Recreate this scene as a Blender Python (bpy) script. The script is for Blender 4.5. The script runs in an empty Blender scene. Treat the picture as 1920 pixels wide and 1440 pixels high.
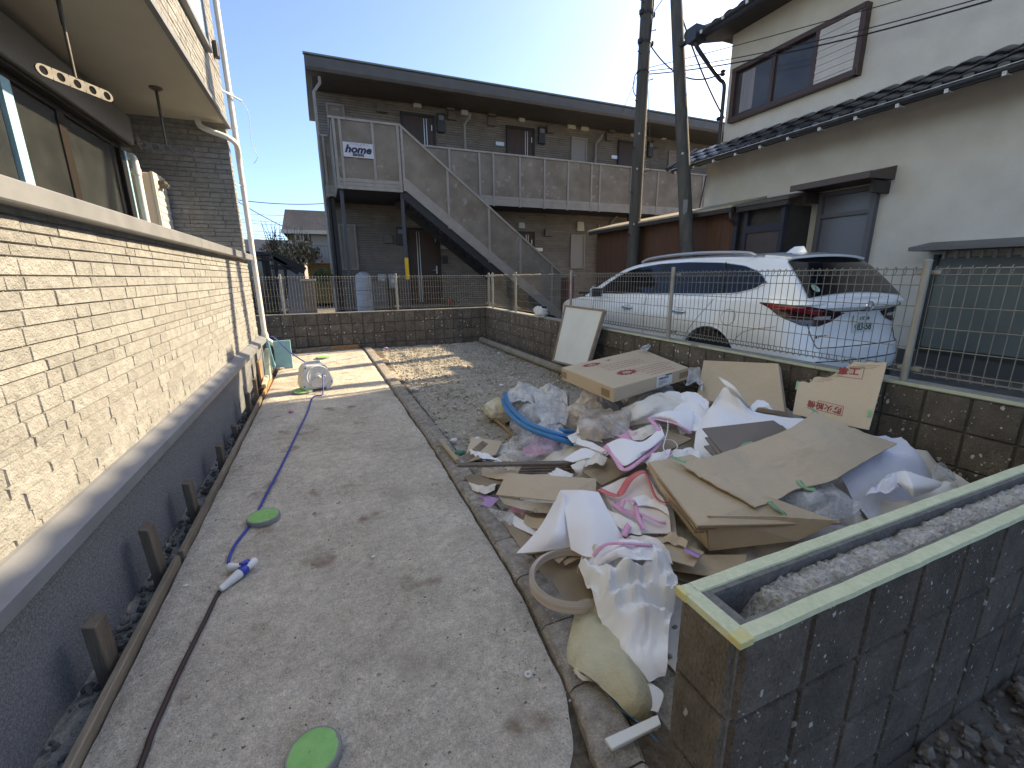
import bpy, bmesh, math, random
from mathutils import Vector, Matrix, Euler, noise
random.seed(7)
R = math.radians
scene = bpy.context.scene
COL = scene.collection

# ------------------------------------------------------------------ camera
CAM_F, CAM_YAW, CAM_PITCH, CAM_ROLL, CAM_H = 813.23, .395794, .243328, -.00907689, 1.33
def cam_axes():
    cy, sy = math.cos(CAM_YAW), math.sin(CAM_YAW); cp, sp = math.cos(CAM_PITCH), math.sin(CAM_PITCH)
    f = Vector((sy*cp, cy*cp, -sp)); r = Vector((cy, -sy, 0)); u = r.cross(f)
    cr, sr = math.cos(CAM_ROLL), math.sin(CAM_ROLL)
    return cr*r + sr*u, -sr*r + cr*u, f
AX_R, AX_U, AX_F = cam_axes()
CAM_C = Vector((0, 0, CAM_H))
cam_data = bpy.data.cameras.new('camera'); cam = bpy.data.objects.new('camera', cam_data); COL.objects.link(cam)
cam_data.sensor_width = 36; cam_data.lens = CAM_F/1920*36; cam_data.clip_start = .02; cam_data.clip_end = 2000
m = Matrix((AX_R, AX_U, -AX_F)).transposed().to_4x4(); m.translation = CAM_C
cam.matrix_world = m
scene.camera = cam
def ray(x, y): return AX_F + (x-960)/CAM_F*AX_R - (y-720)/CAM_F*AX_U
def at(x, y, X=None, Y=None, Z=None):
    """world point seen at a measured spot of the survey picture, on the plane X=, Y= or Z="""
    d = ray(x, y)
    t = X/d.x if X is not None else (Y/d.y if Y is not None else (Z-CAM_H)/d.z)
    return CAM_C + t*d

# ------------------------------------------------------------------ light
SUN_AZ, SUN_EL = 76, 33
world = bpy.data.worlds.new('World'); scene.world = world; world.use_nodes = True
wn = world.node_tree; wn.nodes.clear()
sky = wn.nodes.new('ShaderNodeTexSky'); sky.sky_type = 'NISHITA'; sky.sun_disc = False
sky.sun_elevation = R(SUN_EL); sky.sun_rotation = R(SUN_AZ)
sky.air_density = .6; sky.dust_density = 1.2; sky.ozone_density = 10
bg = wn.nodes.new('ShaderNodeBackground'); bg.inputs['Strength'].default_value = .105
wo = wn.nodes.new('ShaderNodeOutputWorld')
wn.links.new(sky.outputs[0], bg.inputs[0]); wn.links.new(bg.outputs[0], wo.inputs[0])
sd = bpy.data.lights.new('sun', 'SUN'); sd.energy = 2.0; sd.angle = R(.5); sd.color = (1, .995, .97)
so = bpy.data.objects.new('sun', sd); COL.objects.link(so)
S = Vector((math.cos(R(SUN_EL))*math.sin(R(SUN_AZ)), math.cos(R(SUN_EL))*math.cos(R(SUN_AZ)), math.sin(R(SUN_EL))))
so.rotation_euler = S.to_track_quat('Z', 'Y').to_euler(); so.location = (0, 0, 20)
scene.view_settings.view_transform = 'Standard'; scene.view_settings.look = 'None'
scene.view_settings.gamma = 1; scene.view_settings.exposure = 2.42
scene.view_settings.use_white_balance = True; scene.view_settings.white_balance_temperature = 10600; scene.view_settings.white_balance_tint = 10

# ------------------------------------------------------------------ materials
MATS = {}
def mat(name, col, col2=None, scale=6, rough=.85, bump=0, bscale=80, speck=None, metal=0, spec=.35,
        tint=0, detail=6, alpha=None, contrast=(.35, .65), fine=0, stain=None, stretch=None, coat=0, trans=0, fine2=None, bdist=.6):
    """procedural surface: two colours mixed by noise, fine mottling, speckles, stains, a bump"""
    if name in MATS: return MATS[name]
    M = bpy.data.materials.new(name); M.use_nodes = True; MATS[name] = M
    nt = M.node_tree; N = nt.nodes; L = nt.links; b = N['Principled BSDF']
    b.inputs['Roughness'].default_value = rough; b.inputs['Metallic'].default_value = metal
    b.inputs['Specular IOR Level'].default_value = spec
    if coat: b.inputs['Coat Weight'].default_value = coat; b.inputs['Coat Roughness'].default_value = .05
    if trans: b.inputs['Transmission Weight'].default_value = trans
    tc = N.new('ShaderNodeTexCoord'); v = tc.outputs['Object']
    if stretch:
        mp = N.new('ShaderNodeMapping'); mp.inputs['Scale'].default_value = stretch; L.new(v, mp.inputs[0]); v = mp.outputs[0]
    def nz(s, d=6, vec=None, rg=.55):
        n = N.new('ShaderNodeTexNoise'); n.inputs['Scale'].default_value = s; n.inputs['Detail'].default_value = d
        n.inputs['Roughness'].default_value = rg; L.new(vec or v, n.inputs['Vector']); return n.outputs['Fac']
    def ramp(fac, a, bb, inv=False):
        r = N.new('ShaderNodeMapRange'); r.inputs[1].default_value = a; r.inputs[2].default_value = bb
        r.inputs[3].default_value = 1 if inv else 0; r.inputs[4].default_value = 0 if inv else 1; L.new(fac, r.inputs[0]); return r.outputs[0]
    def mix(fac, a, bb, mode='MIX'):
        x = N.new('ShaderNodeMix'); x.data_type = 'RGBA'; x.blend_type = mode
        if isinstance(fac, (int, float)): x.inputs[0].default_value = fac
        else: L.new(fac, x.inputs[0])
        for i, q in ((6, a), (7, bb)):
            if isinstance(q, (tuple, list)): x.inputs[i].default_value = (*q[:3], 1)
            else: L.new(q, x.inputs[i])
        return x.outputs[2]
    c = col
    if col2 is not None: c = mix(ramp(nz(scale, detail), *contrast), col, col2)
    if fine:
        g = N.new('ShaderNodeMapRange'); L.new(nz(bscale, 3), g.inputs[0]); g.inputs[1].default_value = .25; g.inputs[2].default_value = .75
        g.inputs[3].default_value = 1-fine; g.inputs[4].default_value = 1+fine
        cc = N.new('ShaderNodeCombineColor'); [L.new(g.outputs[0], cc.inputs[i]) for i in range(3)]
        c = mix(1.0, c, cc.outputs[0], 'MULTIPLY')
    for (fs_, fa_) in (fine2 or ()):
        g = N.new('ShaderNodeMapRange'); L.new(nz(fs_, 4), g.inputs[0]); g.inputs[1].default_value = .3; g.inputs[2].default_value = .7
        g.inputs[3].default_value = 1-fa_; g.inputs[4].default_value = 1+fa_
        cc = N.new('ShaderNodeCombineColor'); [L.new(g.outputs[0], cc.inputs[i]) for i in range(3)]
        c = mix(1.0, c, cc.outputs[0], 'MULTIPLY')
    if stain:
        for (ss, a, bb, sc) in stain: c = mix(ramp(nz(ss, 5), a, bb), c, sc)
    if tint:
        at_ = N.new('ShaderNodeAttribute'); at_.attribute_name = 'tint'
        g = N.new('ShaderNodeMapRange'); L.new(at_.outputs['Fac'], g.inputs[0]); g.inputs[3].default_value = 1-tint; g.inputs[4].default_value = 1+tint
        cc = N.new('ShaderNodeCombineColor'); [L.new(g.outputs[0], cc.inputs[i]) for i in range(3)]
        c = mix(1.0, c, cc.outputs[0], 'MULTIPLY')
    if speck:
        for (ss, thr, sc) in speck:
            vo = N.new('ShaderNodeTexVoronoi'); vo.inputs['Scale'].default_value = ss
            nd = N.new('ShaderNodeTexNoise'); nd.inputs['Scale'].default_value = ss*1.6; nd.inputs['Detail'].default_value = 3; L.new(v, nd.inputs['Vector'])
            vm = N.new('ShaderNodeVectorMath'); vm.operation = 'MULTIPLY_ADD'; L.new(nd.outputs['Color'], vm.inputs[0]); vm.inputs[1].default_value = (.9/ss,)*3; L.new(v, vm.inputs[2]); L.new(vm.outputs[0], vo.inputs['Vector'])
            sm = N.new('ShaderNodeSeparateColor'); L.new(vo.outputs['Color'], sm.inputs[0])
            near = N.new('ShaderNodeMath'); near.operation = 'LESS_THAN'; L.new(vo.outputs['Distance'], near.inputs[0])
            sz = N.new('ShaderNodeMath'); sz.operation = 'MULTIPLY'; L.new(sm.outputs[1], sz.inputs[0]); sz.inputs[1].default_value = .34; L.new(sz.outputs[0], near.inputs[1])
            pick = N.new('ShaderNodeMath'); pick.operation = 'LESS_THAN'; L.new(sm.outputs[0], pick.inputs[0]); pick.inputs[1].default_value = thr
            mm = N.new('ShaderNodeMath'); mm.operation = 'MULTIPLY'; L.new(near.outputs[0], mm.inputs[0]); L.new(pick.outputs[0], mm.inputs[1])
            c = mix(mm.outputs[0], c, sc)
    if isinstance(c, (tuple, list)): b.inputs['Base Color'].default_value = (*c[:3], 1)
    else: L.new(c, b.inputs['Base Color'])
    if bump:
        bs = bump if isinstance(bump, (list, tuple)) else [(bscale, bump)]
        prev = None
        for (s_, st) in bs:
            bn = N.new('ShaderNodeBump'); bn.inputs['Strength'].default_value = min(1, st*1.0); bn.inputs['Distance'].default_value = bdist/s_
            L.new(nz(s_, 5, rg=.65), bn.inputs['Height'])
            if prev: L.new(prev, bn.inputs['Normal'])
            prev = bn.outputs['Normal']
        L.new(prev, b.inputs['Normal'])
    if alpha is not None:
        if isinstance(alpha, (tuple, list)): L.new(_rng(nt, nz(alpha[2], 4), alpha), b.inputs['Alpha'])
        else: b.inputs['Alpha'].default_value = alpha
    return M
def _rng(nt, fac, a):
    g = nt.nodes.new('ShaderNodeMapRange'); nt.links.new(fac, g.inputs[0]); g.inputs[1].default_value = .35; g.inputs[2].default_value = .65
    g.inputs[3].default_value = a[0]; g.inputs[4].default_value = a[1]; return g.outputs[0]

siding = mat('stone_siding', (.325, .318, .298), (.25, .243, .226), 14, .9, bdist=.7, bump=[(30, .7), (120, .6)], tint=.10, fine=.12, bscale=120)
siding_groove = mat('siding_groove', (.25, .24, .22), rough=.95)
dark_siding = mat('brown_siding', (.235, .197, .164), (.185, .154, .127), 3, .85, bump=[(160, .3)], tint=.10)
dark_groove = mat('brown_siding_groove', (.045, .04, .034), rough=.95)
alu = mat('grey_flashing', (.235, .24, .245), (.19, .195, .20), 5, .5, metal=.2, bump=[(30, .08)])
soffit_m = mat('cream_soffit', (.52, .48, .40), (.48, .44, .37), 2, .85, bump=[(120, .1)])
stucco_grey = mat('grey_stucco', (.225, .228, .232), (.145, .148, .153), 90, .95, bump=[(110, .9), (300, .6)], bdist=1, fine=.4, bscale=210)
pvc_white = mat('white_pvc', (.72, .71, .68), (.62, .60, .56), 9, .4)
pvc_grey = mat('grey_pvc', (.30, .27, .22), (.22, .195, .155), 7, .6)
bronze = mat('bronze_frame', (.035, .027, .022), rough=.35, metal=.3)
frost = mat('frosted_glass', (.022, .024, .023), (.034, .036, .034), 5, .16, bump=[(90, .5)], spec=.7)
film = mat('blue_protective_film', (.24, .46, .52), (.32, .55, .60), 4, .35)
dkglass = mat('dark_glass', (.02, .022, .026), rough=.06, spec=.8)
dimglass = mat('dim_window_glass', (.045, .045, .052), (.075, .072, .078), 1.5, .14, spec=.35)
concrete = mat('bare_concrete', (.60, .54, .45), (.46, .405, .33), 1.7, .95, bump=[(7, .3), (45, .8), (160, .9), (420, .6)], fine=.30, bscale=190, fine2=[(22, .16), (70, .16), (6, .10)], bdist=.9,
               stain=[(1.1, .55, .72, (.33, .285, .225)), (3.3, .60, .70, (.27, .20, .145)), (2.6, .64, .76, (.60, .575, .53)), (12, .66, .72, (.24, .19, .15)), (80, .67, .73, (.17, .145, .115))],
               speck=[(52, .04, (.62, .60, .56)), (60, .06, (.13, .11, .09)), (110, .06, (.58, .56, .52)), (140, .07, (.12, .10, .085))])
kerb_m = mat('granite_kerb', (.42, .375, .32), (.25, .215, .18), 30, .9, bdist=1, fine2=[(60, .22), (8, .12)], bump=[(35, .8), (160, .8)], fine=.3, bscale=160, tint=.14,
             speck=[(80, .12, (.5, .47, .43))])
soil = mat('brown_soil', (.16, .125, .09), (.10, .08, .06), 30, 1, bump=[(60, .9), (200, .6)], fine=.25)
gravel_m = mat('grey_gravel', (.53, .47, .385), (.36, .315, .25), 18, 1, bump=[(45, .9), (140, .8)], fine=.3, bscale=90, tint=.3)
stone_m = mat('gravel_stone', (.50, .45, .37), (.36, .32, .26), 12, .95, bump=[(90, .6)], tint=.38)
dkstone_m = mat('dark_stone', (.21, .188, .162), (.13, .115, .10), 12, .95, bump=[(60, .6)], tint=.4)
earth_m = mat('dark_ground', (.15, .137, .12), (.10, .09, .08), 4, 1, bump=[(40, .8)])
block_m = mat('split_face_block', (.168, .140, .115), (.112, .094, .078), 10, .92, bump=[(26, .7), (110, .8), (300, .5)], fine=.3, bscale=180, tint=.16,
              stretch=(1, 1, .8), bdist=1.1, fine2=[(40, .18)], speck=[(31, .17, (.56, .54, .50)), (80, .14, (.46, .44, .41))])
joint_m = mat('block_joint', (.075, .068, .06), rough=1)
blockcap_m = mat('block_cut_face', (.20, .19, .175), (.145, .138, .128), 30, .95, bump=[(90, .7)], fine=.25)
mortar_m = mat('rough_mortar', (.56, .54, .50), (.36, .345, .32), 26, 1, bump=[(40, .9), (130, .8)], fine=.3)
tape_m = mat('green_masking_tape', (.62, .64, .44), (.55, .58, .38), 25, .75, bump=[(60, .5), (220, .4)], fine=.08)
tape_y = mat('yellow_masking_tape', (.64, .58, .28), (.58, .52, .24), 25, .75, bump=[(60, .5)])
galv = mat('galvanized_steel', (.34, .325, .29), (.28, .268, .238), 12, .42, metal=.35)
galv_dk = mat('weathered_wire', (.17, .158, .137), (.225, .21, .185), 6, .5, metal=.3)
panel_m = mat('grimy_railing_panel', (.235, .197, .16), (.165, .136, .107), 2.4, .75, bump=[(20, .15)], stain=[(1.3, .55, .85, (.15, .115, .085)), (5, .6, .8, (.40, .36, .31))], fine=.12, bscale=60)
rail_m = mat('taupe_metal', (.31, .28, .25), (.255, .23, .205), 5, .6)
roof_m = mat('dark_brown_roof', (.105, .092, .08), (.085, .074, .065), 4, .5)
black_steel = mat('black_steel', (.028, .027, .028), rough=.55)
door_m = mat('dark_brown_door', (.075, .042, .030), (.055, .031, .023), 30, .5, stretch=(1, 1, .08))
silver = mat('silver_trim', (.55, .54, .52), rough=.35, metal=.6)
cream_box = mat('cream_cover', (.56, .52, .40), (.48, .44, .34), 6, .6)
white_box = mat('pale_plastic_cover', (.55, .54, .51), (.48, .47, .44), 6, .55)
brown_box = mat('brown_plastic_cover', (.15, .128, .112), rough=.6)
meter_m = mat('dark_meter_box', (.045, .045, .047), rough=.45)
meter_face = mat('meter_window', (.20, .22, .24), rough=.2)
stucco = mat('sand_stucco', (.60, .58, .54), (.53, .51, .475), 2.5, .95, bump=[(140, .6), (400, .5)], fine=.12, bscale=260, stain=[(.5, .55, .8, (.50, .465, .415))])
tile_m = mat('black_roof_tile', (.035, .036, .038), (.06, .06, .062), 5, .38, bump=[(40, .2)], spec=.6)
eave_m = mat('dark_eave_timber', (.05, .042, .036), (.038, .032, .028), 10, .7)
board_m = mat('rust_brown_board', (.145, .068, .042), (.095, .045, .028), 9, .8, stretch=(9, 9, .35), bump=[(30, .3)])
pole_m = mat('weathered_pole', (.10, .092, .078), (.068, .062, .053), 12, .9, stretch=(1, 1, .12), bump=[(50, .4)])
wire_m = mat('black_cable', (.02, .02, .022), rough=.5)
wood_m = mat('grey_timber', (.27, .215, .155), (.17, .132, .095), 14, .85, stretch=(1, .12, 1), bump=[(60, .4)], fine=.15)
woodv_m = mat('stake_timber', (.17, .13, .093), (.09, .068, .05), 14, .85, stretch=(1, 1, .15), bump=[(60, .4)], fine=.15)
woodo_m = mat('orange_timber', (.42, .22, .10), (.33, .17, .08), 14, .8, stretch=(1, .12, 1), bump=[(60, .3)])

# ------------------------------------------------------------------ mesh helpers
class MB:
    """collects shapes into ONE mesh; i = material slot, tint = a per-face random shade"""
    def __init__(s): s.v = []; s.f = []; s.mi = []; s.t = []
    def add(s, vs, fs, i=0, tint=None):
        o = len(s.v); s.v += [Vector(p) for p in vs]
        t = random.random() if tint is None else tint
        for f in fs: s.f.append([a+o for a in f]); s.mi.append(i); s.t.append(t)
        return s
    BF = [(0, 3, 2, 1), (4, 5, 6, 7), (0, 1, 5, 4), (1, 2, 6, 5), (2, 3, 7, 6), (3, 0, 4, 7)]
    def box(s, x0, x1, y0, y1, z0, z1, i=0, tint=None):
        return s.add([(x0, y0, z0), (x1, y0, z0), (x1, y1, z0), (x0, y1, z0), (x0, y0, z1), (x1, y0, z1), (x1, y1, z1), (x0, y1, z1)], s.BF, i, tint)
    def obox(s, c, size, rot=(0, 0, 0), i=0, tint=None):
        M_ = Euler(rot).to_matrix(); c = Vector(c); hx, hy, hz = [q/2 for q in size]
        P_ = [(-hx, -hy, -hz), (hx, -hy, -hz), (hx, hy, -hz), (-hx, hy, -hz), (-hx, -hy, hz), (hx, -hy, hz), (hx, hy, hz), (-hx, hy, hz)]
        return s.add([c + M_ @ Vector(p) for p in P_], s.BF, i, tint)
    def hexa(s, p8, i=0, tint=None): return s.add(p8, s.BF, i, tint)
    def beam(s, a, b, w, h, up=(0, 0, 1), i=0, tint=None):
        a = Vector(a); b = Vector(b); d = (b-a).normalized(); sx = d.cross(Vector(up))
        sx = sx.normalized() if sx.length > 1e-6 else Vector((1, 0, 0)); uz = sx.cross(d)
        q = [(-w/2, -h/2), (w/2, -h/2), (w/2, h/2), (-w/2, h/2)]
        return s.add([a+sx*x+uz*z for x, z in q]+[b+sx*x+uz*z for x, z in q], s.BF, i, tint)
    def tube(s, pts, r, n=8, i=0, caps=True, tint=None):
        pts = [Vector(p) for p in pts]; k = len(pts); rs = r if isinstance(r, (list, tuple)) else [r]*k
        vs = []; ref = None
        for j, p in enumerate(pts):
            d = (pts[min(j+1, k-1)]-pts[max(j-1, 0)]); d = d.normalized() if d.length > 1e-9 else Vector((0, 0, 1))
            if ref is None: ref = d.orthogonal().normalized()
            ref = (ref - d*ref.dot(d)); ref = ref.normalized() if ref.length > 1e-6 else d.orthogonal().normalized()
            b_ = d.cross(ref)
            for a in range(n):
                th = 2*math.pi*a/n; vs.append(p+(ref*math.cos(th)+b_*math.sin(th))*rs[j])
        fs = [(j*n+a, j*n+(a+1) % n, (j+1)*n+(a+1) % n, (j+1)*n+a) for j in range(k-1) for a in range(n)]
        if caps: fs += [tuple(range(n-1, -1, -1)), tuple((k-1)*n+a for a in range(n))]
        return s.add(vs, fs, i, tint)
    def lathe(s, prof, o=(0, 0, 0), axis=(0, 0, 1), n=24, i=0, tint=None):
        """prof: (radius, height) pairs turned round an axis"""
        q = Vector(axis).to_track_quat('Z', 'Y').to_matrix(); o = Vector(o); k = len(prof); vs = []
        for (r, h) in prof:
            for a in range(n):
                th = 2*math.pi*a/n; vs.append(o+q @ Vector((r*math.cos(th), r*math.sin(th), h)))
        fs = [(j*n+a, j*n+(a+1) % n, (j+1)*n+(a+1) % n, (j+1)*n+a) for j in range(k-1) for a in range(n)]
        fs += [tuple(range(n-1, -1, -1)), tuple((k-1)*n+a for a in range(n))]
        return s.add(vs, fs, i, tint)
    def prism(s, poly, d, i=0, tint=None):
        """planar polygon (3-D points) pushed along d"""
        poly = [Vector(p) for p in poly]; d = Vector(d); n = len(poly)
        return s.add(poly+[p+d for p in poly], [tuple(range(n-1, -1, -1)), tuple(range(n, 2*n))]+[(a, (a+1) % n, n+(a+1) % n, n+a) for a in range(n)], i, tint)
    def grid(s, rows, i=0, thick=0, tint=None):
        """rows of points joined as a surface, with real thickness if asked"""
        nu = len(rows); nv = len(rows[0]); top = [Vector(p) for r_ in rows for p in r_]
        F_ = [(a*nv+b, a*nv+b+1, (a+1)*nv+b+1, (a+1)*nv+b) for a in range(nu-1) for b in range(nv-1)]
        if not thick: return s.add(top, F_, i, tint)
        nr = [Vector() for _ in top]
        for f in F_:
            n_ = (top[f[1]]-top[f[0]]).cross(top[f[3]]-top[f[0]])
            for a in f: nr[a] += n_
        low = [p-(n_.normalized() if n_.length > 0 else Vector((0, 0, 1)))*thick for p, n_ in zip(top, nr)]
        K = len(top); fs = F_+[tuple(K+a for a in reversed(f)) for f in F_]
        rim = [b for b in range(nv)]+[a*nv+nv-1 for a in range(1, nu)]+[(nu-1)*nv+b for b in range(nv-2, -1, -1)]+[a*nv for a in range(nu-2, 0, -1)]
        fs += [(rim[a], K+rim[a], K+rim[(a+1) % len(rim)], rim[(a+1) % len(rim)]) for a in range(len(rim))]
        return s.add(top+low, fs, i, tint)
def obj(name, mb, mats, parent=None, smooth=False, label=None, bevel=0, kind=None, seg=1, sub=0, auto=None):
    me = bpy.data.meshes.new(name)
    me.from_pydata([tuple(p) for p in mb.v], [], mb.f); me.update()
    for m_ in (mats if isinstance(mats, (list, tuple)) else [mats]): me.materials.append(m_)
    if any(mb.mi): me.polygons.foreach_set('material_index', mb.mi)
    a = me.attributes.new('tint', 'FLOAT', 'FACE'); a.data.foreach_set('value', mb.t)
    bm = bmesh.new(); bm.from_mesh(me); bmesh.ops.recalc_face_normals(bm, faces=bm.faces); bm.to_mesh(me); bm.free()
    if smooth:
        me.polygons.foreach_set('use_smooth', [True]*len(me.polygons))
        if auto: me.set_sharp_from_angle(angle=R(auto))
    o = bpy.data.objects.new(name, me); COL.objects.link(o)
    if bevel:
        b = o.modifiers.new('bevel', 'BEVEL'); b.width = bevel; b.segments = seg; b.limit_method = 'ANGLE'; b.angle_limit = R(40)
    if sub:
        b = o.modifiers.new('sub', 'SUBSURF'); b.levels = b.render_levels = sub
    if parent:
        o.parent = parent; o.matrix_parent_inverse = Matrix.Translation(-parent.location)
    if label: o['label'] = label
    if kind: o['kind'] = kind
    return o
def thing(name, label, cat, loc=(0, 0, 0), group=None):
    o = bpy.data.objects.new(name, None); COL.objects.link(o); o.location = loc; o.empty_display_size = .2
    o['label'] = label; o['category'] = cat
    if group: o['group'] = group
    return o
def one(name, mb, mats, label, cat, group=None, **kw):
    """a thing that is one mesh, with its origin at its base"""
    xs = [p.x for p in mb.v]; ys = [p.y for p in mb.v]; zs = [p.z for p in mb.v]
    c = Vector(((min(xs)+max(xs))/2, (min(ys)+max(ys))/2, min(zs))); mb.v = [p-c for p in mb.v]
    o = obj(name, mb, mats, **kw); o.location = c; o['label'] = label; o['category'] = cat
    if group: o['group'] = group
    return o
def struct(name, mb, mats, **kw): return obj(name, mb, mats, kind='structure', **kw)
def stuff(name, mb, mats, label, cat, **kw):
    o = obj(name, mb, mats, kind='stuff', **kw); o['label'] = label; o['category'] = cat; return o
def dup(root, loc, label, group=None):
    r = root.copy(); COL.objects.link(r); r.location = loc; r['label'] = label
    if group: r['group'] = group
    for ch in list(root.children):
        c = ch.copy(); COL.objects.link(c); c.parent = r; c.matrix_parent_inverse = ch.matrix_parent_inverse.copy()
        for g in list(ch.children):
            d = g.copy(); COL.objects.link(d); d.parent = c; d.matrix_parent_inverse = g.matrix_parent_inverse.copy()
    return r
def text_mb(mb, s, pos, size, right, up, i=0, depth=.0015, align='LEFT', bold=0, shear=0):
    """lettering as thin solid strokes: right / up are the baseline and upright directions"""
    cu = bpy.data.curves.new('lettering', 'FONT'); cu.body = s; cu.size = size; cu.extrude = depth; cu.align_x = align; cu.resolution_u = 3
    cu.offset = bold; cu.shear = shear
    o = bpy.data.objects.new('lettering', cu); COL.objects.link(o)
    dg = bpy.context.evaluated_depsgraph_get(); me = bpy.data.meshes.new_from_object(o.evaluated_get(dg))
    r_ = Vector(right).normalized(); u_ = Vector(up).normalized(); n_ = r_.cross(u_); p0 = Vector(pos)
    mb.add([p0+r_*q.co.x+u_*q.co.y+n_*q.co.z for q in me.vertices], [tuple(p.vertices) for p in me.polygons], i)
    bpy.data.objects.remove(o); bpy.data.curves.remove(cu); bpy.data.meshes.remove(me)
def spline(pts, n):
    """smooth curve through points, n samples per span"""
    P_ = [Vector(p) for p in pts]; out = []
    for k in range(len(P_)-1):
        p0 = P_[max(k-1, 0)]; p1 = P_[k]; p2 = P_[k+1]; p3 = P_[min(k+2, len(P_)-1)]
        for j in range(n):
            t = j/n; out.append(.5*((2*p1)+(-p0+p2)*t+(2*p0-5*p1+4*p2-p3)*t*t+(-p0+3*p1-3*p2+p3)*t**3))
    return out+[P_[-1]]
def fbm(p, s=1, o=4): return noise.fractal(Vector(p)*s, 1.0, 2.0, o)
def islands(mb):
    """one builder per loose piece"""
    p = list(range(len(mb.v)))
    def find(a):
        while p[a] != a: p[a] = p[p[a]]; a = p[a]
        return a
    for f in mb.f:
        r0 = find(f[0])
        for q in f[1:]: p[find(q)] = r0
    groups = {}
    for k, f in enumerate(mb.f): groups.setdefault(find(f[0]), []).append(k)
    out = []
    for ks in groups.values():
        m_ = MB(); ix = {}
        for k in ks:
            for q in mb.f[k]:
                if q not in ix: ix[q] = len(m_.v); m_.v.append(mb.v[q])
            m_.f.append([ix[q] for q in mb.f[k]]); m_.mi.append(mb.mi[k]); m_.t.append(mb.t[k])
        out.append(m_)
    return out
def each(name, mb, mats, parent, **kw):
    """every loose piece a part of its own"""
    return [obj(name, m_, mats, parent, **kw) for m_ in islands(mb)]
# ================================================================== the ground
g = MB(); g.box(-300, 300, -60, 500, -.40, -.16); struct('ground', g, earth_m)
def noisy_sheet(x0, x1, y0, y1, nx, ny, z, amp, sc, i=0, mb=None):
    mb = mb or MB(); rows = []
    for a in range(nx+1):
        x = x0+(x1-x0)*a/nx
        rows.append([(x, y0+(y1-y0)*b/ny, z+amp*fbm((x, y0+(y1-y0)*b/ny, 0), sc)+.4*amp*fbm((x, y0+(y1-y0)*b/ny, 3), sc*5)) for b in range(ny+1)])
    return mb.grid(rows, i)
struct('gravel_bed', noisy_sheet(.74, 3.05, .5, 8.87, 70, 220, -.035, .022, 2.2), gravel_m)
struct('gravel_ground', noisy_sheet(-3, 6, -2.5, .47, 150, 60, -.03, .03, 2.2), earth_m)
struct('gravel_trench', noisy_sheet(-.99, -.72, -1, 8.87, 8, 220, -.11, .03, 4), gravel_m)
struct('parking_ground', noisy_sheet(3.2, 16, -2, 13, 40, 50, .085, .01, .8), earth_m)
struct('apartment_yard', noisy_sheet(-6, 18, 8.95, 13.3, 60, 20, .09, .015, .8), mat('yard_concrete', (.20, .18, .16), (.13, .12, .105), 3, .95, bump=[(60, .5)]))
# concrete path: cast slab with a rounded, broken near corner
def kx(y):
    T_ = [(.6, .60), (1.02, .688), (1.47, .733), (2.39, .737), (3.35, .745), (4.93, .715), (8.85, .635)]
    for (a, va), (b_, vb) in zip(T_[:-1], T_[1:]):
        if y <= b_: return va+(vb-va)*(y-a)/(b_-a)
    return T_[-1][1]
edge_r = [(kx(y)-.086, y) for y in (8.8, 7.4, 6, 4.9, 3.9, 3.2, 2.6, 2.1, 1.7, 1.4, 1.15)]+[(.595, .99), (.565, .89), (.51, .81), (.43, .74), (.30, .66)]
er = [(p.x+.010*fbm((p.x, p.y*7, 0)), p.y) for p in spline([(x, y, 0) for x, y in edge_r], 6)]
g = MB(); rows = []
NX = 46
for (x, y) in er:
    xl = -.775+.008*fbm((0, y*6, 4)); row = []
    for a in range(NX+1):
        t = a/NX; xx = xl+(x-xl)*t; e = min(t*NX, (1-t)*NX)
        z = .004*fbm((xx, y, 0), 1.6)+.0025*fbm((xx, y, 2), 14)-(.012 if e < .5 else .004 if e < 1.5 else 0)
        row.append((xx, y, z))
    rows.append(row)
rows.append([(p[0], -.5, p[2]) for p in rows[-1]])
g.grid(rows, 0, -.1); struct('concrete_path', g, concrete, smooth=True, auto=40)
# soil strip between the path and the kerb
struct('soil_strip', noisy_sheet(.28, .84, -.5, 8.85, 20, 300, -.026, .016, 9), soil)
# granite kerb: blocks end to end

g = MB(); y = 8.84
while y > .62:
    ln = .30 if y > 5.5 else random.choice([.24, .30, .27, .36]); y2 = max(y-ln+.006, .60)
    rows = []; n = 10
    for a in range(n+1):
        yy = y2+(y-y2)*a/n; cx = kx(yy); w = .072+.004*fbm((yy*8, 1, 0)); d = .008 if a in (0, n) else 0
        zt = .02+.006*fbm((cx, yy*6, 5))-d; q = .006*fbm((yy*22, 3, 1))
        rows.append([(cx-w+q, yy, -.10), (cx-w+q, yy, zt-.018), (cx-w+.016+q, yy, zt-.002), (cx-.02, yy, zt+.003*fbm((cx, yy*20, 7))), (cx+.02, yy, zt+.003*fbm((cx, yy*20, 9))), (cx+w-.014, yy, zt-.001), (cx+w, yy, zt-.016), (cx+w, yy, -.10)])
    g.grid(rows, 0, 0); o_ = len(g.v)
    for r_ in (rows[0], rows[-1]): g.add(r_, [tuple(range(len(r_)))], tint=.2)
    y = y2-.006
struct('kerb', g, kerb_m)
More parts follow.
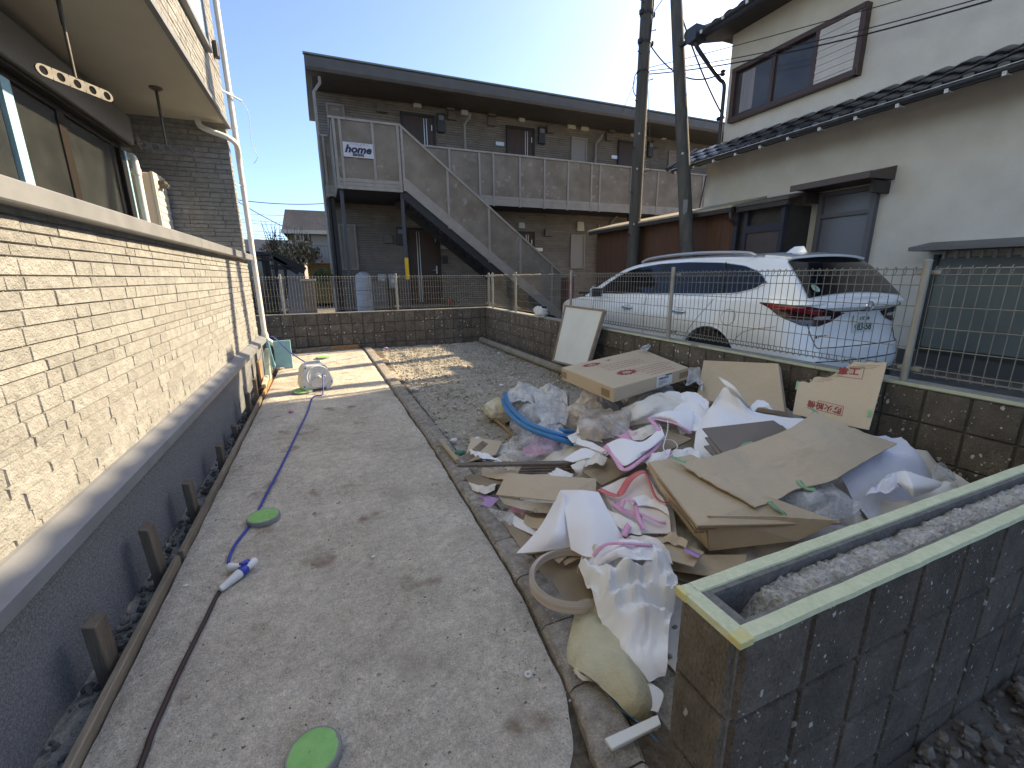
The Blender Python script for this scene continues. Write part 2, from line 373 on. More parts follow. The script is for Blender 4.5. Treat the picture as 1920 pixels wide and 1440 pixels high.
# loose gravel: low faceted stones
_t = .8507; _u = .5257
ICO = [(-_u, _t, 0), (_u, _t, 0), (-_u, -_t, 0), (_u, -_t, 0), (0, -_u, _t), (0, _u, _t), (0, -_u, -_t), (0, _u, -_t), (_t, 0, -_u), (_t, 0, _u), (-_t, 0, -_u), (-_t, 0, _u)]
ICF = [(0, 11, 5), (0, 5, 1), (0, 1, 7), (0, 7, 10), (0, 10, 11), (1, 5, 9), (5, 11, 4), (11, 10, 2), (10, 7, 6), (7, 1, 8), (3, 9, 4), (3, 4, 2), (3, 2, 6), (3, 6, 8), (3, 8, 9), (4, 9, 5), (2, 4, 11), (6, 2, 10), (8, 6, 7), (9, 8, 1)]
def stones(n, fn, smin, smax):
    mb = MB()
    for _ in range(n):
        x, y, z = fn(); s_ = smin+(smax-smin)*random.random()**2.5
        M_ = Euler((random.random()*6, random.random()*6, random.random()*6)).to_matrix()
        sc = Vector((s_, s_*random.uniform(.6, 1), s_*random.uniform(.45, .8)))
        v = [Vector((x, y, z))+M_ @ Vector((p[0]*sc.x*random.uniform(.82, 1.1), p[1]*sc.y*random.uniform(.82, 1.1), p[2]*sc.z*random.uniform(.85, 1.1))) for p in ICO]
        mb.add(v, ICF)
    return mb
def bedpt():
    y = .9+7.9*random.random()**.8; return random.uniform(.84, 3.02), y, -.03+random.uniform(-.012, .01)
stuff('gravel', stones(9000, bedpt, .008, .024), stone_m, 'loose pale grey crushed gravel lying between kerb and block wall', 'gravel')
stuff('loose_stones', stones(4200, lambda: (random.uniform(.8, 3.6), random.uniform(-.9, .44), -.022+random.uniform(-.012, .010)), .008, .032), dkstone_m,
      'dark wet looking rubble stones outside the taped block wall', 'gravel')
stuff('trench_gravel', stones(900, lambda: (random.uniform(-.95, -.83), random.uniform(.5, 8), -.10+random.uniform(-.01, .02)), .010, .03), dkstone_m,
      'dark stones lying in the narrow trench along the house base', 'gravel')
stuff('grit', stones(420, lambda: (random.choice([random.uniform(-.7, .6), random.gauss(.56, .05)]), random.uniform(.95, 6), .003), .002, .0065), stone_m, 'small grit and crumbs scattered over the concrete path', 'grit')

# ================================================================== house with stone siding, left
Xw, Yend = -1.0, 7.48
house = thing('apartment_house', 'beige stone sided house with covered balcony and white downpipe at the path', 'house', (-2, 3, -.1))
def brick_field(mb, org, ux, uz, nrm, L_, H_, h_rows, lens, dep=(.005, .008), gap=.0022, holes=()):
    """stone courses on a wall: each stone its own block, standing proud by its own depth"""
    org = Vector(org); ux = Vector(ux); uz = Vector(uz); nrm = Vector(nrm); z = 0; k = 0
    while z < H_-.01:
        h = min(random.choice(h_rows), H_-z); x = -random.random()*lens[1]
        while x < L_:
            l = random.uniform(*lens); a = max(x, 0); b_ = min(x+l, L_)
            if b_-a > .03:
                d = random.uniform(*dep); c = [(a+gap/2, z+gap/2), (b_-gap/2, z+gap/2), (b_-gap/2, z+h-gap/2), (a+gap/2, z+h-gap/2)]
                ch = .004; ci = [(a+gap/2+ch, z+gap/2+ch), (b_-gap/2-ch, z+gap/2+ch), (b_-gap/2-ch, z+h-gap/2-ch), (a+gap/2+ch, z+h-gap/2-ch)]
                base = [org+ux*p+uz*q for p, q in c]; fr = [org+ux*p+uz*q+nrm*(d+.004+random.uniform(-.002, .002)) for p, q in ci]
                mb.add(base+fr, [(4, 5, 6, 7), (0, 1, 5, 4), (1, 2, 6, 5), (2, 3, 7, 6), (3, 0, 4, 7)])
            x += l
        z += h; k += 1
# foundation, water table, lower wall, coping
g = MB(); g.box(-2.2, -.965, -2.5, Yend, -.3, .415); obj('foundation', g, stucco_grey, house)
g = MB(); prof = [(-1.02, .50), (-.985, .495), (-.905, .455), (-.905, .405), (-.96, .405)]
g.prism([(x, -2.5, z) for x, z in prof], (0, Yend+2.5, 0)); obj('water_table', g, alu, house)
g = MB(); g.box(-1.16, Xw-.012, -2.5, Yend-.012, .42, 1.60); obj('wall_core', g, siding_groove, house)
g = MB(); brick_field(g, (Xw-.012, -2.5, .455), (0, 1, 0), (0, 0, 1), (1, 0, 0), Yend+2.5-.01, 1.145, [.046, .052, .060, .066, .074], (.10, .42))
brick_field(g, (-1.16, Yend-.012, .455), (1, 0, 0), (0, 0, 1), (0, 1, 0), .16, 1.145, [.05, .06], (.1, .3))
obj('stone_wall', g, siding, house)
g = MB(); g.box(Xw+.001, Xw+.012, -2.5, Yend, .42, 1.6)
for yv in (1.55, 4.58):
    pass
g = MB(); g.box(-1.19, -.925, -2.5, 4.55, 1.585, 1.665); g.box(-1.19, -.925, 4.553, Yend+.02, 1.585, 1.665); obj('coping', g, alu, house, bevel=.006)
# recessed window wall, wing wall, balcony soffit, upper storey
g = MB(); g.box(-2.3, -2.05, -2.5, Yend, .42, 3.36); obj('window_wall_core', g, siding_groove, house)
g = MB(); brick_field(g, (-2.05, -2.5, 1.4), (0, 1, 0), (0, 0, 1), (1, 0, 0), Yend+2.3, 1.9, [.05, .06, .07], (.14, .45)); obj('window_wall', g, siding, house)
g = MB(); g.box(-2.05, Xw-.012, 7.36, Yend-.012, 1.6, 7.2); obj('wing_wall_core', g, siding_groove, house)
g = MB(); brick_field(g, (-2.05, 7.36, 1.60), (1, 0, 0), (0, 0, 1), (0, -1, 0), 1.05, 1.72, [.05, .058, .066], (.14, .42))
brick_field(g, (Xw-.012, 7.35, 1.665), (0, 1, 0), (0, 0, 1), (1, 0, 0), .125, 1.66, [.05, .058, .066], (.06, .13)); obj('wing_wall', g, siding, house)
g = MB(); g.box(-2.05, -1.0, -2.5, 7.34, 3.315, 3.36); obj('soffit', g, soffit_m, house)
g = MB(); g.box(-1.0, -.955, -2.5, Yend-.01, 3.29, 3.335); obj('drip_edge', g, alu, house)
sill = at(347, 0, X=-.95); sill2 = at(410, 127, X=-.95); zs = (sill.z+sill2.z)/2
g = MB(); g.box(-1.3, Xw-.0, -2.5, Yend-.012, 3.37, 9.0); obj('upper_wall_core', g, siding_groove, house)
g = MB(); brick_field(g, (Xw, -2.5, 3.34), (0, 1, 0), (0, 0, 1), (1, 0, 0), Yend+2.49, zs-3.34-.02, [.05, .058, .066], (.10, .42))
brick_field(g, (Xw, 6.72, zs), (0, 1, 0), (0, 0, 1), (1, 0, 0), Yend-6.73, 3.2, [.05, .058, .066], (.10, .42))
obj('upper_stone_wall', g, siding, house)
w = obj('upper_window', MB().box(-1.0, -.955, -1.5, 6.62, zs+.03, zs+2.2), mat('pale_window_film', (.42, .58, .64), (.35, .50, .56), 2, .25), house)
g = MB(); g.box(-1.0, -.93, -1.6, 6.70, zs-.02, zs+.025); g.box(-1.0, -.94, 6.62, 6.68, zs+.025, zs+2.2); g.box(-1.0, -.945, 5.5, 5.54, zs+.025, zs+2.2); obj('window_frame', g, alu, w)
# ground floor window with shutter box, left panes frosted, blue film on the frame
wX = -1.985
win = obj('window', MB().box(-2.04, wX+.01, 1.0, 6.62, 1.2, 2.78), bronze, house)
g = MB(); g.box(-2.0, wX+.035, 1.0, 6.62, 2.74, 2.80); g.box(-2.0, wX+.05, 6.52, 6.62, 1.2, 2.74); g.box(-2.0, wX+.035, 5.30, 5.42, 1.2, 2.74)
g.box(-2.0, wX+.03, 6.36, 6.42, 1.2, 2.74); obj('window_frame', g, bronze, win, bevel=.004)
obj('pane', MB().box(-2.0, wX+.022, 5.42, 6.36, 1.25, 2.72), frost, win)
obj('pane', MB().box(-2.0, wX+.018, 4.68, 5.30, 1.25, 2.72), frost, win)
obj('pane', MB().box(-2.0, wX+.020, 1.05, 4.52, 1.25, 2.72), frost, win)
obj('protective_film', MB().box(-2.0, wX+.042, 4.55, 4.67, 1.2, 2.73), film, win)
obj('protective_film', MB().box(-2.0, wX+.06, 6.625, 6.665, 1.2, 2.74), film, win)
g = MB(); g.box(-2.05, wX+.14, .5, 6.72, 2.82, 3.12); obj('shutter_box', g, mat('shutter_grey', (.165, .15, .135), (.14, .128, .115), 3, .5), house, bevel=.008)
obj('shutter_slot', MB().box(-2.05, wX+.10, .5, 6.70, 2.79, 2.818), bronze, house)
# hooded vent on the window wall
g = MB(); vs = []
for a in range(9):
    th = math.pi*a/8; vs.append([(-2.05, 6.98-.10*math.cos(th), 2.93+.14*math.sin(th)), (-1.87, 6.98-.09*math.cos(th), 2.90+.11*math.sin(th)), (-1.84, 6.98-.075*math.cos(th), 2.80+.09*math.sin(th))])
g.grid(vs, 0, .006); obj('vent_hood', g, mat('grey_brown_plastic', (.17, .15, .13), rough=.5), house, smooth=True)
# clothes pole holders hanging from the soffit (fixed)
steel = mat('worn_steel', (.13, .118, .10), (.08, .068, .053), 14, .55, metal=.2)
def holder(x, y, ln, yaw, L_=.52):
    g = MB(); g.lathe([(.06, 0), (.06, -.012), (.025, -.03)], (x, y, 3.315), n=18); g.tube([(x, y, 3.31), (x, y, 3.31-ln*.5)], .014, 12); g.tube([(x, y, 3.31-ln*.5), (x, y, 3.31-ln)], .010, 12)
    h = obj('pole_holder', g, steel, house, smooth=True, auto=40)
    g = MB(); d = Vector((math.sin(yaw), math.cos(yaw), 0)); n_ = Vector((d.y, -d.x, 0)); zc = 3.31-ln-.035; c = Vector((x, y, zc))
    # arm plate with five round holes: strip built from ring cells
    W_, T_ = .036, .012
    for k in range(5):
        cc = c+d*((k-2)*L_/5); ro = []; ri = []
        for a in range(20):
            th = 2*math.pi*a/20; ca, sa = math.cos(th), math.sin(th); q = max(abs(ca)/(L_/10), abs(sa)/W_)
            if k in (0, 4) and ca*(k-2) > 0: ro.append((ca*.045 if abs(ca) < .999 else ca*.045, sa*W_))
            else: ro.append((ca/q, sa/q))
            ri.append((ca*.026, sa*.026))
        for sgn in (-1, 1):
            A = [cc+d*p+Vector((0, 0, 1))*q+n_*sgn*T_/2 for p, q in ro]; B = [cc+d*p+Vector((0, 0, 1))*q+n_*sgn*T_/2 for p, q in ri]
            g.add(A+B, [(a, (a+1) % 20, 20+(a+1) % 20, 20+a) for a in range(20)])
        A = [cc+d*p+Vector((0, 0, 1))*q-n_*T_/2 for p, q in ri]; B = [cc+d*p+Vector((0, 0, 1))*q+n_*T_/2 for p, q in ri]
        g.add(A+B, [(a, (a+1) % 20, 20+(a+1) % 20, 20+a) for a in range(20)])
        A = [cc+d*p+Vector((0, 0, 1))*q-n_*T_/2 for p, q in ro]; B = [cc+d*p+Vector((0, 0, 1))*q+n_*T_/2 for p, q in ro]
        g.add(A+B, [(a, (a+1) % 20, 20+(a+1) % 20, 20+a) for a in range(20)])
    obj('pole_arm', g, steel, h)
hp = at(98, 0, Z=3.31)
holder(-1.45, 4.33, .62, R(28)); holder(-1.45, 6.30, .55, R(65))
# white drain pipe by the window, downpipe at the corner with its branch from the soffit
g = MB(); g.tube(spline([(-2.02, 6.80, 2.72), (-1.94, 6.80, 2.72), (-1.90, 6.80, 2.66), (-1.90, 6.80, 2.2), (-1.90, 6.80, 1.2)], 6), .036, 14); g.lathe([(.044, 0), (.044, .07)], (-1.90, 6.80, 2.52), n=16); obj('drain_pipe', g, pvc_white, house, smooth=True, auto=40)
g = MB(); dp = (-.92, 7.60)
low = [(-.93, 7.58, 8.5), (-.93, 7.58, 3), (-.93, 7.58, .50), (-.925, 7.58, .44), (-.84, 7.56, .36), (-.80, 7.55, .30), (-.79, 7.54, -.02)]
g.tube(low[:3], .036, 14); g.tube(spline(low[2:], 6), .036, 14)
for z in (.52, 1.9, 2.62, 3.35, 5.0): g.lathe([(.041, -.02), (.041, .02)], (-.93, 7.58, z), n=16)
g.lathe([(.05, 0), (.05, .09)], (-.93, 7.58, .42), n=16)
g.tube(spline([(-1.28, 7.20, 3.32), (-1.26, 7.20, 3.22), (-1.12, 7.22, 3.17), (-.97, 7.27, 3.13), (-.915, 7.40, 3.09), (-.92, 7.55, 3.0), (-.93, 7.58, 2.88)], 6), .034, 12)
g.tube([(-1.0, 7.47, 3.75), (-.88, 7.58, 3.75)], .008, 6); g.tube([(-1.0, 7.47, 2.6), (-.93, 7.58, 2.6)], .008, 6)
obj('downpipe', g, pvc_white, house, smooth=True, auto=45)
g = MB(); g.tube([(-1.0, 7.44, 3.74), (-.80, 7.62, 3.70)], .012, 8); obj('cable_stub', g, pvc_white, house)
obj('cable', MB().tube(spline([(-.80, 7.62, 3.70), (-.74, 7.64, 3.55), (-.75, 7.64, 3.2), (-.70, 7.64, 3.02), (-.76, 7.64, 2.92)], 8), .004, 5), mat('grey_cable', (.35, .4, .42), rough=.5), house)
obj('wall_lamp_box', MB().box(-.985, -.93, 7.15, 7.25, 4.02, 4.2), meter_m, house, bevel=.01)
# AC outdoor unit standing on the covered balcony
ac = thing('air_conditioner', 'beige air conditioner unit standing behind the low wall beside the window', 'air conditioner', (-1.7, 6.95, 1.6))
acm = mat('beige_enamel', (.50, .44, .38), (.46, .40, .345), 4, .45)
obj('casing', MB().box(-2.04, -1.80, 6.90, 7.33, 1.3, 2.58), acm, ac, bevel=.012)
g = MB(); g.box(-1.802, -1.77, 6.885, 7.33, 1.3, 2.59); [g.box(-1.77, -1.762, 6.92, 7.31, 1.42+.09*k, 1.47+.09*k) for k in range(12)]; obj('side_panel', g, mat('pale_enamel', (.52, .49, .44), rough=.5), ac, bevel=.003)
g = MB(); g.box(-1.765, -1.70, 7.02, 7.14, 2.44, 2.52); g.tube([(-1.75, 7.06, 2.48), (-1.66, 7.0, 2.45)], .02, 8); obj('valve', g, steel, ac, bevel=.005)
# ================================================================== block walls
def block_grid(mb, org, ux, nrm, L_, z0, z1, rows, cell=.2, gap=.008, dep=.012):
    org = Vector(org); ux = Vector(ux); nrm = Vector(nrm); n = int(math.ceil(L_/cell))
    for a in range(n):
        x0 = a*cell; x1 = min(x0+cell, L_)
        for r_ in range(len(rows)-1):
            p = [(x0+gap/2, rows[r_]+gap/2), (x1-gap/2, rows[r_]+gap/2), (x1-gap/2, rows[r_+1]-gap/2), (x0+gap/2, rows[r_+1]-gap/2)]
            ch = .005; q = [(p[0][0]+ch, p[0][1]+ch), (p[1][0]-ch, p[1][1]+ch), (p[2][0]-ch, p[2][1]-ch), (p[3][0]+ch, p[3][1]-ch)]
            up = Vector((0, 0, 1)); t = random.random()
            mb.add([org+ux*x+up*z for x, z in p]+[org+ux*x+up*z+nrm*dep for x, z in q], [(4, 5, 6, 7), (0, 1, 5, 4), (1, 2, 6, 5), (2, 3, 7, 6), (3, 0, 4, 7)], 0, t)
WT = .69
cap_m = mat('pale_wall_cap', (.30, .285, .25), (.22, .21, .185), 12, .9, bump=[(70, .5)], fine=.2)
bw = thing('block_wall', 'low dark brown block wall at the back below the mesh fence', 'wall', (1, 8.95, 0))
obj('wall_core', MB().box(-3.2, 3.27, 8.90, 9.02, -.3, WT-.01), joint_m, bw)
g = MB(); block_grid(g, (-3.2, 8.90, 0), (1, 0, 0), (0, -1, 0), 6.318, 0, WT, [-.12, .08, .28, .48, .68]); obj('block_face', g, block_m, bw)
obj('wall_cap', MB().box(-3.2, 3.125, 8.885, 9.03, WT-.012, WT+.004), cap_m, bw)
bw2 = thing('block_wall', 'long dark brown block wall on the right between the debris and the white car', 'wall', (3.2, 4.5, 0))
obj('wall_core', MB().box(3.13, 3.25, -.5, 8.898, -.3, WT-.01), joint_m, bw2)
g = MB(); block_grid(g, (3.13, -.5, 0), (0, 1, 0), (-1, 0, 0), 9.386, 0, WT, [-.12, .08, .28, .48, .68]); obj('block_face', g, block_m, bw2)
obj('wall_cap', MB().box(3.115, 3.26, -.5, 9.03, WT-.012, WT+.006), cap_m, bw2)
g = MB(); yy = -.5
while yy < 5.2:
    l = random.uniform(.5, 1.3); g.box(3.110+random.uniform(-.003, .003), 3.122+random.uniform(0, .01), yy, min(yy+l, 5.2), WT-.006, WT+.009); yy += l+random.uniform(0, .12)
obj('tape_strip', g, mat('pale_green_tape', (.50, .54, .38), (.42, .45, .33), 18, .8), bw2)
# near wall: hollow blocks, masking tape on both shells, mortar in the cores
nw = thing('block_wall', 'nearest block wall with pale green masking tape along its open mortar filled top', 'wall', (1.9, .54, 0))
x0, x1, ya, yb, zt = .645, 3.118, .452, .615, .662
g = MB()
g.box(x0+.012, x1, ya+.012, ya+.042, -.3, zt-.002); g.box(x0+.012, x1, yb-.042, yb-.012, -.3, zt-.002); g.box(x0+.012, x0+.062, ya+.042, yb-.042, -.3, zt-.002)
xx = x0+.20
while xx < x1: g.box(xx, xx+.035, ya+.042, yb-.042, -.3, zt-.045); xx += .2
obj('shell', g, blockcap_m, nw)
g = MB(); rws = [zt-.80, zt-.60, zt-.40, zt-.20, zt]
block_grid(g, (x0+.012, ya+.012, 0), (1, 0, 0), (0, -1, 0), x1-x0-.012, 0, 0, rws); block_grid(g, (x1, yb-.012, 0), (-1, 0, 0), (0, 1, 0), x1-x0-.012, 0, 0, rws)
obj('block_face', g, block_m, nw)
g = MB(); block_grid(g, (x0+.012, yb-.012, 0), (0, -1, 0), (-1, 0, 0), yb-ya-.024, 0, 0, rws, cell=.2); obj('end_face', g, mat('brown_block_end', (.20, .17, .138), (.14, .118, .096), 12, .95, bump=[(30, .9), (110, .9), (300, .6)], bdist=1.1, fine=.3, bscale=200, fine2=[(30, .2)], stretch=(1, 1, .4), speck=[(40, .16, (.50, .47, .42))]), nw)
g = MB()
def tape(a0, a1, b0, b1):
    n = 40; rows = []
    for k in range(n+1):
        xq = a0+(a1-a0)*k/n; w = .0025*fbm((xq*30, b0*9, 0)); rows.append([(xq, b0+w, zt-.009), (xq, b0+.002+w, zt+.003), (xq, (b0+b1)/2, zt+.004+.001*fbm((xq*40, 0, 2))), (xq, b1-.002+w, zt+.003), (xq, b1+w, zt-.001)])
    g.grid(rows)
tape(x0+.034, x1, ya-.0015, ya+.032)
tape(x0+.034, x1, yb-.032, yb+.0015)
rows = [[(x0-.002, yv, zt-.012), (x0, yv, zt+.003), (x0+.017, yv, zt+.0035), (x0+.036, yv, zt+.002)] for yv in [ya+(yb-ya)*k/10 for k in range(11)]]; g.grid(rows)
obj('masking_tape', g, tape_m, nw)
g = MB(); g.box(x0-.0035, x0+.034, ya-.003, ya+.026, zt-.012, zt+.0048); g.box(x0-.0035, x0+.010, yb-.03, yb+.003, zt-.015, zt+.0048); each('tape_end', g, tape_y, nw, bevel=.0015)
g = MB(); rows = []; nx, ny = 420, 20
for a in range(nx+1):
    xq = x0+.11+(x1-x0-.115)*(a/nx)**1.35
    row = []
    for b in range(ny+1):
        yq = ya+.043+(yb-ya-.086)*b/ny; e = abs(b/ny-.5)*2
        hgt = zt-.020+.010*fbm((xq, yq, 0), 7)+.008*fbm((xq, yq, 4), 34, 5)+.007*fbm((xq, yq, 9), 95, 4)+.018*fbm((xq*2.2, 0, 8))-.010*e*e
        hgt -= .11*max(0, 1-(xq-x0-.11)/.10); hgt = min(hgt, zt-.004)
        row.append((xq, yq, hgt))
    rows.append(row)
g.grid(rows); obj('mortar', g, mortar_m, nw)

# ================================================================== mesh fences
def fence_panel(mb, L_):
    """one bay along +X: upright wires bent into loops at head and foot, level wires"""
    n = int(L_/.05); z0, z1 = .045, .675
    prof = [(0, z0+.05), (.022, z0+.035), (.028, z0+.012), (.014, z0), (0, z0+.012)]
    for k in range(n+1):
        x = k*L_/n
        pts = [(x, .004, z0+.05), (x, .026, z0+.036), (x, .032, z0+.012), (x, .016, z0), (x, 0, z0+.014), (x, 0, z1-.014), (x, .016, z1), (x, .032, z1-.012), (x, .026, z1-.036), (x, .004, z1-.05)]
        mb.tube(pts, .0026, 5, caps=False)
    for z in (z0+.048, z0+.015, .21, .33, .45, .57, z1-.048, z1-.015): mb.tube([(0, -.003, z), (L_, -.003, z)], .0028, 5)
    for z in (z0+.012, z1-.012): mb.tube([(0, .034, z), (L_, .034, z)], .0028, 5)
def fence(label, org, ang, posts, L_tot, start=0):
    f = thing('mesh_fence', label, 'fence', org)
    T = Matrix.Translation(Vector(org)) @ Matrix.Rotation(ang, 4, 'Z')
    def tf(mb): mb.v = [T @ p for p in mb.v]; return mb
    for p in posts:
        g = MB(); g.tube([(p, -.03, -.01), (p, -.03, .70)], .019, 14); g.lathe([(.021, 0), (.021, .006), (.012, .014)], (p, -.03, .70), n=14)
        po = obj('post', tf(g), galv, f, smooth=True, auto=40)
        for z in (.63, .07):
            g = MB(); g.box(p-.055, p+.055, -.008, .012, z, z+.022); g.box(p-.05, p-.02, .012, .03, z-.004, z+.026); g.box(p+.02, p+.05, .012, .03, z-.004, z+.026)
            obj('clamp', tf(g), galv, po, bevel=.003)
    ed = [start]+[q for q in [posts[i] for i in range(len(posts))] if start < q < start+L_tot]+[start+L_tot]
    for a, b in zip(ed[:-1], ed[1:]):
        if b-a < .1: continue
        g = MB(); fence_panel(g, b-a-.05); g.v = [p+Vector((a+.025, 0, 0)) for p in g.v]; obj('mesh_panel', tf(g), galv_dk, f)
# wall tops: back fence along X, right fence along Y
fence('grey wire mesh fence on the back block wall in front of the apartments', (-3.2, 8.965, WT), 0, [.5, 2.47, 4.49, 6.42], 6.42, 0)
fence('long grey wire mesh fence on the right block wall beside the white car', (3.19, 8.965, WT), -math.pi/2, [.42, 1.62, 3.57, 5.53, 7.53, 9.5], 9.5, .02)
# ================================================================== apartment building behind
ap = thing('apartment_building', 'two storey dark brown apartment block with outside steel stair and walkway', 'building', (6, 13.3, .1))
YS, YW, YD = 10.8, 12.1, 13.25
xa, xb = .22, 17.0
def siding_wall(mb, x0, x1, y, z0, z1, holes=()):
    z = z0
    while z < z1-.02:
        h = min(.062, z1-z); x = x0
        while x < x1:
            l = random.uniform(.3, .75); b_ = min(x+l, x1); t = random.random()
            mb.add([(x, y, z+.006), (b_-.004, y, z+.006), (b_-.004, y+.006, z+h-.006), (x, y+.006, z+h-.004), (x, y+.02, z), (b_, y+.02, z), (b_, y+.02, z+h), (x, y+.02, z+h)],
                   [(0, 1, 2, 3), (4, 5, 1, 0), (3, 2, 6, 7)], 0, t); x = b_
        z += h
g = MB(); g.box(xa+.05, xb, YD+.012, 19, 0, 6.1); obj('wall_core', g, dark_groove, ap)
g = MB(); siding_wall(g, xa+.05, xb, YD, .1, 5.90); obj('siding_wall', g, dark_siding, ap)
g = MB()   # roof with deep fascia and gutter, lit edge strip on top
rp = [(11.98, 5.86), (11.95, 5.92), (11.95, 6.10), (12.0, 6.16), (12.05, 6.18), (19.3, 7.2), (19.3, 6.95), (12.5, 6.05), (12.45, 5.90), (12.05, 5.85)]
g.prism([(.08, y, z) for y, z in rp], (17.4, 0, 0)); obj('roof', g, roof_m, ap)
obj('roof_edge', MB().box(.06, 17.5, 11.97, 12.06, 6.165, 6.20), mat('grey_green_trim', (.16, .18, .15), rough=.5), ap)
obj('eave_soffit', MB().box(.2, 17.3, 12.42, YD+.01, 5.90, 5.94), roof_m, ap)
# walkway slab, fascia, railing
g = MB(); g.box(.24, xb, YW+.03, YD+.012, 3.28, 3.46); obj('walkway_slab', g, black_steel, ap)
def rail_run(x0, x1, y, z0, z1, posts, pm, parent, dpt=.0):
    """grimy infill panel, posts, top rail and banded fascia"""
    obj('railing_panel', MB().box(x0, x1, y, y+.012, z0+.24, z1-.03), panel_m, parent)
    g = MB(); g.box(x0, x1, y-.03, y+.05, z1-.045, z1)
    for x in posts: g.box(x-.024, x+.024, y-.024, y+.04, z0-.02, z1-.045)
    obj('railing_frame', g, rail_m, parent)
    g = MB()
    for k in range(3): g.box(x0, x1, y-.016+.004*(k % 2), y+.03, z0+k*.082, z0+k*.082+.076)
    g.box(x0, x1, y-.004, y+.03, z0, z0+.25); obj('fascia', g, rail_m, parent)
pw = [2.62, 3.33, 4.16, 4.56, 5.35, 6.12, 6.90, 7.70, 8.0, 9.15, 10.2, 11.3, 12.1, 13, 14, 15, 16]
rail_run(2.0, xb, YW, 3.25, 4.60, pw, panel_m, ap)
rail_run(.25, .52, YW, 3.25, 4.60, [.30, .46], panel_m, ap)
g = MB(); g.box(.24, .262, YW, YD, 3.2, 4.55); obj('walkway_end', g, rail_m, ap)
# doors, windows, boxes on the wall, both floors
def wall_at(px, py): return at(px, py, Y=YD)
def door(x0, x1, z1, z0, flip=False):
    d = obj('door', MB().box(x0, x1, YD-.03, YD-.008, z0, z1), door_m, ap)
    g = MB(); g.box(x0-.05, x0, YD-.06, YD, z0, z1+.07); g.box(x1, x1+.05, YD-.06, YD, z0, z1+.07); g.box(x0, x1, YD-.06, YD, z1, z1+.07); obj('door_frame', g, black_steel, d)
    s_ = x1-.32*(x1-x0) if not flip else x0+.25*(x1-x0)
    g = MB(); g.box(s_, s_+.018, YD-.036, YD-.03, z0+.05, z1-.03); g.box(s_+.07, s_+.088, YD-.036, YD-.03, z0+.05, z1-.03); each('door_trim', g, silver, d)
    hx = x1-.08 if flip else x1-.05
    g = MB(); g.tube([(hx, YD-.03, z0+.98), (hx, YD-.075, z0+.98), (hx-.12, YD-.075, z0+.98)], .011, 8); g.box(hx-.02, hx+.02, YD-.045, YD-.03, z0+.88, z0+1.1); g.box(hx-.012, hx+.012, YD-.05, YD-.03, z1-.32, z1-.18); obj('handle', g, silver, d)
Z2, Z1 = 3.46, .55
door(2.38, 3.22, 5.60, Z2); door(5.46, 6.29, 5.60, Z2); door(9.46, 10.3, 5.60, Z2)
door(2.36, 3.20, 2.64, Z1, True); door(5.52, 6.30, 2.64, Z1); door(9.45, 10.28, 2.58, Z1, True)
def panelwin(x0, x1, z0, z1, m_=None):
    w_ = obj('window', MB().box(x0, x1, YD-.018, YD-.006, z0, z1), m_ or mat('tan_blind_panel', (.26, .195, .145), (.22, .165, .125), 2, .5), ap)
    g = MB(); f_ = .045; g.box(x0-f_, x0, YD-.045, YD, z0-f_, z1+f_); g.box(x1, x1+f_, YD-.045, YD, z0-f_, z1+f_); g.box(x0, x1, YD-.045, YD, z1, z1+f_); g.box(x0, x1, YD-.045, YD, z0-f_, z0); g.box(x0+.1, x1-.1, YD-.022, YD-.017, z1-.10, z1-.06); obj('window_frame', g, rail_m, w_)
panelwin(.52, .87, 3.9, 5.60); panelwin(7.68, 8.17, 3.6, 5.55, mat('grey_blind_panel', (.27, .25, .225), rough=.5))
panelwin(.53, .88, 1.58, 2.70); panelwin(7.74, 8.20, 1.62, 2.62, mat('grey_blind_panel', (.27, .25, .225)))
panelwin(11.6, 12.2, 3.9, 5.5)
def cover(px, py, w, h, m_, d=.07, nm='vent_cover'):
    c = wall_at(px, py); g = MB(); g.hexa([(c.x-w/2, YD-.01, c.z-h/2), (c.x+w/2, YD-.01, c.z-h/2), (c.x+w/2, YD, c.z-h/2), (c.x-w/2, YD, c.z-h/2),
        (c.x-w/2, YD-d*.55, c.z+h/2), (c.x+w/2, YD-d*.55, c.z+h/2), (c.x+w/2, YD, c.z+h/2), (c.x-w/2, YD, c.z+h/2)] if False else
        [(c.x-w/2, YD-d, c.z-h/2), (c.x+w/2, YD-d, c.z-h/2), (c.x+w/2, YD, c.z-h/2), (c.x-w/2, YD, c.z-h/2), (c.x-w/2*.85, YD-d*.7, c.z+h/2), (c.x+w/2*.85, YD-d*.7, c.z+h/2), (c.x+w/2*.85, YD, c.z+h/2), (c.x-w/2*.85, YD, c.z+h/2)])
    obj(nm, g, m_, ap, bevel=.008)
for (px, py) in ((715, 203), (843, 200), (846, 218), (920, 211), (920, 229), (1030, 243), (1145, 242), (1140, 258), (1227, 271)): cover(px, py, .24 if py != 203 else .27, .23, brown_box, .12)
for (px, py) in ((727, 448), (1026, 436)): cover(px, py, .25, .24, brown_box, .12)
for (px, py, w, h) in ((782, 197, .22, .17), (870, 209, .21, .23), (977, 224, .2, .16), (1185, 252, .2, .17), (1243, 257, .18, .17), (1070, 234, .30, .26), (1095, 238, .28, .25), (790, 412, .2, .16), (977, 423, .22, .17), (1087, 425, .28, .30), (1176, 431, .15, .15)):
    cover(px, py, w, h, white_box if w < .24 else cream_box, .09, 'wall_lamp' if h < .18 else 'hatch_cover')
for (px, py) in ((826, 232), (1014, 255), (1217, 281), (750, 443), (1146, 452)):
    c = wall_at(px, py); mb_ = obj('meter_box', MB().box(c.x-.11, c.x+.11, YD-.11, YD, c.z-.24, c.z+.24), meter_m, ap, bevel=.015)
    obj('meter_window', MB().box(c.x-.07, c.x+.07, YD-.118, YD-.112, c.z+.06, c.z+.17), meter_face, mb_)
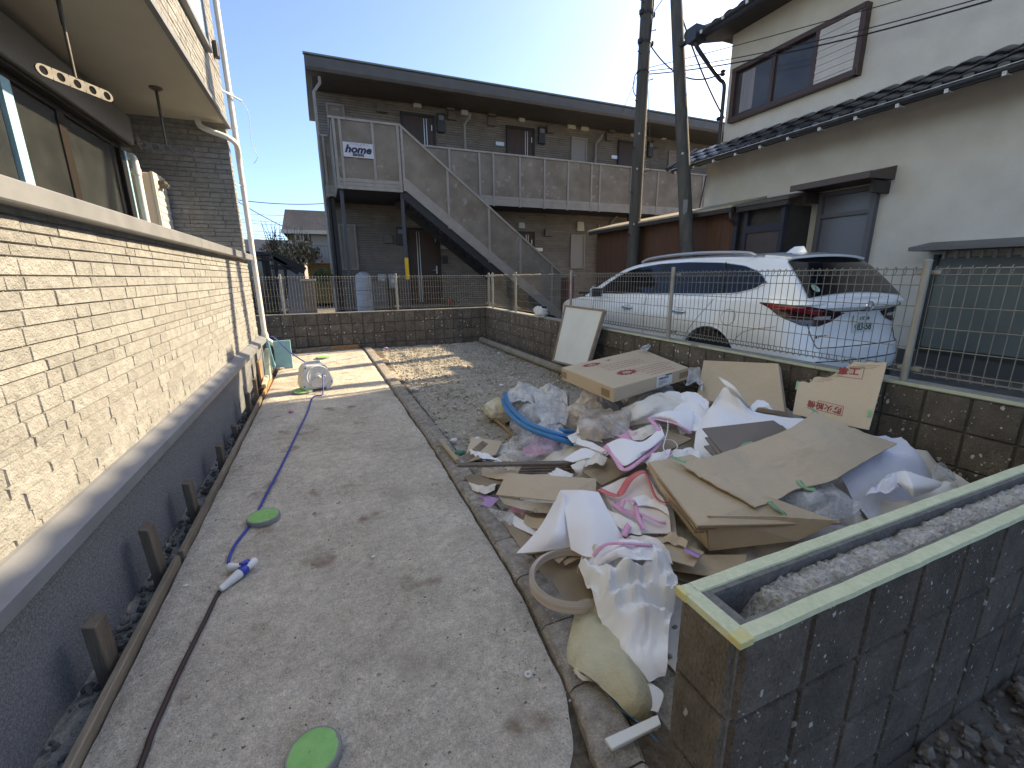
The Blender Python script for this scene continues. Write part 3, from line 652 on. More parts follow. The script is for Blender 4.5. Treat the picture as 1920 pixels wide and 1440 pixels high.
for (px, py) in ((937, 270), (1152, 295), (1010, 468), (834, 464)):
    c = wall_at(px, py); obj('mail_slot', MB().box(c.x-.13, c.x+.13, YD-.03, YD, c.z-.05, c.z+.05), silver, ap)
c = wall_at(835, 487); obj('intercom', MB().box(c.x-.07, c.x+.07, YD-.03, YD, c.z-.11, c.z+.11), meter_m, ap)
def pipe(x, z0, z1, top=True):
    g = MB(); pts = ([(x+.12, YD-.22, z1+.16), (x+.12, YD-.20, z1+.08), (x+.0, YD-.06, z1-.08)] if top else [])+[(x, YD-.06, z1-.2), (x, YD-.06, z0)]
    g.tube(pts, .036, 10); obj('drain_pipe', g, rail_m, ap, smooth=True, auto=50)
pipe(4.12, Z2, 5.62); pipe(8.52, Z2, 5.55); pipe(8.75, .1, 3.2, False); pipe(9.25, .1, 3.2)
g = MB(); g.tube([(.36, 12.1, 5.80), (.36, 12.14, 5.68), (.21, 12.2, 5.5), (.21, 12.2, .1)], .035, 10); g.tube([(.21, 12.2, 3.9), (.3, 12.3, 3.9)], .012, 6); obj('drain_pipe', g, rail_m, ap, smooth=True, auto=50)
g = MB()
for x in (.32, .40): g.box(x-.03, x+.03, 12.2, 12.26, .1, 3.2)
each('timber_post', g, mat('dark_brown_post', (.09, .075, .06), rough=.7), ap)
for x in (.30, .36, 9.22): each('support_post', MB().box(x-.04, x+.04, YW+.05, YW+.13, .1, 3.25), black_steel, ap)
# the stair: landing box, flight, treads, posts
st = obj('stair', MB().box(.46, 1.88, YS+.03, YW, 3.20, 3.44), black_steel, ap)
def part(nm, mb, m_, lab=None): return obj(nm, mb, m_, st, label=lab)
rail_run2 = [.50, .62, 1.28, 1.82]
part('landing_panel', MB().box(.46, 1.86, YS, YS+.012, 3.44, 4.58), panel_m)
g = MB(); g.box(.40, 1.875, YS-.03, YS+.05, 4.57, 4.615)
for x in rail_run2: g.box(x-.026, x+.026, YS-.026, YS+.03, 3.22, 4.57)
g.box(.42, .47, YS+.05, YW, 4.57, 4.61); part('landing_rail', g, rail_m)
g = MB()
for k in range(3): g.box(.46, 1.86, YS-.018+.004*(k % 2), YS+.02, 3.21+k*.076, 3.21+k*.076+.07)
g.box(.46, 1.86, YS-.004, YS+.02, 3.21, 3.44); part('landing_fascia', g, rail_m)
part('landing_side', MB().box(.45, .465, YS, YW, 3.22, 4.56), panel_m)
# sloping flight (two sides)
A, B = Vector((1.88, 0, 4.60)), Vector((5.86, 0, 1.53)); sl = (B.z-A.z)/(B.x-A.x)
def zr(x): return A.z+sl*(x-A.x)
DROP = 1.32; xe = 6.0
for y, nm in ((YS, 'near'), (YW-.05, 'far')):
    poly = [(1.90, zr(1.90)-.03), (xe, zr(xe)-.03), (xe, zr(xe)-1.06), (1.90, zr(1.90)-1.06)]
    part('flight_panel', MB().prism([(x, y, z) for x, z in poly], (0, .012, 0)), panel_m)
    g = MB(); g.beam((1.86, y, zr(1.86)-.022), (xe+.02, y, zr(xe+.02)-.022), .08, .045)
    for k in range(3): g.beam((1.90, y, zr(1.9)-1.09-.088*k), (xe, y, zr(xe)-1.09-.088*k), .036+.006*(k % 2), .080)
    if nm == 'near':
        for x in (1.90, 2.91, 3.93, 4.78, 5.72): g.box(x-.026, x+.026, y-.028, y+.03, max(zr(x)-1.34, .1), zr(x)-.03)
    part('flight_frame', g, rail_m)
g = MB(); n = 15
for k in range(n):
    x = 2.05+(5.55-2.05)*k/(n-1); z = 3.42+(sl*(x-2.05))-.08
    g.box(x-.13, x+.15, YS+.04, YW-.05, z-.035, z); g.box(x-.13, x-.125, YS+.04, YW-.05, z-.15, z-.035)
part('tread', g, black_steel)
g = MB(); g.beam((1.9, YS+.055, zr(1.9)-1.36), (xe, YS+.055, zr(xe)-1.36), .05, .26); g.beam((1.9, YW-.06, zr(1.9)-1.36), (xe, YW-.06, zr(xe)-1.36), .05, .26); part('stringer', g, black_steel)
for x in (.54, 1.84): part('stair_post', MB().box(x-.035, x+.035, YS+.05, YS+.12, .1, 3.2), mat('blue_grey_post', (.055, .058, .068), rough=.5))
part('yellow_marker', MB().box(1.80, 1.884, YS+.03, YS+.05, 1.28, 1.78), mat('yellow_band', (.75, .42, .03), rough=.6))
# name board on the landing
s0, s1 = at(642, 265, Y=YS-.035), at(701, 297, Y=YS-.035); zt2, zb2 = s0.z, at(645, 293, Y=YS-.035).z; sw, shh = s1.x-s0.x, zt2-zb2
sg = part('name_board', MB().box(s0.x, s1.x, YS-.035, YS-.028, zb2, zt2), mat('white_sign', (.50, .51, .54), rough=.5))
g = MB(); text_mb(g, 'home', (s0.x+.03*sw, YS-.037, zb2+.32*shh), sw*.30, (1, 0, 0), (0, 0, 1), shear=.3, bold=.008)
xs_ = [p.x for p in g.v]; k_ = .90*sw/(max(xs_)-min(xs_)); x_0 = min(xs_); z_0 = zb2+.32*shh
g.v = [Vector((s0.x+.05*sw+(p.x-x_0)*k_, p.y, z_0+(p.z-z_0)*min(k_, 1.1))) for p in g.v]
obj('lettering', g, mat('dark_blue_letter', (.02, .022, .06), rough=.5), sg)
g = MB(); text_mb(g, '～ いしょう ～', (s0.x+.26*sw, YS-.037, zb2+.82*shh), sw*.09, (1, 0, 0), (0, 0, 1)); text_mb(g, 'BSHMG', (s0.x+.30*sw, YS-.037, zb2+.09*shh), sw*.115, (1, 0, 0), (0, 0, 1), bold=.005)
obj('lettering', g, mat('grey_letter', (.07, .07, .085), rough=.5), sg)
# gas meters, tank and boxes standing in the yard
for px, cx in ((717, 1), (736, 2)):
    p = at(px, 533, Y=12.9); t = thing('gas_meter', 'grey gas meter on pipes left of the other under the stair' if cx == 1 else 'grey gas meter on pipes closer to the dark brown door', 'meter', (p.x, 12.9, .1))
    obj('meter_case', MB().box(p.x-.11, p.x+.11, 12.78, 12.98, p.z-.12, p.z+.28), mat('grey_meter', (.36, .36, .35), rough=.5), t, bevel=.03)
    obj('dial', MB().box(p.x-.05, p.x+.05, 12.77, 12.779, p.z+.05, p.z+.14), mat('white_dial', (.7, .7, .7), rough=.4), t)
    g = MB(); g.tube([(p.x-.07, 12.9, p.z-.1), (p.x-.07, 12.9, .08)], .02, 8); g.tube([(p.x+.07, 12.9, p.z-.1), (p.x+.07, 12.9, .08)], .02, 8); each('gas_pipe', g, rail_m, t)
p = at(683, 545, Y=11.6); t = thing('water_tank', 'pale grey upright cylinder tank with domed top beside the stair post', 'tank', (p.x, 11.6, .08))
g = MB(); g.lathe([(.20, .08), (.20, 1.30), (.17, 1.40), (.08, 1.46), (.0, 1.47)], (p.x, 11.6, 0), n=24); obj('tank_body', g, mat('pale_grey_tank', (.34, .36, .38), (.28, .30, .31), 3, .5), t, smooth=True, auto=40)
g = MB(); [g.lathe([(.203, 0), (.203, .012)], (p.x, 11.6, z), n=24) for z in (.62, 1.02)]; each('band', g, black_steel, t)
p = at(578, 530, Y=9.9); t = thing('brick_pillar', 'short tan brick gate pillar with pale cap behind the mesh fence', 'pillar', (p.x, 9.9, .08))
obj('pillar_body', MB().box(p.x-.11, p.x+.11, 9.8, 10.02, .08, 1.28), mat('tan_brick', (.22, .18, .14), (.17, .14, .11), 9, .9, bump=[(40, .4)]), t)
obj('cap', MB().box(p.x-.14, p.x+.14, 9.77, 10.05, 1.28, 1.32), mat('pale_cap', (.42, .39, .34)), t)
p = at(700, 550, Y=12.8); one('storage_box', MB().box(p.x-.35, p.x+.35, 12.6, 13.0, .09, 1.25), mat('taupe_box', (.17, .15, .13), rough=.6), 'taupe storage cabinet against the apartment wall left of the gas meters', 'cabinet', bevel=.02)
p = at(1062, 535, Y=11.5); one('red_bin', MB().box(p.x-.12, p.x+.18, 11.3, 11.7, .09, 1.28), mat('faded_red_plastic', (.20, .03, .045), (.15, .025, .035), 4, .5), 'faded red upright container at the foot of the stair behind the fence', 'bin', bevel=.03)
# ================================================================== tiled house on the right
rh = thing('tiled_house', 'tall sand coloured stucco house with black tile roofs beside the utility poles', 'house', (9, 3, .1))
HX, HC, HL = 7.5, 7.07, 7.42
obj('lower_wall', MB().box(HX, 13, -6, HL, 0, 3.72), stucco, rh)
obj('upper_wall', MB().box(HX-.006, 12.99, -6.01, HC, 3.72, 5.75), stucco, rh)
def tiles(mb, y0, y1, x_e, z_e, x_t, z_t, courses, pitch=.28):
    """pantile courses: waves across, a step at every course, a rounded nose at the eave"""
    n = int((y1-y0)/pitch*8)
    for c_ in range(courses):
        a = c_/courses; b = (c_+1)/courses; rows = []
        for (t, lift) in ((a, .052), (a+.02/courses, .058), ((a+b)/2, .038), (b+.10/courses, .012)):
            row = []
            for k in range(n+1):
                y = y0+(y1-y0)*k/n; ph = ((y-y0)/pitch) % 1
                wv = .022*max(0, math.cos((ph-.5)*2*math.pi))**.8 if abs(ph-.5) < .25 else -.012*math.sin(min(ph, 1-ph)/.25*math.pi)
                row.append((x_e+(x_t-x_e)*t, y, z_e+(z_t-z_e)*t+lift+wv))
            rows.append(row)
        mb.grid(rows, 0, .02)
# lower (pent) roof
g = MB(); tiles(g, -6, 7.72, 6.83, 3.40, 7.52, 3.80, 3); obj('pent_roof_tiles', g, tile_m, rh, smooth=True, auto=50)
g = MB()
k = 7.72-.14
while k > -3: g.lathe([(.0, 0), (.05, .0), (.055, .02), (.05, .05)], (6.825, k, 3.455), axis=(1, 0, 0), n=12); k -= .28
each('eave_tile_end', g, tile_m, rh, smooth=True, auto=40)
g = MB(); g.prism([(6.84, -6, 3.395), (6.84, -6, 3.345), (HX, -6, 3.58), (HX, -6, 3.76), (6.9, -6, 3.425)], (0, 13.68, 0)); obj('pent_eave', g, eave_m, rh)
g = MB(); g.grid([[(6.76+.05*math.cos(t), y, 3.385-.05*math.sin(t)) for t in [math.pi*q/6 for q in range(7)]] for y in (-6, 7.6)], 0, .004); obj('gutter', g, mat('dark_gutter', (.04, .04, .045), rough=.4), rh, smooth=True)
obj('gutter_wire', MB().tube([(6.715, -6, 3.40), (6.715, 7.62, 3.40)], .005, 5), mat('pale_wire', (.55, .55, .52), rough=.5), rh)
g = MB(); y = 7.45
while y > -2: g.box(6.70, 6.72, y-.016, y+.016, 3.305, 3.345); g.box(6.70, 6.86, y-.006, y+.006, 3.325, 3.335); y -= .47
each('gutter_bracket', g, mat('pale_bracket', (.60, .60, .57), rough=.5), rh)
g = MB(); g.tube([(7.05, 7.75, 3.56), (7.52, 7.75, 3.86)], .06, 10); g.lathe([(.0, 0), (.085, .0), (.085, .06)], (7.0, 7.75, 3.52), axis=(1, 0, .6), n=14); g.tube([(6.75, 7.74, 3.44), (7.05, 7.74, 3.60)], .05, 8); obj('ridge_end_tile', g, tile_m, rh, smooth=True, auto=40)
# main roof: eave along the wall, gable end toward the poles
EZ, EX = 5.60, 6.80
rz = lambda x: EZ+(x-EX)*math.tan(R(23))
g = MB(); tiles(g, -7, 7.40, EX, EZ, 10.2, rz(10.2), 11); tiles(g, -7, 7.40, 13.6, EZ, 10.2, rz(10.2), 11); obj('main_roof_tiles', g, tile_m, rh, smooth=True, auto=50)
g = MB(); g.prism([(EX+.03, -7, EZ), (EX+.03, -7, EZ-.09), (HX, -7, EZ+.06), (12.9, -7, EZ+.06), (13.57, -7, EZ-.09), (13.57, -7, EZ), (10.2, -7, rz(10.2)-.01)], (0, 14.32, 0)); obj('main_eave', g, eave_m, rh)
g = MB(); g.beam((EX-.05, 7.36, EZ-.01), (10.2, 7.36, rz(10.2)+.0), .05, .20); g.beam((13.6, 7.36, EZ), (10.2, 7.36, rz(10.2)), .05, .20); obj('barge_board', g, eave_m, rh)
g = MB(); g.tube([(EX-.08, 7.38, EZ+.06), (10.2, 7.38, rz(10.2)+.11)], .075, 10); g.lathe([(0, 0), (.10, 0), (.10, .08)], (EX-.10, 7.38, EZ+.05), axis=(1, 0, .4), n=14); obj('verge_tile', g, tile_m, rh, smooth=True, auto=40)
g = MB(); g.grid([[(EX-.10+.055*math.cos(t), y, EZ-.03-.055*math.sin(t)) for t in [math.pi*q/6 for q in range(7)]] for y in (-7, 7.62)], 0, .004); g.box(EX-.20, EX+.05, 7.08, 7.30, EZ-.14, EZ+.10); obj('main_gutter', g, MATS['dark_gutter'], rh, smooth=False)
g = MB(); y = 7.0
while y > -2: g.box(EX-.165, EX-.145, y-.022, y+.022, EZ-.085, EZ-.035); y -= .47
each('gutter_bracket', g, MATS['pale_bracket'], rh)
g = MB(); g.tube(spline([(EX-.06, 7.18, EZ-.1), (EX-.04, 7.18, EZ-.22), (7.3, 7.16, EZ-.62), (7.44, 7.13, EZ-.72), (7.45, 7.12, EZ-.95)], 5)+[(7.45, 7.12, 3.8)], .036, 10); g.tube([(7.44, 7.36, 3.3), (7.44, 7.47, 2.7)], .014, 6); obj('drain_pipe', g, MATS['dark_gutter'], rh, smooth=True, auto=50)
g = MB(); g.lathe([(.03, 0), (.05, .02), (.03, .05), (.05, .08), (.02, .10)], (7.42, 7.16, 5.02), n=10); g.lathe([(.03, 0), (.05, .03), (.03, .06)], (7.42, 7.16, 4.25), n=10); each('insulator', g, black_steel, rh)
# sliding window with shutter box upstairs
w = obj('window', MB().box(HX-.05, HX-.01, 5.30, 6.82, 4.22, 4.93), dimglass, rh)
g = MB()
for a in ((4.68, 6.90, 4.12, 4.20), (4.68, 6.90, 4.95, 5.02)): g.box(HX-.13, HX, *a)
for a in ((4.66, 4.73, 4.12, 5.02), (5.30, 5.36, 4.20, 4.95), (6.82, 6.90, 4.20, 4.95)): g.box(HX-.12, HX, *a)
g.box(HX-.085, HX, 6.05, 6.11, 4.20, 4.95); obj('window_frame', g, mat('red_brown_frame', (.075, .042, .036), rough=.45), w)
g = MB()
for k in range(15): g.box(HX-.11-.006*(k % 2), HX-.01, 4.73, 5.30, 4.20+k*.05, 4.20+k*.05+.046)
obj('shutter_panel', g, mat('pale_slatted_panel', (.56, .53, .50), (.50, .475, .45), 3, .5), w)
obj('curtain', MB().box(HX-.055, HX-.049, 6.45, 6.72, 4.25, 4.9), mat('pale_curtain', (.28, .27, .29), (.2, .2, .22), 6, .9, stretch=(1, 6, .3)), w)
# entrance door with its little hood
d = obj('door', MB().box(HX-.03, HX-.008, 4.20, 4.88, .1, 2.52), mat('dim_grey_door', (.125, .13, .155), rough=.3), rh)
g = MB(); g.box(HX-.09, HX, 4.13, 4.20, .1, 2.56); g.box(HX-.09, HX, 4.88, 4.95, .1, 2.56); g.box(HX-.08, HX, 4.20, 4.88, 2.18, 2.24); g.box(HX-.08, HX, 4.20, 4.88, 2.50, 2.57); g.box(HX-.05, HX-.02, 4.24, 4.84, 2.20, 2.20); obj('door_frame', g, mat('grey_door_frame', (.10, .10, .115), rough=.5), d)
obj('transom', MB().box(HX-.028, HX-.01, 4.20, 4.88, 2.24, 2.50), dimglass, d)
g = MB(); g.prism([(6.90, 3.98, 2.585), (6.90, 3.98, 2.645), (7.49, 3.98, 2.78), (7.49, 3.98, 2.60)], (0, 1.05, 0)); g.box(6.86, 6.90, 3.95, 5.06, 2.575, 2.66); obj('door_hood', g, mat('brown_metal_hood', (.09, .065, .058), rough=.5), rh)
g = MB(); g.box(7.1, 7.49, 4.02, 4.06, 2.42, 2.58); g.box(7.1, 7.49, 4.95, 4.99, 2.42, 2.58); each('hood_bracket', g, eave_m, rh)
# second hood over a dark ground floor window
g = MB(); g.prism([(7.0, -3, 1.60), (7.0, -3, 1.645), (7.5, -3, 1.72), (7.5, -3, 1.60)], (0, 6.42, 0)); obj('window_hood', g, mat('grey_metal_hood', (.13, .125, .13), rough=.5), rh)
g = MB(); [g.box(7.44, 7.49, y, y+.03, 1.50, 1.60) for y in [-2.9+.12*k for k in range(52)]]; each('hood_dentil', g, mat('pale_dentil', (.4, .4, .4), rough=.6), rh)
w = obj('window', MB().box(7.46, 7.49, -2.8, 3.30, .35, 1.52), mat('green_grey_glass', (.10, .125, .12), (.14, .165, .16), 2, .3, spec=.6), rh)
g = MB(); [g.box(7.43, 7.5, y, y+.05, .3, 1.56) for y in (-2.85, -1.3, .2, 1.75, 3.28)]; g.box(7.43, 7.5, -2.8, 3.3, .28, .35); obj('window_frame', g, mat('dark_green_frame', (.035, .045, .042), rough=.5), w)
obj('plinth', MB().box(7.45, 7.5, -6, 3.9, 0, .28), mat('plinth_grey', (.07, .075, .075), rough=.9), rh)
# lean-to shed in front of the wall
sh = thing('lean_to_shed', 'low lean-to shed with rust brown boards and dark door behind the white car', 'shed', (7.1, 7.3, .08))
g = MB(); y = 6.05
while y < 10.4:
    wd = random.uniform(.10, .14); g.box(6.92+random.uniform(0, .006), 6.96, y+.002, y+wd-.002, .08, 2.52); y += wd
obj('board_wall', g, board_m, sh)
obj('shed_core', MB().box(6.965, 7.49, 5.1, 10.5, .08, 2.40), eave_m, sh)
g = MB(); g.prism([(6.66, 5.95, 2.465), (6.66, 5.95, 2.50), (7.50, 5.95, 2.70), (7.50, 5.95, 2.655)], (0, 4.62, 0)); obj('shed_roof', g, mat('pale_sheet_roof', (.42, .35, .26), (.34, .28, .20), 6, .5), sh)
g = MB(); g.prism([(6.74, 4.98, 2.46), (6.74, 4.98, 2.50), (7.50, 4.98, 2.66), (7.50, 4.98, 2.62)], (0, .96, 0)); obj('shed_roof', g, mat('dark_sheet_roof', (.10, .085, .075), rough=.6), sh)
g = MB(); g.box(6.66, 6.74, 5.97, 10.5, 2.39, 2.462); g.box(6.76, 6.82, 5.0, 5.94, 2.38, 2.455); obj('shed_eave', g, eave_m, sh)
g = MB(); g.box(6.87, 6.95, 5.98, 6.06, .08, 2.4); g.box(6.87, 6.95, 5.78, 5.85, .08, 2.4); g.box(6.87, 6.95, 5.10, 5.17, .08, 2.4); g.box(6.87, 6.95, 5.17, 5.78, 2.02, 2.14); each('post', g, mat('blue_black_post', (.03, .03, .042), rough=.6), sh)
obj('door', MB().box(6.90, 6.92, 5.17, 5.78, .1, 2.02), mat('purple_brown_door', (.085, .062, .058), (.07, .05, .048), 5, .6), sh)
g = MB(); g.tube(spline([(6.70, 6.0, 2.40), (6.72, 6.0, 2.28), (6.88, 6.02, 2.18), (6.90, 6.02, 2.05)], 4)+[(6.90, 6.02, .1)], .03, 8); obj('drain_pipe', g, mat('brown_pipe', (.07, .05, .045), rough=.5), sh, smooth=True)

# ================================================================== utility poles and cables
P1 = Vector((6.67, 8.60, 0)); r1 = .125
up = thing('utility_pole', 'upright weathered utility pole carrying cable clamps and step bolts', 'pole', (P1.x, P1.y, .08))
g = MB(); g.tube([P1+Vector((0, 0, z)) for z in (.0, 3, 6, 9, 11)], [.135, .13, .122, .115, .11], 20); obj('pole_shaft', g, pole_m, up, smooth=True, auto=40)
def z_on(px, py, P_): d_ = ray(px, py); t = P_.y/d_.y; return CAM_H+t*d_.z
zb = [z_on(1205, y, P1) for y in (25, 80, 135)]
g = MB()
for z in zb: g.lathe([(.128, -.025), (.133, -.02), (.133, .02), (.128, .025)], (P1.x, P1.y, z), n=20)
for z in zb[:2]: g.box(P1.x-.17, P1.x-.12, P1.y-.06, P1.y+.02, z-.03, z+.05); g.box(P1.x+.12, P1.x+.18, P1.y-.06, P1.y+.02, z-.04, z+.04)
each('band', g, black_steel, up)
g = MB()
for k in range(14):
    z = 2.2+.45*k; s_ = 1 if k % 2 else -1; g.tube([(P1.x+.10*s_, P1.y-.03, z), (P1.x+.20*s_, P1.y-.06, z+.03)], .008, 6); g.lathe([(.015, 0), (.015, .01)], (P1.x+.20*s_, P1.y-.06, z+.03), axis=(s_, 0, .3), n=8)
each('step_bolt', g, black_steel, up)
g = MB(); g.tube([(P1.x+.05+.02*math.sin(z*3), P1.y-.125, z) for z in [zb[1]+.3*k for k in range(16)]], .014, 6); g.tube(spline([(P1.x-.13, P1.y-.03, zb[2]), (P1.x-.24, P1.y-.05, zb[2]-.12), (P1.x-.27, P1.y-.05, zb[2]-.38), (P1.x-.16, P1.y-.03, zb[2]-.5)], 6), .009, 6); obj('cable', g, wire_m, up)
g = MB(); [g.lathe([(.022, 0), (.018, .006)], (P1.x-.09, P1.y-.095, z), axis=(-.6, -.8, 0), n=10) for z in (2.45, 3.6, 4.3)]; each('cap_nail', g, mat('pale_nail_cap', (.5, .42, .38)), up)
A_ = at(1289, 478, Y=6.62); B_ = at(1268, -4, Y=7.9); d_ = (B_-A_); B2 = B_+d_*.6; A2 = A_-d_*(A_.z/d_.z)
sp = thing('utility_pole', 'leaning brace pole with pale scar and white nail cap in front of the brown shed', 'pole', (A2.x, A2.y, .05))
g = MB(); g.tube([A2.lerp(B2, q) for q in (0, .25, .5, .75, 1)], [.128, .122, .114, .108, .10], 20); obj('pole_shaft', g, pole_m, sp, smooth=True, auto=40)
dn = (B2-A2).normalized(); side = Vector((-.75, -.66, 0)).normalized()
q = at(1283, 395, Y=6.7); c0 = A_+(dn*((q.z-A_.z)/dn.z))
g = MB(); g.hexa([c0+side*.122+Vector(v) for v in ((-.02, -.0, -.16), (.025, -.03, -.16), (.025, 0, -.16), (-.02, .03, -.16), (-.03, 0, .2), (.02, -.03, .2), (.02, 0, .2), (-.03, .03, .2))]); obj('scar', g, mat('pale_bare_wood', (.22, .225, .225), (.17, .175, .17), 8, .8), sp)
g = MB(); [g.lathe([(.026, 0), (.02, .008)], A_+dn*((z-A_.z)/dn.z)+side*.118, axis=side, n=10) for z in (2.5, 3.55)]; each('cap_nail', g, mat('pink_nail_cap', (.55, .42, .38)), sp)
wires = []
def cable(label, a, b, sag, r_=.008, m_=None, n=18):
    a = Vector(a); b = Vector(b); pts = [a.lerp(b, k/n)-Vector((0, 0, 4*sag*(k/n)*(1-k/n))) for k in range(n+1)]
    o = one('cable', MB().tube(pts, r_, 6), m_ or wire_m, label, 'cable', smooth=True); wires.append(o); return o
top = lambda z: P1+Vector((.13, 0, z))
cable('thick drooping cable from upper pole clamp across to the insulator at the house corner', top(zb[1]), (7.42, 7.18, 5.07), .32, .013)
cable('twin service cable from pole band passing in front of the stucco house, lower strand', top(zb[2]-.02), at(1860, 0, X=7.2), .12, .010)
cable('thin service cable from pole band passing in front of the upstairs window, upper strand', top(zb[2]+.04), at(1845, -5, X=7.25), .10, .007)
cable('finest of the cables crossing the upstairs wall above the slatted panel', top(zb[2]+.10), at(1700, -3, X=7.25), .02, .006)
cable('heavy black cable falling steeply from the leaning pole to the pent roof end', at(1278, 30, Y=7.95), at(1358, 222, X=7.55), .10, .016)
cable('thin stay wire descending from upright pole clamp behind the leaning pole', top(zb[1]-.02), (10.5, 15.5, 6.1), .05, .006)
cable('white marked guard cable slanting down behind the leaning pole to the lower roof', top(zb[2]-.1), (9.2, 11.5, 4.2), .06, .010, mat('spiral_marked_cable', (.03, .03, .03), (.55, .55, .52), 26, .5, contrast=(.5, .52)))
cable('slender line running beside the white marked cable behind the poles', top(zb[2]-.06), (9.4, 11.5, 4.35), .05, .006)
cable('wire rising from the pole head off to the upper right', top(zb[0]), (8.2, 8.0, 8.6), .0, .008)
# ================================================================== far left: neighbours, shrubs
nb = thing('yellow_house', 'far yellow house with grey tile roof and white first floor balcony door', 'house', at(590, 520, Z=.1))
yw = mat('yellow_render', (.20, .155, .075), (.18, .14, .068), 3, .9); grt = mat('grey_roof_tile', (.045, .048, .056), (.03, .032, .038), .9, .95, spec=.05, bump=[(9, .5)], stretch=(1, .15, 1))
YN = 26.0
q = lambda x, y, Y=YN: at(x, y, Y=Y)
a_ = q(541, 432); b_ = q(640, 432)
obj('wall', MB().box(a_.x, a_.x+9, YN, YN+8, 0, q(560, 432).z), yw, nb)
e0 = q(528, 431, YN-.5); e1 = q(655, 434, YN-.5); r0 = q(540, 389, YN+3.2)
ez = (e0.z+.0); g = MB(); rz_ = r0.z+.0
g.prism([(e0.x, YN-.5, ez), (e0.x, YN-.5, ez-.12), (e0.x, YN+8.5, ez-.12), (e0.x, YN+8.5, ez), (e0.x, YN+4, rz_)], (10, 0, 0)); obj('roof', g, grt, nb)
g = MB(); g.box(e0.x-.03, e0.x+10, YN-.56, YN-.49, ez-.16, ez+.02); obj('gutter', g, mat('cream_gutter', (.52, .48, .40), rough=.5), nb)
for (x0, x1, y0, y1) in ((556, 561, 441, 450), (571, 576, 440, 452)):
    p0 = q(x0, y1, YN-.02); p1 = q(x1, y0, YN-.02); w = obj('window', MB().box(p0.x, p1.x, YN-.03, YN, p0.z, p1.z), dkglass, nb)
    obj('window_frame', MB().box(p0.x-.08, p1.x+.08, YN-.02, YN+.01, p0.z-.08, p1.z+.08), mat('pale_frame', (.6, .58, .52), rough=.5), w)
p0 = q(586, 470, YN-.02); p1 = q(602, 441, YN-.02); obj('balcony_door', MB().box(p0.x, p1.x+.5, YN-.04, YN, p0.z-.5, p1.z), mat('white_door', (.34, .33, .30), rough=.5), nb)
g = MB(); zz0 = q(590, 484, YN-1).z; zz1 = q(590, 460, YN-1).z; x0 = q(543, 470, YN-1).x
g.box(x0, x0+6, YN-1.05, YN-1, zz1-.05, zz1); [g.box(x0+.16*k, x0+.16*k+.025, YN-1.04, YN-1.01, zz0, zz1) for k in range(38)]; g.box(x0, x0+6, YN-1.05, YN, zz0-.25, zz0); obj('balcony_rail', g, mat('grey_rail', (.16, .16, .17), rough=.5), nb)
YB = 19
p0 = at(470, 475, Y=YB); p1 = at(545, 447, Y=YB); dk = thing('dark_roof_house', 'low house with black roof and pinkish plaster wall beyond the fence', 'house', (p0.x+1, YB, 0))
obj('wall', MB().box(p0.x-2, at(570, 500, Y=YB).x, YB, YB+4, 0, at(500, 475, Y=YB).z), mat('pinkish_plaster', (.34, .26, .23), (.30, .23, .20), 3, .9), dk)
zt_ = at(540, 449, Y=YB+1).z; zb_ = at(490, 475, Y=YB-.4).z
g = MB(); g.prism([(p0.x-2.2, YB-.45, zb_-.06), (p0.x-2.2, YB-.45, zb_+.06), (p0.x-2.2, YB+2, zt_+.05), (p0.x-2.2, YB+4.4, zb_)], (at(542, 460, Y=YB).x-p0.x+2.2, 0, 0)); obj('roof', g, mat('black_roof', (.022, .024, .03), (.03, .032, .04), 2, .6), dk)
g = MB(); p = at(497, 490, Y=YB-.05); g.box(p.x-1.1, p.x+.2, YB-.04, YB+.01, p.z-1.5, p.z+.1); obj('window', g, dkglass, dk)
# dark timber pergola rails left of the apartments
pg = thing('garden_trellis', 'dark timber trellis frame with slanting top board beyond the back fence', 'trellis', (at(510, 560, Y=11.5).x, 11.5, .08))
blk = mat('black_timber', (.022, .019, .017), rough=.7)
g = MB()
for (xa_, ya_, xb_, yb_, w_) in ((493, 480, 512, 590, .09), (499, 482, 518, 590, .09), (517, 485, 522, 590, .07), (534, 490, 538, 560, .06)): g.beam(at(xa_, ya_, Y=11.5), at(xb_, yb_, Y=11.5), w_, w_)
each('post', g, blk, pg)
g = MB()
for (xa_, ya_, xb_, yb_, w_) in ((514, 479, 572, 508, .16), (512, 484, 560, 512, .10), (505, 498, 560, 503, .05), (508, 503, 550, 505, .04), (484, 488, 515, 487, .05)): g.beam(at(xa_, ya_, Y=11.45), at(xb_, yb_, Y=11.45), .06, w_)
each('rail', g, blk, pg)
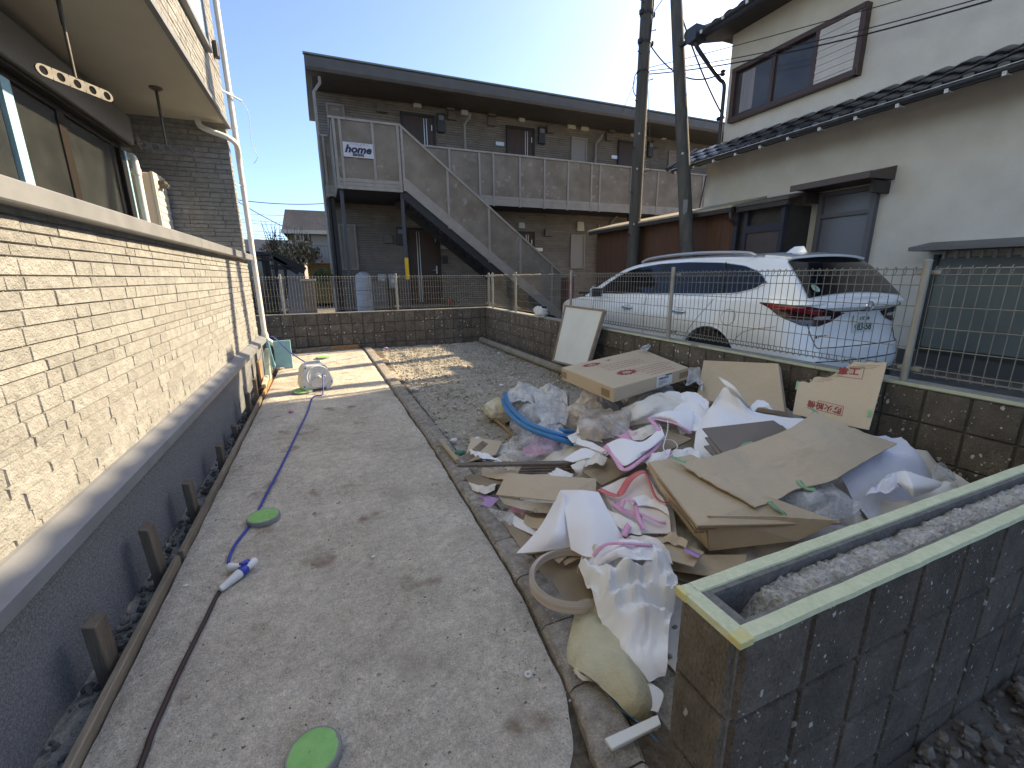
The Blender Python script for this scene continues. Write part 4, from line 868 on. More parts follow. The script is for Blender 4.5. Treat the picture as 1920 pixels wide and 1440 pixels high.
def bush(label, cx, cy, z0, rx, rz_, n, cols, size, twigs=0, nm='shrub', cat='shrub', flat=.6):
    t = thing(nm, label, cat, (cx, cy, z0-rz_))
    g = MB()
    for k in range(14+twigs):
        a = random.random()*6.28; e = Vector((cx+rx*.8*math.cos(a)*random.random(), cy+rx*.5*math.sin(a), z0+rz_*(random.uniform(.2, .9) if k < 14 else random.uniform(1.1, 1.9)))); b0 = Vector((cx+random.uniform(-.1, .1), cy, z0-rz_))
        mid = b0.lerp(e, .5)+Vector((random.uniform(-.1, .1), 0, .08)); g.tube(spline([b0, mid, e], 4), [.014*(1-.09*q) for q in range(9)], 5)
    obj('twigs', g, mat('grey_twig', (.16, .12, .09), rough=.9), t)
    for ci, col in enumerate(cols):
        g = MB()
        for k in range(n//len(cols)):
            th = random.random()*6.28; r_ = random.random()**.5; ph = random.uniform(-1, 1); lump = .75+.4*fbm((th, ph, ci), 1.6)
            p = Vector((cx+rx*r_*math.cos(th)*lump, cy+rx*flat*r_*math.sin(th), z0+rz_*ph*math.sqrt(max(0, 1-r_*r_))*lump))
            E_ = Euler((random.random()*6, random.random()*6, random.random()*6)).to_matrix(); s_ = size*random.uniform(.6, 1.2)
            g.add([p+E_ @ Vector(v) for v in ((-s_, 0, 0), (0, -s_*.45, s_*.1), (s_, 0, 0), (0, s_*.45, s_*.1))], [(0, 1, 2, 3)])
        obj('leaves', g, col, t)
lf = [mat('rust_leaf', (.27, .155, .075), (.17, .10, .05), 9, .7, tint=.4), mat('pale_leaf', (.42, .33, .23), rough=.7, tint=.3), mat('olive_leaf', (.15, .14, .06), rough=.7, tint=.4)]
p = at(560, 480, Y=13.0); bush('rust leaved shrub with bare upright twigs over the trellis', p.x, 13.0, p.z+.05, .62, .42, 1500, lf, .05, 16)
p = at(545, 465, Y=13.2); bush('sparser reddish twiggy shrub left of the rust leaved one', p.x-.35, 13.3, p.z, .42, .35, 320, lf[:1], .05, 14)
p = at(605, 512, Y=11.8); bush('small bright green shrub at the foot of the apartment corner', p.x, 11.9, p.z-.05, .26, .26, 420, [mat('green_leaf', (.06, .10, .025), (.10, .13, .04), 9, .6, tint=.4)], .035)
p = at(510, 540, Y=10.2); bush('dark grey green shrub low behind the back fence', p.x-.2, 10.3, .62, .50, .5, 900, [mat('dark_leaf', (.035, .045, .028), rough=.7, tint=.4)], .04)
p = at(842, 566, Y=10.1); bush('small flowering plant with pink red blossom behind the back fence', p.x, 10.1, p.z, .25, .18, 220, [mat('dark_leaf2', (.03, .05, .025), rough=.7, tint=.4)], .03, nm='flower_plant', cat='plant')
g = MB(); [g.obox((p.x+random.uniform(-.05, .05), 10.0+random.uniform(-.02, .02), p.z+.02+random.uniform(-.05, .05)), (.05, .015, .04), (random.random(), random.random(), random.random())) for _ in range(9)]; one('blossom', g, mat('pink_blossom', (.55, .07, .10), rough=.6), 'cluster of red pink blossom on the small plant behind the fence', 'flower')
cable('lone drooping cable in the sky between the downpipe and the apartments', at(440, 374, Y=20), at(640, 379, Y=20), .12, .014)
cable('slanting dark cable descending to the far yellow roof', at(440, 374, Y=24), at(532, 425, Y=25.4), .05, .020)
for k, y in enumerate((400, 412, 417, 431, 437, 441, 445)):
    cable(('faint far cable, %s of seven between downpipe and yellow roof' % ['top', 'second', 'third', 'fourth', 'fifth', 'sixth', 'lowest'][k]), at(440, y-2, Y=48), at(600, y+1+k, Y=46), .2, .016, mat('pale_blue_cable', (.10, .12, .16), rough=.6), 8)
# ================================================================== white estate car
car = thing('parked_car', 'white estate car with red tail lamp and roof rails parked behind the mesh fence', 'car', (4.67, 4.9, .085))
CM = Matrix.Translation((4.67, 2.45, .085))     # car frame: y forward from the tail, z up
paint = mat('white_car_paint', (.84, .85, .86), (.82, .83, .84), 3, .25, coat=.9, spec=.5)
cglass = mat('tinted_car_glass', (.008, .009, .012), rough=.05, spec=.4)
chrome = mat('chrome', (.75, .75, .76), rough=.12, metal=1)
blackp = mat('black_car_plastic', (.018, .018, .019), rough=.5)
W_ = .92
def lerp_tab(tab, x):
    if x <= tab[0][0]: return tab[0][1]
    for (a, va), (b, vb) in zip(tab[:-1], tab[1:]):
        if x <= b: t = (x-a)/(b-a); t = t*t*(3-2*t); return va+(vb-va)*t
    return tab[-1][1]
plan = [(0, .0), (.35, .012), (.58, .045), (.74, .12), (.84, .25), (.89, .45), (.915, .8), (.92, 1.4), (.92, 2.4), (.915, 3.3), (.90, 3.9), (.865, 4.25), (.78, 4.52), (.60, 4.70), (.35, 4.80), (0, 4.84)]
PL = spline([(x, s, 0) for x, s in plan], 5)
LEAN_R = [(.18, .09), (.30, .02), (.42, .0), (.56, .012), (.62, .055), (.72, .085), (.84, .10), (.90, .085), (.945, .045), (.975, .05), (1.02, .10), (1.1, .16)]
TOPZ = [(0, 1.005), (.30, 1.0), (1.0, .985), (2.0, .955), (3.2, .925), (3.6, .915), (4.1, .86), (4.5, .78), (4.84, .66)]
def taper(z):
    if z > .70: return 1-.075*((z-.70)/.35)**1.6
    if z < .42: return 1-.05*((.42-z)/.25)**1.5
    return 1-.010*math.cos((z-.56)/.14*1.57)**2 if .42 < z < .70 else 1
def body_pt(x0, s0, z):
    wr = max(0, 1-s0/.75)**1.0; wr = wr*wr*(3-2*wr) if wr < 1 else 1
    f_ = max(0, 1-(4.84-s0)/.9)
    return Vector((x0*taper(z), s0+lerp_tab(LEAN_R, z)*wr-.12*f_*max(0, (z-.5)/.3)**1.5, z))
def W(s, z):
    """half width of the body side at station s"""
    best = min(PL, key=lambda p: abs(p.y-s)); return best.x*taper(z)
NL = 26
ring = [(p.x, p.y) for p in PL]; full = ring+[(-x, s) for x, s in reversed(ring[1:-1])]
g = MB(); vs = []; K = len(full)
for l in range(NL+1):
    t = l/NL
    for (x0, s0) in full:
        z0 = .20; z1 = lerp_tab(TOPZ, s0); vs.append(body_pt(x0, s0, z0+(z1-z0)*t))
n1 = len(ring)
fs = [(l*K+a, l*K+(a+1) % K, (l+1)*K+(a+1) % K, (l+1)*K+a) for l in range(NL) for a in range(K)]
# crowned deck / bonnet between the two sides
cols = 8; top = NL*K; deck = []
for a in range(1, n1-1):
    L_, R_ = vs[top+a], vs[top+K-a]; row = [top+a]
    for c_ in range(1, cols):
        u = c_/cols; p = L_.lerp(R_, u); p = p.copy(); p.z += .055*(1-(2*u-1)**4)*(1 if p.y > 3.2 else .5); vs.append(p); row.append(len(vs)-1)
    row.append(top+K-a); deck.append(row)
fs += [(r0[c_], r0[c_+1], r1[c_+1], r1[c_]) for r0, r1 in zip(deck[:-1], deck[1:]) for c_ in range(cols)]
for end, row in ((top, deck[0]), (top+n1-1, deck[-1])): fs += [(end, row[c_], row[c_+1]) for c_ in range(cols)]
fs += [tuple(range(K-1, -1, -1))]
g.add(vs, fs); low = g
# greenhouse
ROOF = [(.10, 1.00), (.17, 1.06), (.30, 1.21), (.42, 1.335), (.50, 1.40), (.56, 1.428), (.9, 1.45), (1.6, 1.468), (2.2, 1.462), (2.7, 1.43), (3.0, 1.36), (3.35, 1.19), (3.75, .96)]
RW = [(.10, .72), (.4, .63), (.8, .585), (2.4, .585), (2.9, .60), (3.75, .66)]     # half width at the roof edge
def roof_z(s): return lerp_lin(ROOF, s)
def lerp_lin(tab, x):
    if x <= tab[0][0]: return tab[0][1]
    for (a, va), (b, vb) in zip(tab[:-1], tab[1:]):
        if x <= b: return va+(vb-va)*(x-a)/(b-a)
    return tab[-1][1]
def belt_w(s): return (.83 if s > .5 else .83-.09*((.5-s)/.4)**1.5) if s < 3 else .83-.03*(s-3)
def green_side(s, z):
    """half width of the cabin side at height z"""
    zb = lerp_tab(TOPZ, s)-.03; zt = roof_z(s)-.05
    u = min(1, max(0, (z-zb)/max(zt-zb, .02))); wb = belt_w(s); wt = lerp_tab(RW, s); wt = max(wt, wb-(zt-zb)*.52)
    return wb+(wt-wb)*(u**1.12)
stn = [.10, .13, .17, .21, .26, .31, .36, .41, .46, .50, .54, .60, .7, .9, 1.2, 1.6, 2.0, 2.3, 2.6, 2.8, 2.95, 3.1, 3.25, 3.4, 3.55, 3.7, 3.75]
def section(s):
    zb = lerp_tab(TOPZ, s)-.03; zt = max(roof_z(s), zb+.02); pts = []
    for k in range(9): z = zb+(max(zt-.05, zb+.005)-zb)*k/8; pts.append((green_side(s, z), z))
    xe, ze = pts[-1]
    for k in range(1, 4): a = k/4*math.pi/2; pts.append((xe-.07*(1-math.cos(a))-.01*k, ze+(zt-.022-ze)*math.sin(a)))
    x1 = pts[-1][0]; z1 = pts[-1][1]
    for k in range(1, 6): u = k/5; pts.append((x1*(1-u), z1+(zt+.012-z1)*(1-(1-u)**2)))
    return pts
g2 = MB(); vs = []; NP = None
for s in stn:
    h = section(s); r_ = h+[(-x, z) for x, z in reversed(h[:-1])]; NP = len(r_)
    vs += [Vector((x, s, z)) for x, z in r_]
fs = [(a*NP+b, a*NP+b+1, (a+1)*NP+b+1, (a+1)*NP+b) for a in range(len(stn)-1) for b in range(NP-1)]
g2.add(vs, fs+[tuple(range(NP)), tuple((len(stn)-1)*NP+b for b in range(NP-1, -1, -1))])
# cut the wheel arches
def car_tf(mb): mb.v = [CM @ p for p in mb.v]; return mb
WHEELS = [(1.04, -1), (1.04, 1), (3.80, -1), (3.80, 1)]
bo = obj('body_shell', low, paint, smooth=True, auto=32)
cut = MB()
for s, sx in WHEELS: cut.lathe([(.372, -.16), (.372, .16)], (sx*.86, s, .335), axis=(1, 0, 0), n=48)
cutters = [obj('cutter', m_, paint) for m_ in islands(cut)]
for c_ in cutters:
    md = bo.modifiers.new('b', 'BOOLEAN'); md.object = c_; md.operation = 'DIFFERENCE'; md.solver = 'EXACT'
dg = bpy.context.evaluated_depsgraph_get(); me = bpy.data.meshes.new_from_object(bo.evaluated_get(dg))
low = MB(); low.v = [q.co.copy() for q in me.vertices]; low.f = [list(p.vertices) for p in me.polygons]; low.mi = [0]*len(low.f); low.t = [.5]*len(low.f)
for c_ in cutters+[bo]: bpy.data.objects.remove(c_)
o_ = len(low.v); low.v += g2.v; low.f += [[a+o_ for a in f] for f in g2.f]; low.mi += g2.mi; low.t += g2.t
obj('body', car_tf(low), paint, car, smooth=True, auto=30)
# wheels
for s, sx in WHEELS:
    g = MB(); g.lathe([(.20, -.10), (.30, -.105), (.325, -.085), (.332, 0), (.325, .085), (.30, .105), (.20, .10)], (sx*.80, s, .332), axis=(1, 0, 0), n=40)
    wh = obj('wheel', car_tf(g), mat('tyre_rubber', (.02, .02, .021), rough=.8), car, smooth=True, auto=40)
    g = MB(); g.lathe([(.215, -.09), (.225, 0), (.215, .09), (.06, .06)], (sx*.80, s, .332), axis=(1, 0, 0), n=36)
    for k in range(5): a = k*2*math.pi/5; g.beam((sx*.885, s+.05*math.cos(a), .332+.05*math.sin(a)), (sx*.88, s+.215*math.cos(a), .332+.215*math.sin(a)), .05, .03, up=(1, 0, 0))
    obj('rim', car_tf(g), mat('alloy', (.12, .12, .125), rough=.3, metal=.8), wh, smooth=True, auto=40)
g = MB(); g.box(-.86, .86, .55, 4.3, .19, .60); obj('underbody', car_tf(g), blackp, car)
# side glass: one dark band, blade trim, pillars
def side_patch(top, bot, s0, s1, off, n=40, m_=8, sg=-1, fn=green_side):
    rows = []
    for k in range(n+1):
        s = s0+(s1-s0)*k/n; zt, zb = top(s), bot(s)
        rows.append([(sg*(fn(s, zb+(zt-zb)*j/m_)+off), s, zb+(zt-zb)*j/m_) for j in range(m_+1)])
    return MB().grid(rows)
def dlo_top(s): return min(roof_z(s)-.075, lerp_lin([(.56, 1.165), (.62, 1.22), (.72, 1.275), (.9, 1.33), (1.2, 1.37), (1.7, 1.392), (2.2, 1.386), (2.6, 1.35), (2.8, 1.31), (3.0, 1.24), (3.2, 1.13), (3.42, .985)], s))
def dlo_bot(s): return min(dlo_top(s)-.002, lerp_lin([(.56, 1.163), (.66, 1.10), (.85, 1.055), (1.2, 1.035), (2.2, 1.01), (3.1, .985), (3.42, .975)], s))
for sg in (-1, 1):
    gl = obj('side_window', car_tf(side_patch(dlo_top, dlo_bot, .56, 3.42, .004, sg=sg)), cglass, car, smooth=True)
    g = MB()
    for fn_ in (dlo_top, dlo_bot):
        pts = [(sg*(green_side(s, fn_(s))+.007), s, fn_(s)) for s in [.55+2.87*k/60 for k in range(61)]]
        if fn_ is dlo_bot or True: g.tube(pts, .007 if fn_ is dlo_bot else .005, 5)
    obj('window_trim', car_tf(g), chrome, gl, smooth=True)
    g = MB()
    for s0, ds, wd in ((2.10, -.03, .055), (1.02, .16, .045)):
        zb, zt = dlo_bot(s0), dlo_top(s0+ds); g.beam((sg*(green_side(s0, zb)+.006), s0, zb), (sg*(green_side(s0+ds, zt)+.006), s0+ds, zt), wd, .006, up=(1, 0, 0))
    each('pillar_trim', car_tf(g), blackp, gl)
# windscreen and rear window
def top_patch(s0, s1, xw, off, n=16, m_=16):
    rows = []
    for k in range(n+1):
        s = s0+(s1-s0)*k/n; h = section(s); h = sorted(h); row = []
        for j in range(m_+1):
            x = xw(s)*(2*j/m_-1); row.append((x, s-off, lerp_lin(h, abs(x))+off))
        rows.append(row)
    return MB().grid(rows)
obj('rear_window', car_tf(top_patch(.165, .485, lambda s: .70-.10*(s-.165)/.32, .007)), cglass, car, smooth=True)
obj('windscreen', car_tf(top_patch(2.80, 3.62, lambda s: .56+.12*(s-2.8)/.8, -.005)), cglass, car, smooth=True)
g = MB(); g.grid([[(x, .47-.10*(1-(x/.56)**2)*.6+q*.28, 1.402+.028*(1-(x/.56)**2)+q*.03) for x in [-.56+1.12*k/16 for k in range(17)]] for q in (0, .5, 1)], 0, .022); obj('roof_spoiler', car_tf(g), paint, car, smooth=True, auto=40)
st_ = obj('safety_sticker', car_tf(MB().lathe([(.045, 0), (.045, .002)], (-.56, .205, 1.115), axis=(0, -.72, .68), n=20)), mat('green_white_sticker', (.5, .55, .48), (.1, .25, .15), 30, .4), car)
# tail lamps wrapping the corner
path = [p for p in PL if p.y < .56]     # from rear centre to the side
def lamp_pt(t, z, sg, off):
    k = t*(len(path)-1); i_ = min(int(k), len(path)-2); p = path[i_].lerp(path[i_+1], k-i_); b = body_pt(p.x, p.y, z)
    d_ = path[i_+1]-path[i_]; nrm = Vector((d_.y, -d_.x, 0)).normalized(); b = b+nrm*off; return Vector((sg*b.x, b.y, b.z))
def arc_t(xv):
    return min(range(len(path)), key=lambda i_: abs(path[i_].x-xv))/(len(path)-1)
t_in, t_tip = arc_t(.27), 1.0
def lamp(sg, z_of, off, t0=t_in, t1=t_tip, n=30, m_=8):
    rows = []
    for k in range(n+1):
        u = k/n; zt, zb = z_of(u); rows.append([lamp_pt(t0+(t1-t0)*u, zb+(zt-zb)*j/m_, sg, off) for j in range(m_+1)])
    return MB().grid(rows)
lz_t = lambda u: lerp_lin([(0, .89), (.2, .925), (.45, .955), (.75, .975), (1, .985)], u)
lz_b = lambda u: lerp_lin([(0, .885), (.10, .815), (.25, .775), (.45, .785), (.75, .87), (1, .975)], u)
lamp_dark = mat('dark_red_lamp', (.03, .006, .008), rough=.12, spec=.8); lamp_red = mat('red_lamp_lens', (.42, .012, .02), (.20, .008, .012), 30, .10, spec=.9, coat=.5)
lamp_clear = mat('clear_lamp_lens', (.55, .55, .56), (.3, .3, .31), 60, .1, spec=.9)
for sg in (-1, 1):
    tl = obj('tail_light', car_tf(lamp(sg, lambda u: (lz_t(u), lz_b(u)), .005)), lamp_dark, car, smooth=True)
    obj('lens', car_tf(lamp(sg, lambda u: (lz_t(.25+.68*u)-.012, max(lz_b(.25+.68*u)+.01, lz_t(.25+.68*u)-.062*(1-.3*u))), .008, t_in+(t_tip-t_in)*.25, t_in+(t_tip-t_in)*.93)), lamp_red, tl, smooth=True)
    obj('reverse_lamp', car_tf(lamp(sg, lambda u: (.868-.01*abs(u-.5), .832+.008*abs(u-.5)*2), .008, t_in+(t_tip-t_in)*.12, t_in+(t_tip-t_in)*.32)), lamp_clear, tl, smooth=True)
# tailgate shut lines, plate, badge, lettering, bumper strip
def rear_line(x0, z0, x1, z1, wd=.006, off=.003):
    pts = []
    for k in range(9):
        x = x0+(x1-x0)*k/8; z = z0+(z1-z0)*k/8; s = lerp_lin([(p.x, p.y) for p in PL[:30]], abs(x)); b = body_pt(abs(x), s, z); pts.append((x, b.y-off, z))
    return pts
g = MB(); g.tube([q for q in rear_line(-.60, .585, .60, .585)], .005, 5); g.tube([(sg_*.0+p[0], p[1], p[2]) for sg_ in (1,) for p in rear_line(-.52, .905, .52, .905)], .006, 5); g.tube(rear_line(-.66, .80, -.60, .585), .0035, 5); g.tube(rear_line(.66, .80, .60, .585), .0035, 5)
obj('shut_line', car_tf(g), blackp, car)
g = MB(); yb_ = body_pt(.2, .006, .76).y-.012; g.box(-.135, .195, yb_-.006, yb_, .70, .865); npl = obj('number_plate', car_tf(g), mat('plate_white', (.66, .68, .66), rough=.4), car, bevel=.002)
g = MB(); text_mb(g, '83-58', CM @ Vector((-.075, yb_-.007, .72)), .095, (1, 0, 0), (0, 0, 1), bold=.001); text_mb(g, '大宮 330', CM @ Vector((-.065, yb_-.007, .815)), .042, (1, 0, 0), (0, 0, 1)); text_mb(g, 'な', CM @ Vector((-.12, yb_-.007, .745)), .038, (1, 0, 0), (0, 0, 1))
obj('plate_lettering', g, mat('plate_green', (.015, .05, .035), rough=.5), npl)
yb2 = body_pt(.0, .0, .955).y-.006
g = MB(); ringp = [(.052*math.cos(a), yb2, .945+.042*math.sin(a)) for a in [2*math.pi*k/24 for k in range(25)]]; g.tube(ringp, .007, 6); g.tube([(-.045, yb2, .962), (-.012, yb2, .930), (0, yb2, .924), (.012, yb2, .930), (.045, yb2, .962)], .006, 6); obj('rear_badge', car_tf(g), chrome, car, smooth=True)
yb3 = body_pt(.55, .04, .70).y
g = MB(); text_mb(g, 'ATENZA', CM @ Vector((-.60, yb3-.006, .665)), .042, (1, -.10, 0), (0, 0, 1), bold=.001, shear=.2); obj('name_badge', g, mat('dark_chrome', (.12, .12, .13), rough=.25, metal=.8), car)
g = MB(); g.tube(rear_line(-.80, .46, .80, .46, off=.002), .006, 5); g.grid([[Vector(p)+Vector((0, .0, dz)) for p in rear_line(-.74, .30, .74, .30, off=.004)] for dz in (-.09, .0, .06)]); obj('bumper_strip', car_tf(g), blackp, car, smooth=True)
# fin, rails, mirrors, handles, fuel flap, door lines
g = MB(); g.grid([[(x*(1-q), .72+.20*q*.2+(y-.72)*(1-q*.62)-.0+.0, 1.452+.075*q) for (x, y) in ((0, .70), (-.022, .76), (-.028, .82), (-.018, .90), (0, .97), (.018, .90), (.028, .82), (.022, .76), (0, .70))] for q in (0, .3, .6, .85, 1)]); obj('antenna_fin', car_tf(g), paint, car, smooth=True)
for sg in (-1, 1):
    pts = spline([(sg*.60, .82, 1.425), (sg*.61, .95, 1.462), (sg*.615, 1.5, 1.487), (sg*.62, 2.0, 1.482), (sg*.625, 2.4, 1.455), (sg*.63, 2.55, 1.415)], 8)
    obj('roof_rail', car_tf(MB().tube(pts, .017, 8)), mat('silver_rail', (.42, .42, .44), rough=.3, metal=.6), car, smooth=True)
    g = MB(); rows = []
    for k in range(9):
        th = math.pi*k/8; rows.append([(sg*(.90+.20*u), 3.08+.06*(1-abs(2*u-1)**3)*math.sin(th)+.02*u, 1.005+.075*(-math.cos(th))*(1-.35*abs(2*u-1)**4)) for u in [q/8 for q in range(9)]])
    rows.append([(p[0], 3.07+.0*p[1], p[2]) for p in rows[0]]); g.grid(rows+[rows[0]]); g.box(min(sg*.84, sg*.93), max(sg*.84, sg*.93), 3.06, 3.12, .95, .985)
    mr = obj('wing_mirror', car_tf(g), paint, car, smooth=True, auto=50)
    g = MB(); g.grid([[(sg*(.915+.17*u), 3.064, 1.005+.058*(2*v_-1)) for u in (0, .5, 1)] for v_ in (0, .5, 1)], 0, .004); obj('mirror_face', car_tf(g), blackp, mr)
    for s0 in (1.50, 2.46):
        z = .83-.01*s0+.02; x = W(s0, z); h_ = obj('door_handle', car_tf(MB().tube(spline([(sg*(x-.005), s0-.10, z), (sg*(x+.028), s0-.08, z), (sg*(x+.032), s0+.06, z), (sg*(x-.005), s0+.10, z)], 5), .013, 8)), chrome, car, smooth=True)
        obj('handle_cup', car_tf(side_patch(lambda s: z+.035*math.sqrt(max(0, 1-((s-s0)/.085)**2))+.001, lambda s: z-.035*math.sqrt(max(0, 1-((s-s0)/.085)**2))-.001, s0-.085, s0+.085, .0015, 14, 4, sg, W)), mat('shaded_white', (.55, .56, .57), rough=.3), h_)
    g = MB()
    def sline(pts): g.tube([(sg*(W(s, z)+.0005), s, z) for s, z in spline2(pts)], .0028, 4)
    def spline2(pts): return [(p.x, p.y) for p in spline([(a, b, 0) for a, b in pts], 10)]
    sline([(2.12, .98), (2.10, .6), (2.12, .30)]); sline([(1.05, 1.0), (1.12, .90), (1.34, .62), (1.40, .52)]); sline([(3.28, .92), (3.33, .55), (3.30, .3)]); sline([(1.40, .29), (2.2, .27), (3.3, .29)]); sline([(.32, .77), (.60, .70), (.72, .58)])
    if sg < 0: g.tube([(sg*(W(.82, .82+.078*math.sin(a))+.001), .82+.085*math.cos(a), .82+.078*math.sin(a)) for a in [2*math.pi*k/28 for k in range(29)]], .0028, 4)
    obj('panel_line', car_tf(g), mat('panel_gap', (.06, .06, .06), rough=.8), car)
    g = MB(); g.grid([[(sg*(W(1.04, .335)+.008), 1.04+r_*math.cos(a), .335+r_*math.sin(a)) for r_ in (.368, .388)] for a in [R(-10)+R(200)*k/40 for k in range(41)]], 0, .004); obj('arch_lip', car_tf(g), paint, car, smooth=True)
obj('door_mirror_triangle', car_tf(side_patch(lambda s: dlo_top(s)+.012, lambda s: .955, 3.22, 3.42, .006, 8, 4, -1)), blackp, car)
# ================================================================== things on the path
caprim = mat('grey_plastic_rim', (.22, .22, .21), rough=.6); capgreen = mat('green_taped_lid', (.17, .42, .13), (.22, .50, .17), 20, .6, bump=[(40, .4)])
def lid(label, px, py, r_, tilt=(0, 0, 0), z=.0):
    c = at(px, py, Z=0); t = thing('pipe_lid', label, 'lid', (c.x, c.y, z), 'green covered pipe lids on the concrete path')
    M_ = Euler(tilt).to_matrix()
    def tf(g): g.v = [Vector((c.x, c.y, z))+M_ @ p for p in g.v]; return g
    obj('rim', tf(MB().lathe([(r_*.96, 0), (r_, .004), (r_, .026), (r_*.97, .030)], n=36)), caprim, t, smooth=True, auto=40)
    g = MB(); rows = []
    for k in range(9):
        q = k/8*r_*.985; rows.append([(q*math.cos(a), q*math.sin(a), .031+.0015*fbm((q*40*math.cos(a), q*40*math.sin(a), px))-(.004 if k == 8 else 0)) for a in [2*math.pi*j/36 for j in range(37)]])
    g.grid(rows); obj('cover', tf(g), capgreen, t, smooth=True)
    return t
lid('green covered round pipe lid beside the blue hose on shaded concrete', 495, 975, .085)
lid('green covered lid lying in the sun just left of the hose reel', 568, 736, .115, (R(4), 0, 0))
lid('farthest pale green lid behind the hose reel near the back wall', 605, 672, .11)
lid('nearest green lid at the bottom edge of the concrete path', 590, 1424, .075)
blue_h = mat('blue_hose', (.030, .055, .32), (.025, .045, .26), 20, .4); brown_h = mat('dark_brown_hose', (.045, .025, .022), rough=.5)
def hose_pts(l, z=.009): return [Vector((*at(x, y, Z=z).xy, z)) for x, y in l]
g = MB(); reel_c = at(600, 708, Z=.16)
pts = [Vector((-.135, 5.63, .195)), Vector((-.14, 5.50, .10)), Vector((-.16, 5.36, .012))]+hose_pts([(587, 745), (575, 775), (560, 806), (540, 848), (520, 888), (500, 925), (481, 963), (462, 993), (443, 1018), (431, 1042), (428, 1056)])
g.tube(spline(pts, 8), .0075, 10)
one('blue_hose', g, blue_h, 'blue garden hose running from the white reel along the path', 'hose', smooth=True)
g = MB(); g.tube(spline([Vector((-.30, 6.0, .27)), Vector((-.55, 6.6, .36)), Vector((-.78, 7.45, .45)), Vector((-.86, 7.55, .47))], 8), .0075, 10)
one('blue_hose', g, blue_h, 'short blue hose end stretched from the reel to the white downpipe', 'hose', smooth=True)
g = MB(); g.tube(spline(hose_pts([(412, 1108), (400, 1130), (386, 1160), (362, 1208), (335, 1262), (310, 1318), (285, 1375), (262, 1440)])+[Vector((-.62, .9, .009)), Vector((-.60, .3, .009))], 8), .0085, 10)
one('brown_hose', g, brown_h, 'dark brown hose leading from the white connector out of frame', 'hose', smooth=True)
# tap connector joining the two hoses
wp = mat('white_plastic', (.72, .72, .70), (.62, .62, .60), 12, .35); bp_ = mat('blue_plastic', (.03, .06, .35), rough=.35)
a_ = Vector((*at(413, 1106, Z=.02).xy, .022)); b_ = Vector((*at(480, 1052, Z=.03).xy, .036)); t = thing('hose_connector', 'white three way hose connector with blue ring joining blue and brown hoses', 'connector', (a_.x, a_.y, 0))
ax = (b_-a_); L_ = ax.length; ax.normalize()
g = MB(); g.lathe([(.011, 0), (.015, .01), (.017, .05), (.019, .055), (.019, .075), (.021, .08), (.021, .10), (.017, .105), (.017, L_-.05), (.019, L_-.045), (.019, L_-.01), (.015, L_), (.010, L_), (.009, L_-.02)], a_, axis=ax, n=20); obj('connector_body', g, wp, t, smooth=True, auto=35)
obj('blue_ring', MB().lathe([(.022, .102), (.0235, .108), (.0235, .128), (.022, .134)], a_, axis=ax, n=20), bp_, t, smooth=True, auto=35)
c_ = Vector((*at(432, 1063, Z=.03).xy, .028)); m_ = a_+ax*.145
g = MB(); g.tube([m_, m_.lerp(c_, .6), c_], [.014, .016, .019], 14); g.lathe([(.0, -.02), (.014, -.018), (.02, -.005), (.02, .008), (.012, .02), (0, .022)], c_, axis=(c_-m_), n=16); obj('side_branch', g, wp, t, smooth=True, auto=35)
g = MB(); g.obox(m_+Vector((-.01, .0, .026)), (.05, .018, .012), (0, .2, .9)); g.lathe([(.010, 0), (.010, .022)], m_+Vector((-.005, 0, .008)), n=12); obj('tap_lever', g, bp_, t, bevel=.003)
# hose reel: white housing, drum disc, handle, feet
rc = Vector((-.23, 5.72, .0)); yaw = R(18); t = thing('hose_reel', 'white plastic hose reel case standing in the sun on the path', 'hose reel', rc)
RM = Matrix.Translation(rc) @ Matrix.Rotation(yaw, 4, 'Z')
def rt(g): g.v = [RM @ p for p in g.v]; return g
prof = [(-.17, .03), (-.185, .10), (-.15, .27), (-.115, .325), (.09, .325), (.125, .30), (.19, .10), (.185, .05), (.14, .02), (-.14, .02)]
g = MB(); g.prism([(x, -.09, z) for x, z in prof], (0, .19, 0)); obj('case', rt(g), wp, t, bevel=.02, seg=3)
g = MB(); g.lathe([(.135, 0), (.138, .01), (.13, .02), (.118, .014), (.10, .016), (.09, .010), (.045, .012), (.04, .022), (.0, .024)], (.01, -.088, .175), axis=(0, -1, 0), n=40); obj('drum_disc', rt(g), wp, t, smooth=True, auto=30)
g = MB(); g.lathe([(.022, 0), (.020, .05), (.012, .055)], (.01, -.105, .175), axis=(0, -1, 0), n=16); g.beam((.01, -.125, .175), (-.085, -.125, .105), .03, .018, up=(0, 1, 0)); g.lathe([(.013, 0), (.013, .045), (.009, .05)], (.04, -.12, .172), axis=(1, -.3, 0), n=12); obj('crank', rt(g), wp, t, smooth=True, auto=35)
g = MB(); g.beam((-.09, 0, .345), (.07, 0, .345), .03, .02); g.box(-.10, -.07, -.016, .016, .315, .352); g.box(.05, .08, -.016, .016, .315, .352); obj('carry_handle', rt(g), wp, t, bevel=.006)
g = MB(); [g.box(x-.03, x+.03, -.10, .11, 0, .035) for x in (-.12, .12)]; each('foot', rt(g), wp, t, bevel=.008)
g = MB(); [g.lathe([(.008, 0), (.008, .004)], (x, -.092, z), axis=(0, -1, 0), n=10) for x, z in ((-.12, .29), (.09, .30), (.165, .09), (-.155, .07))]; each('screw', rt(g), black_steel, t)
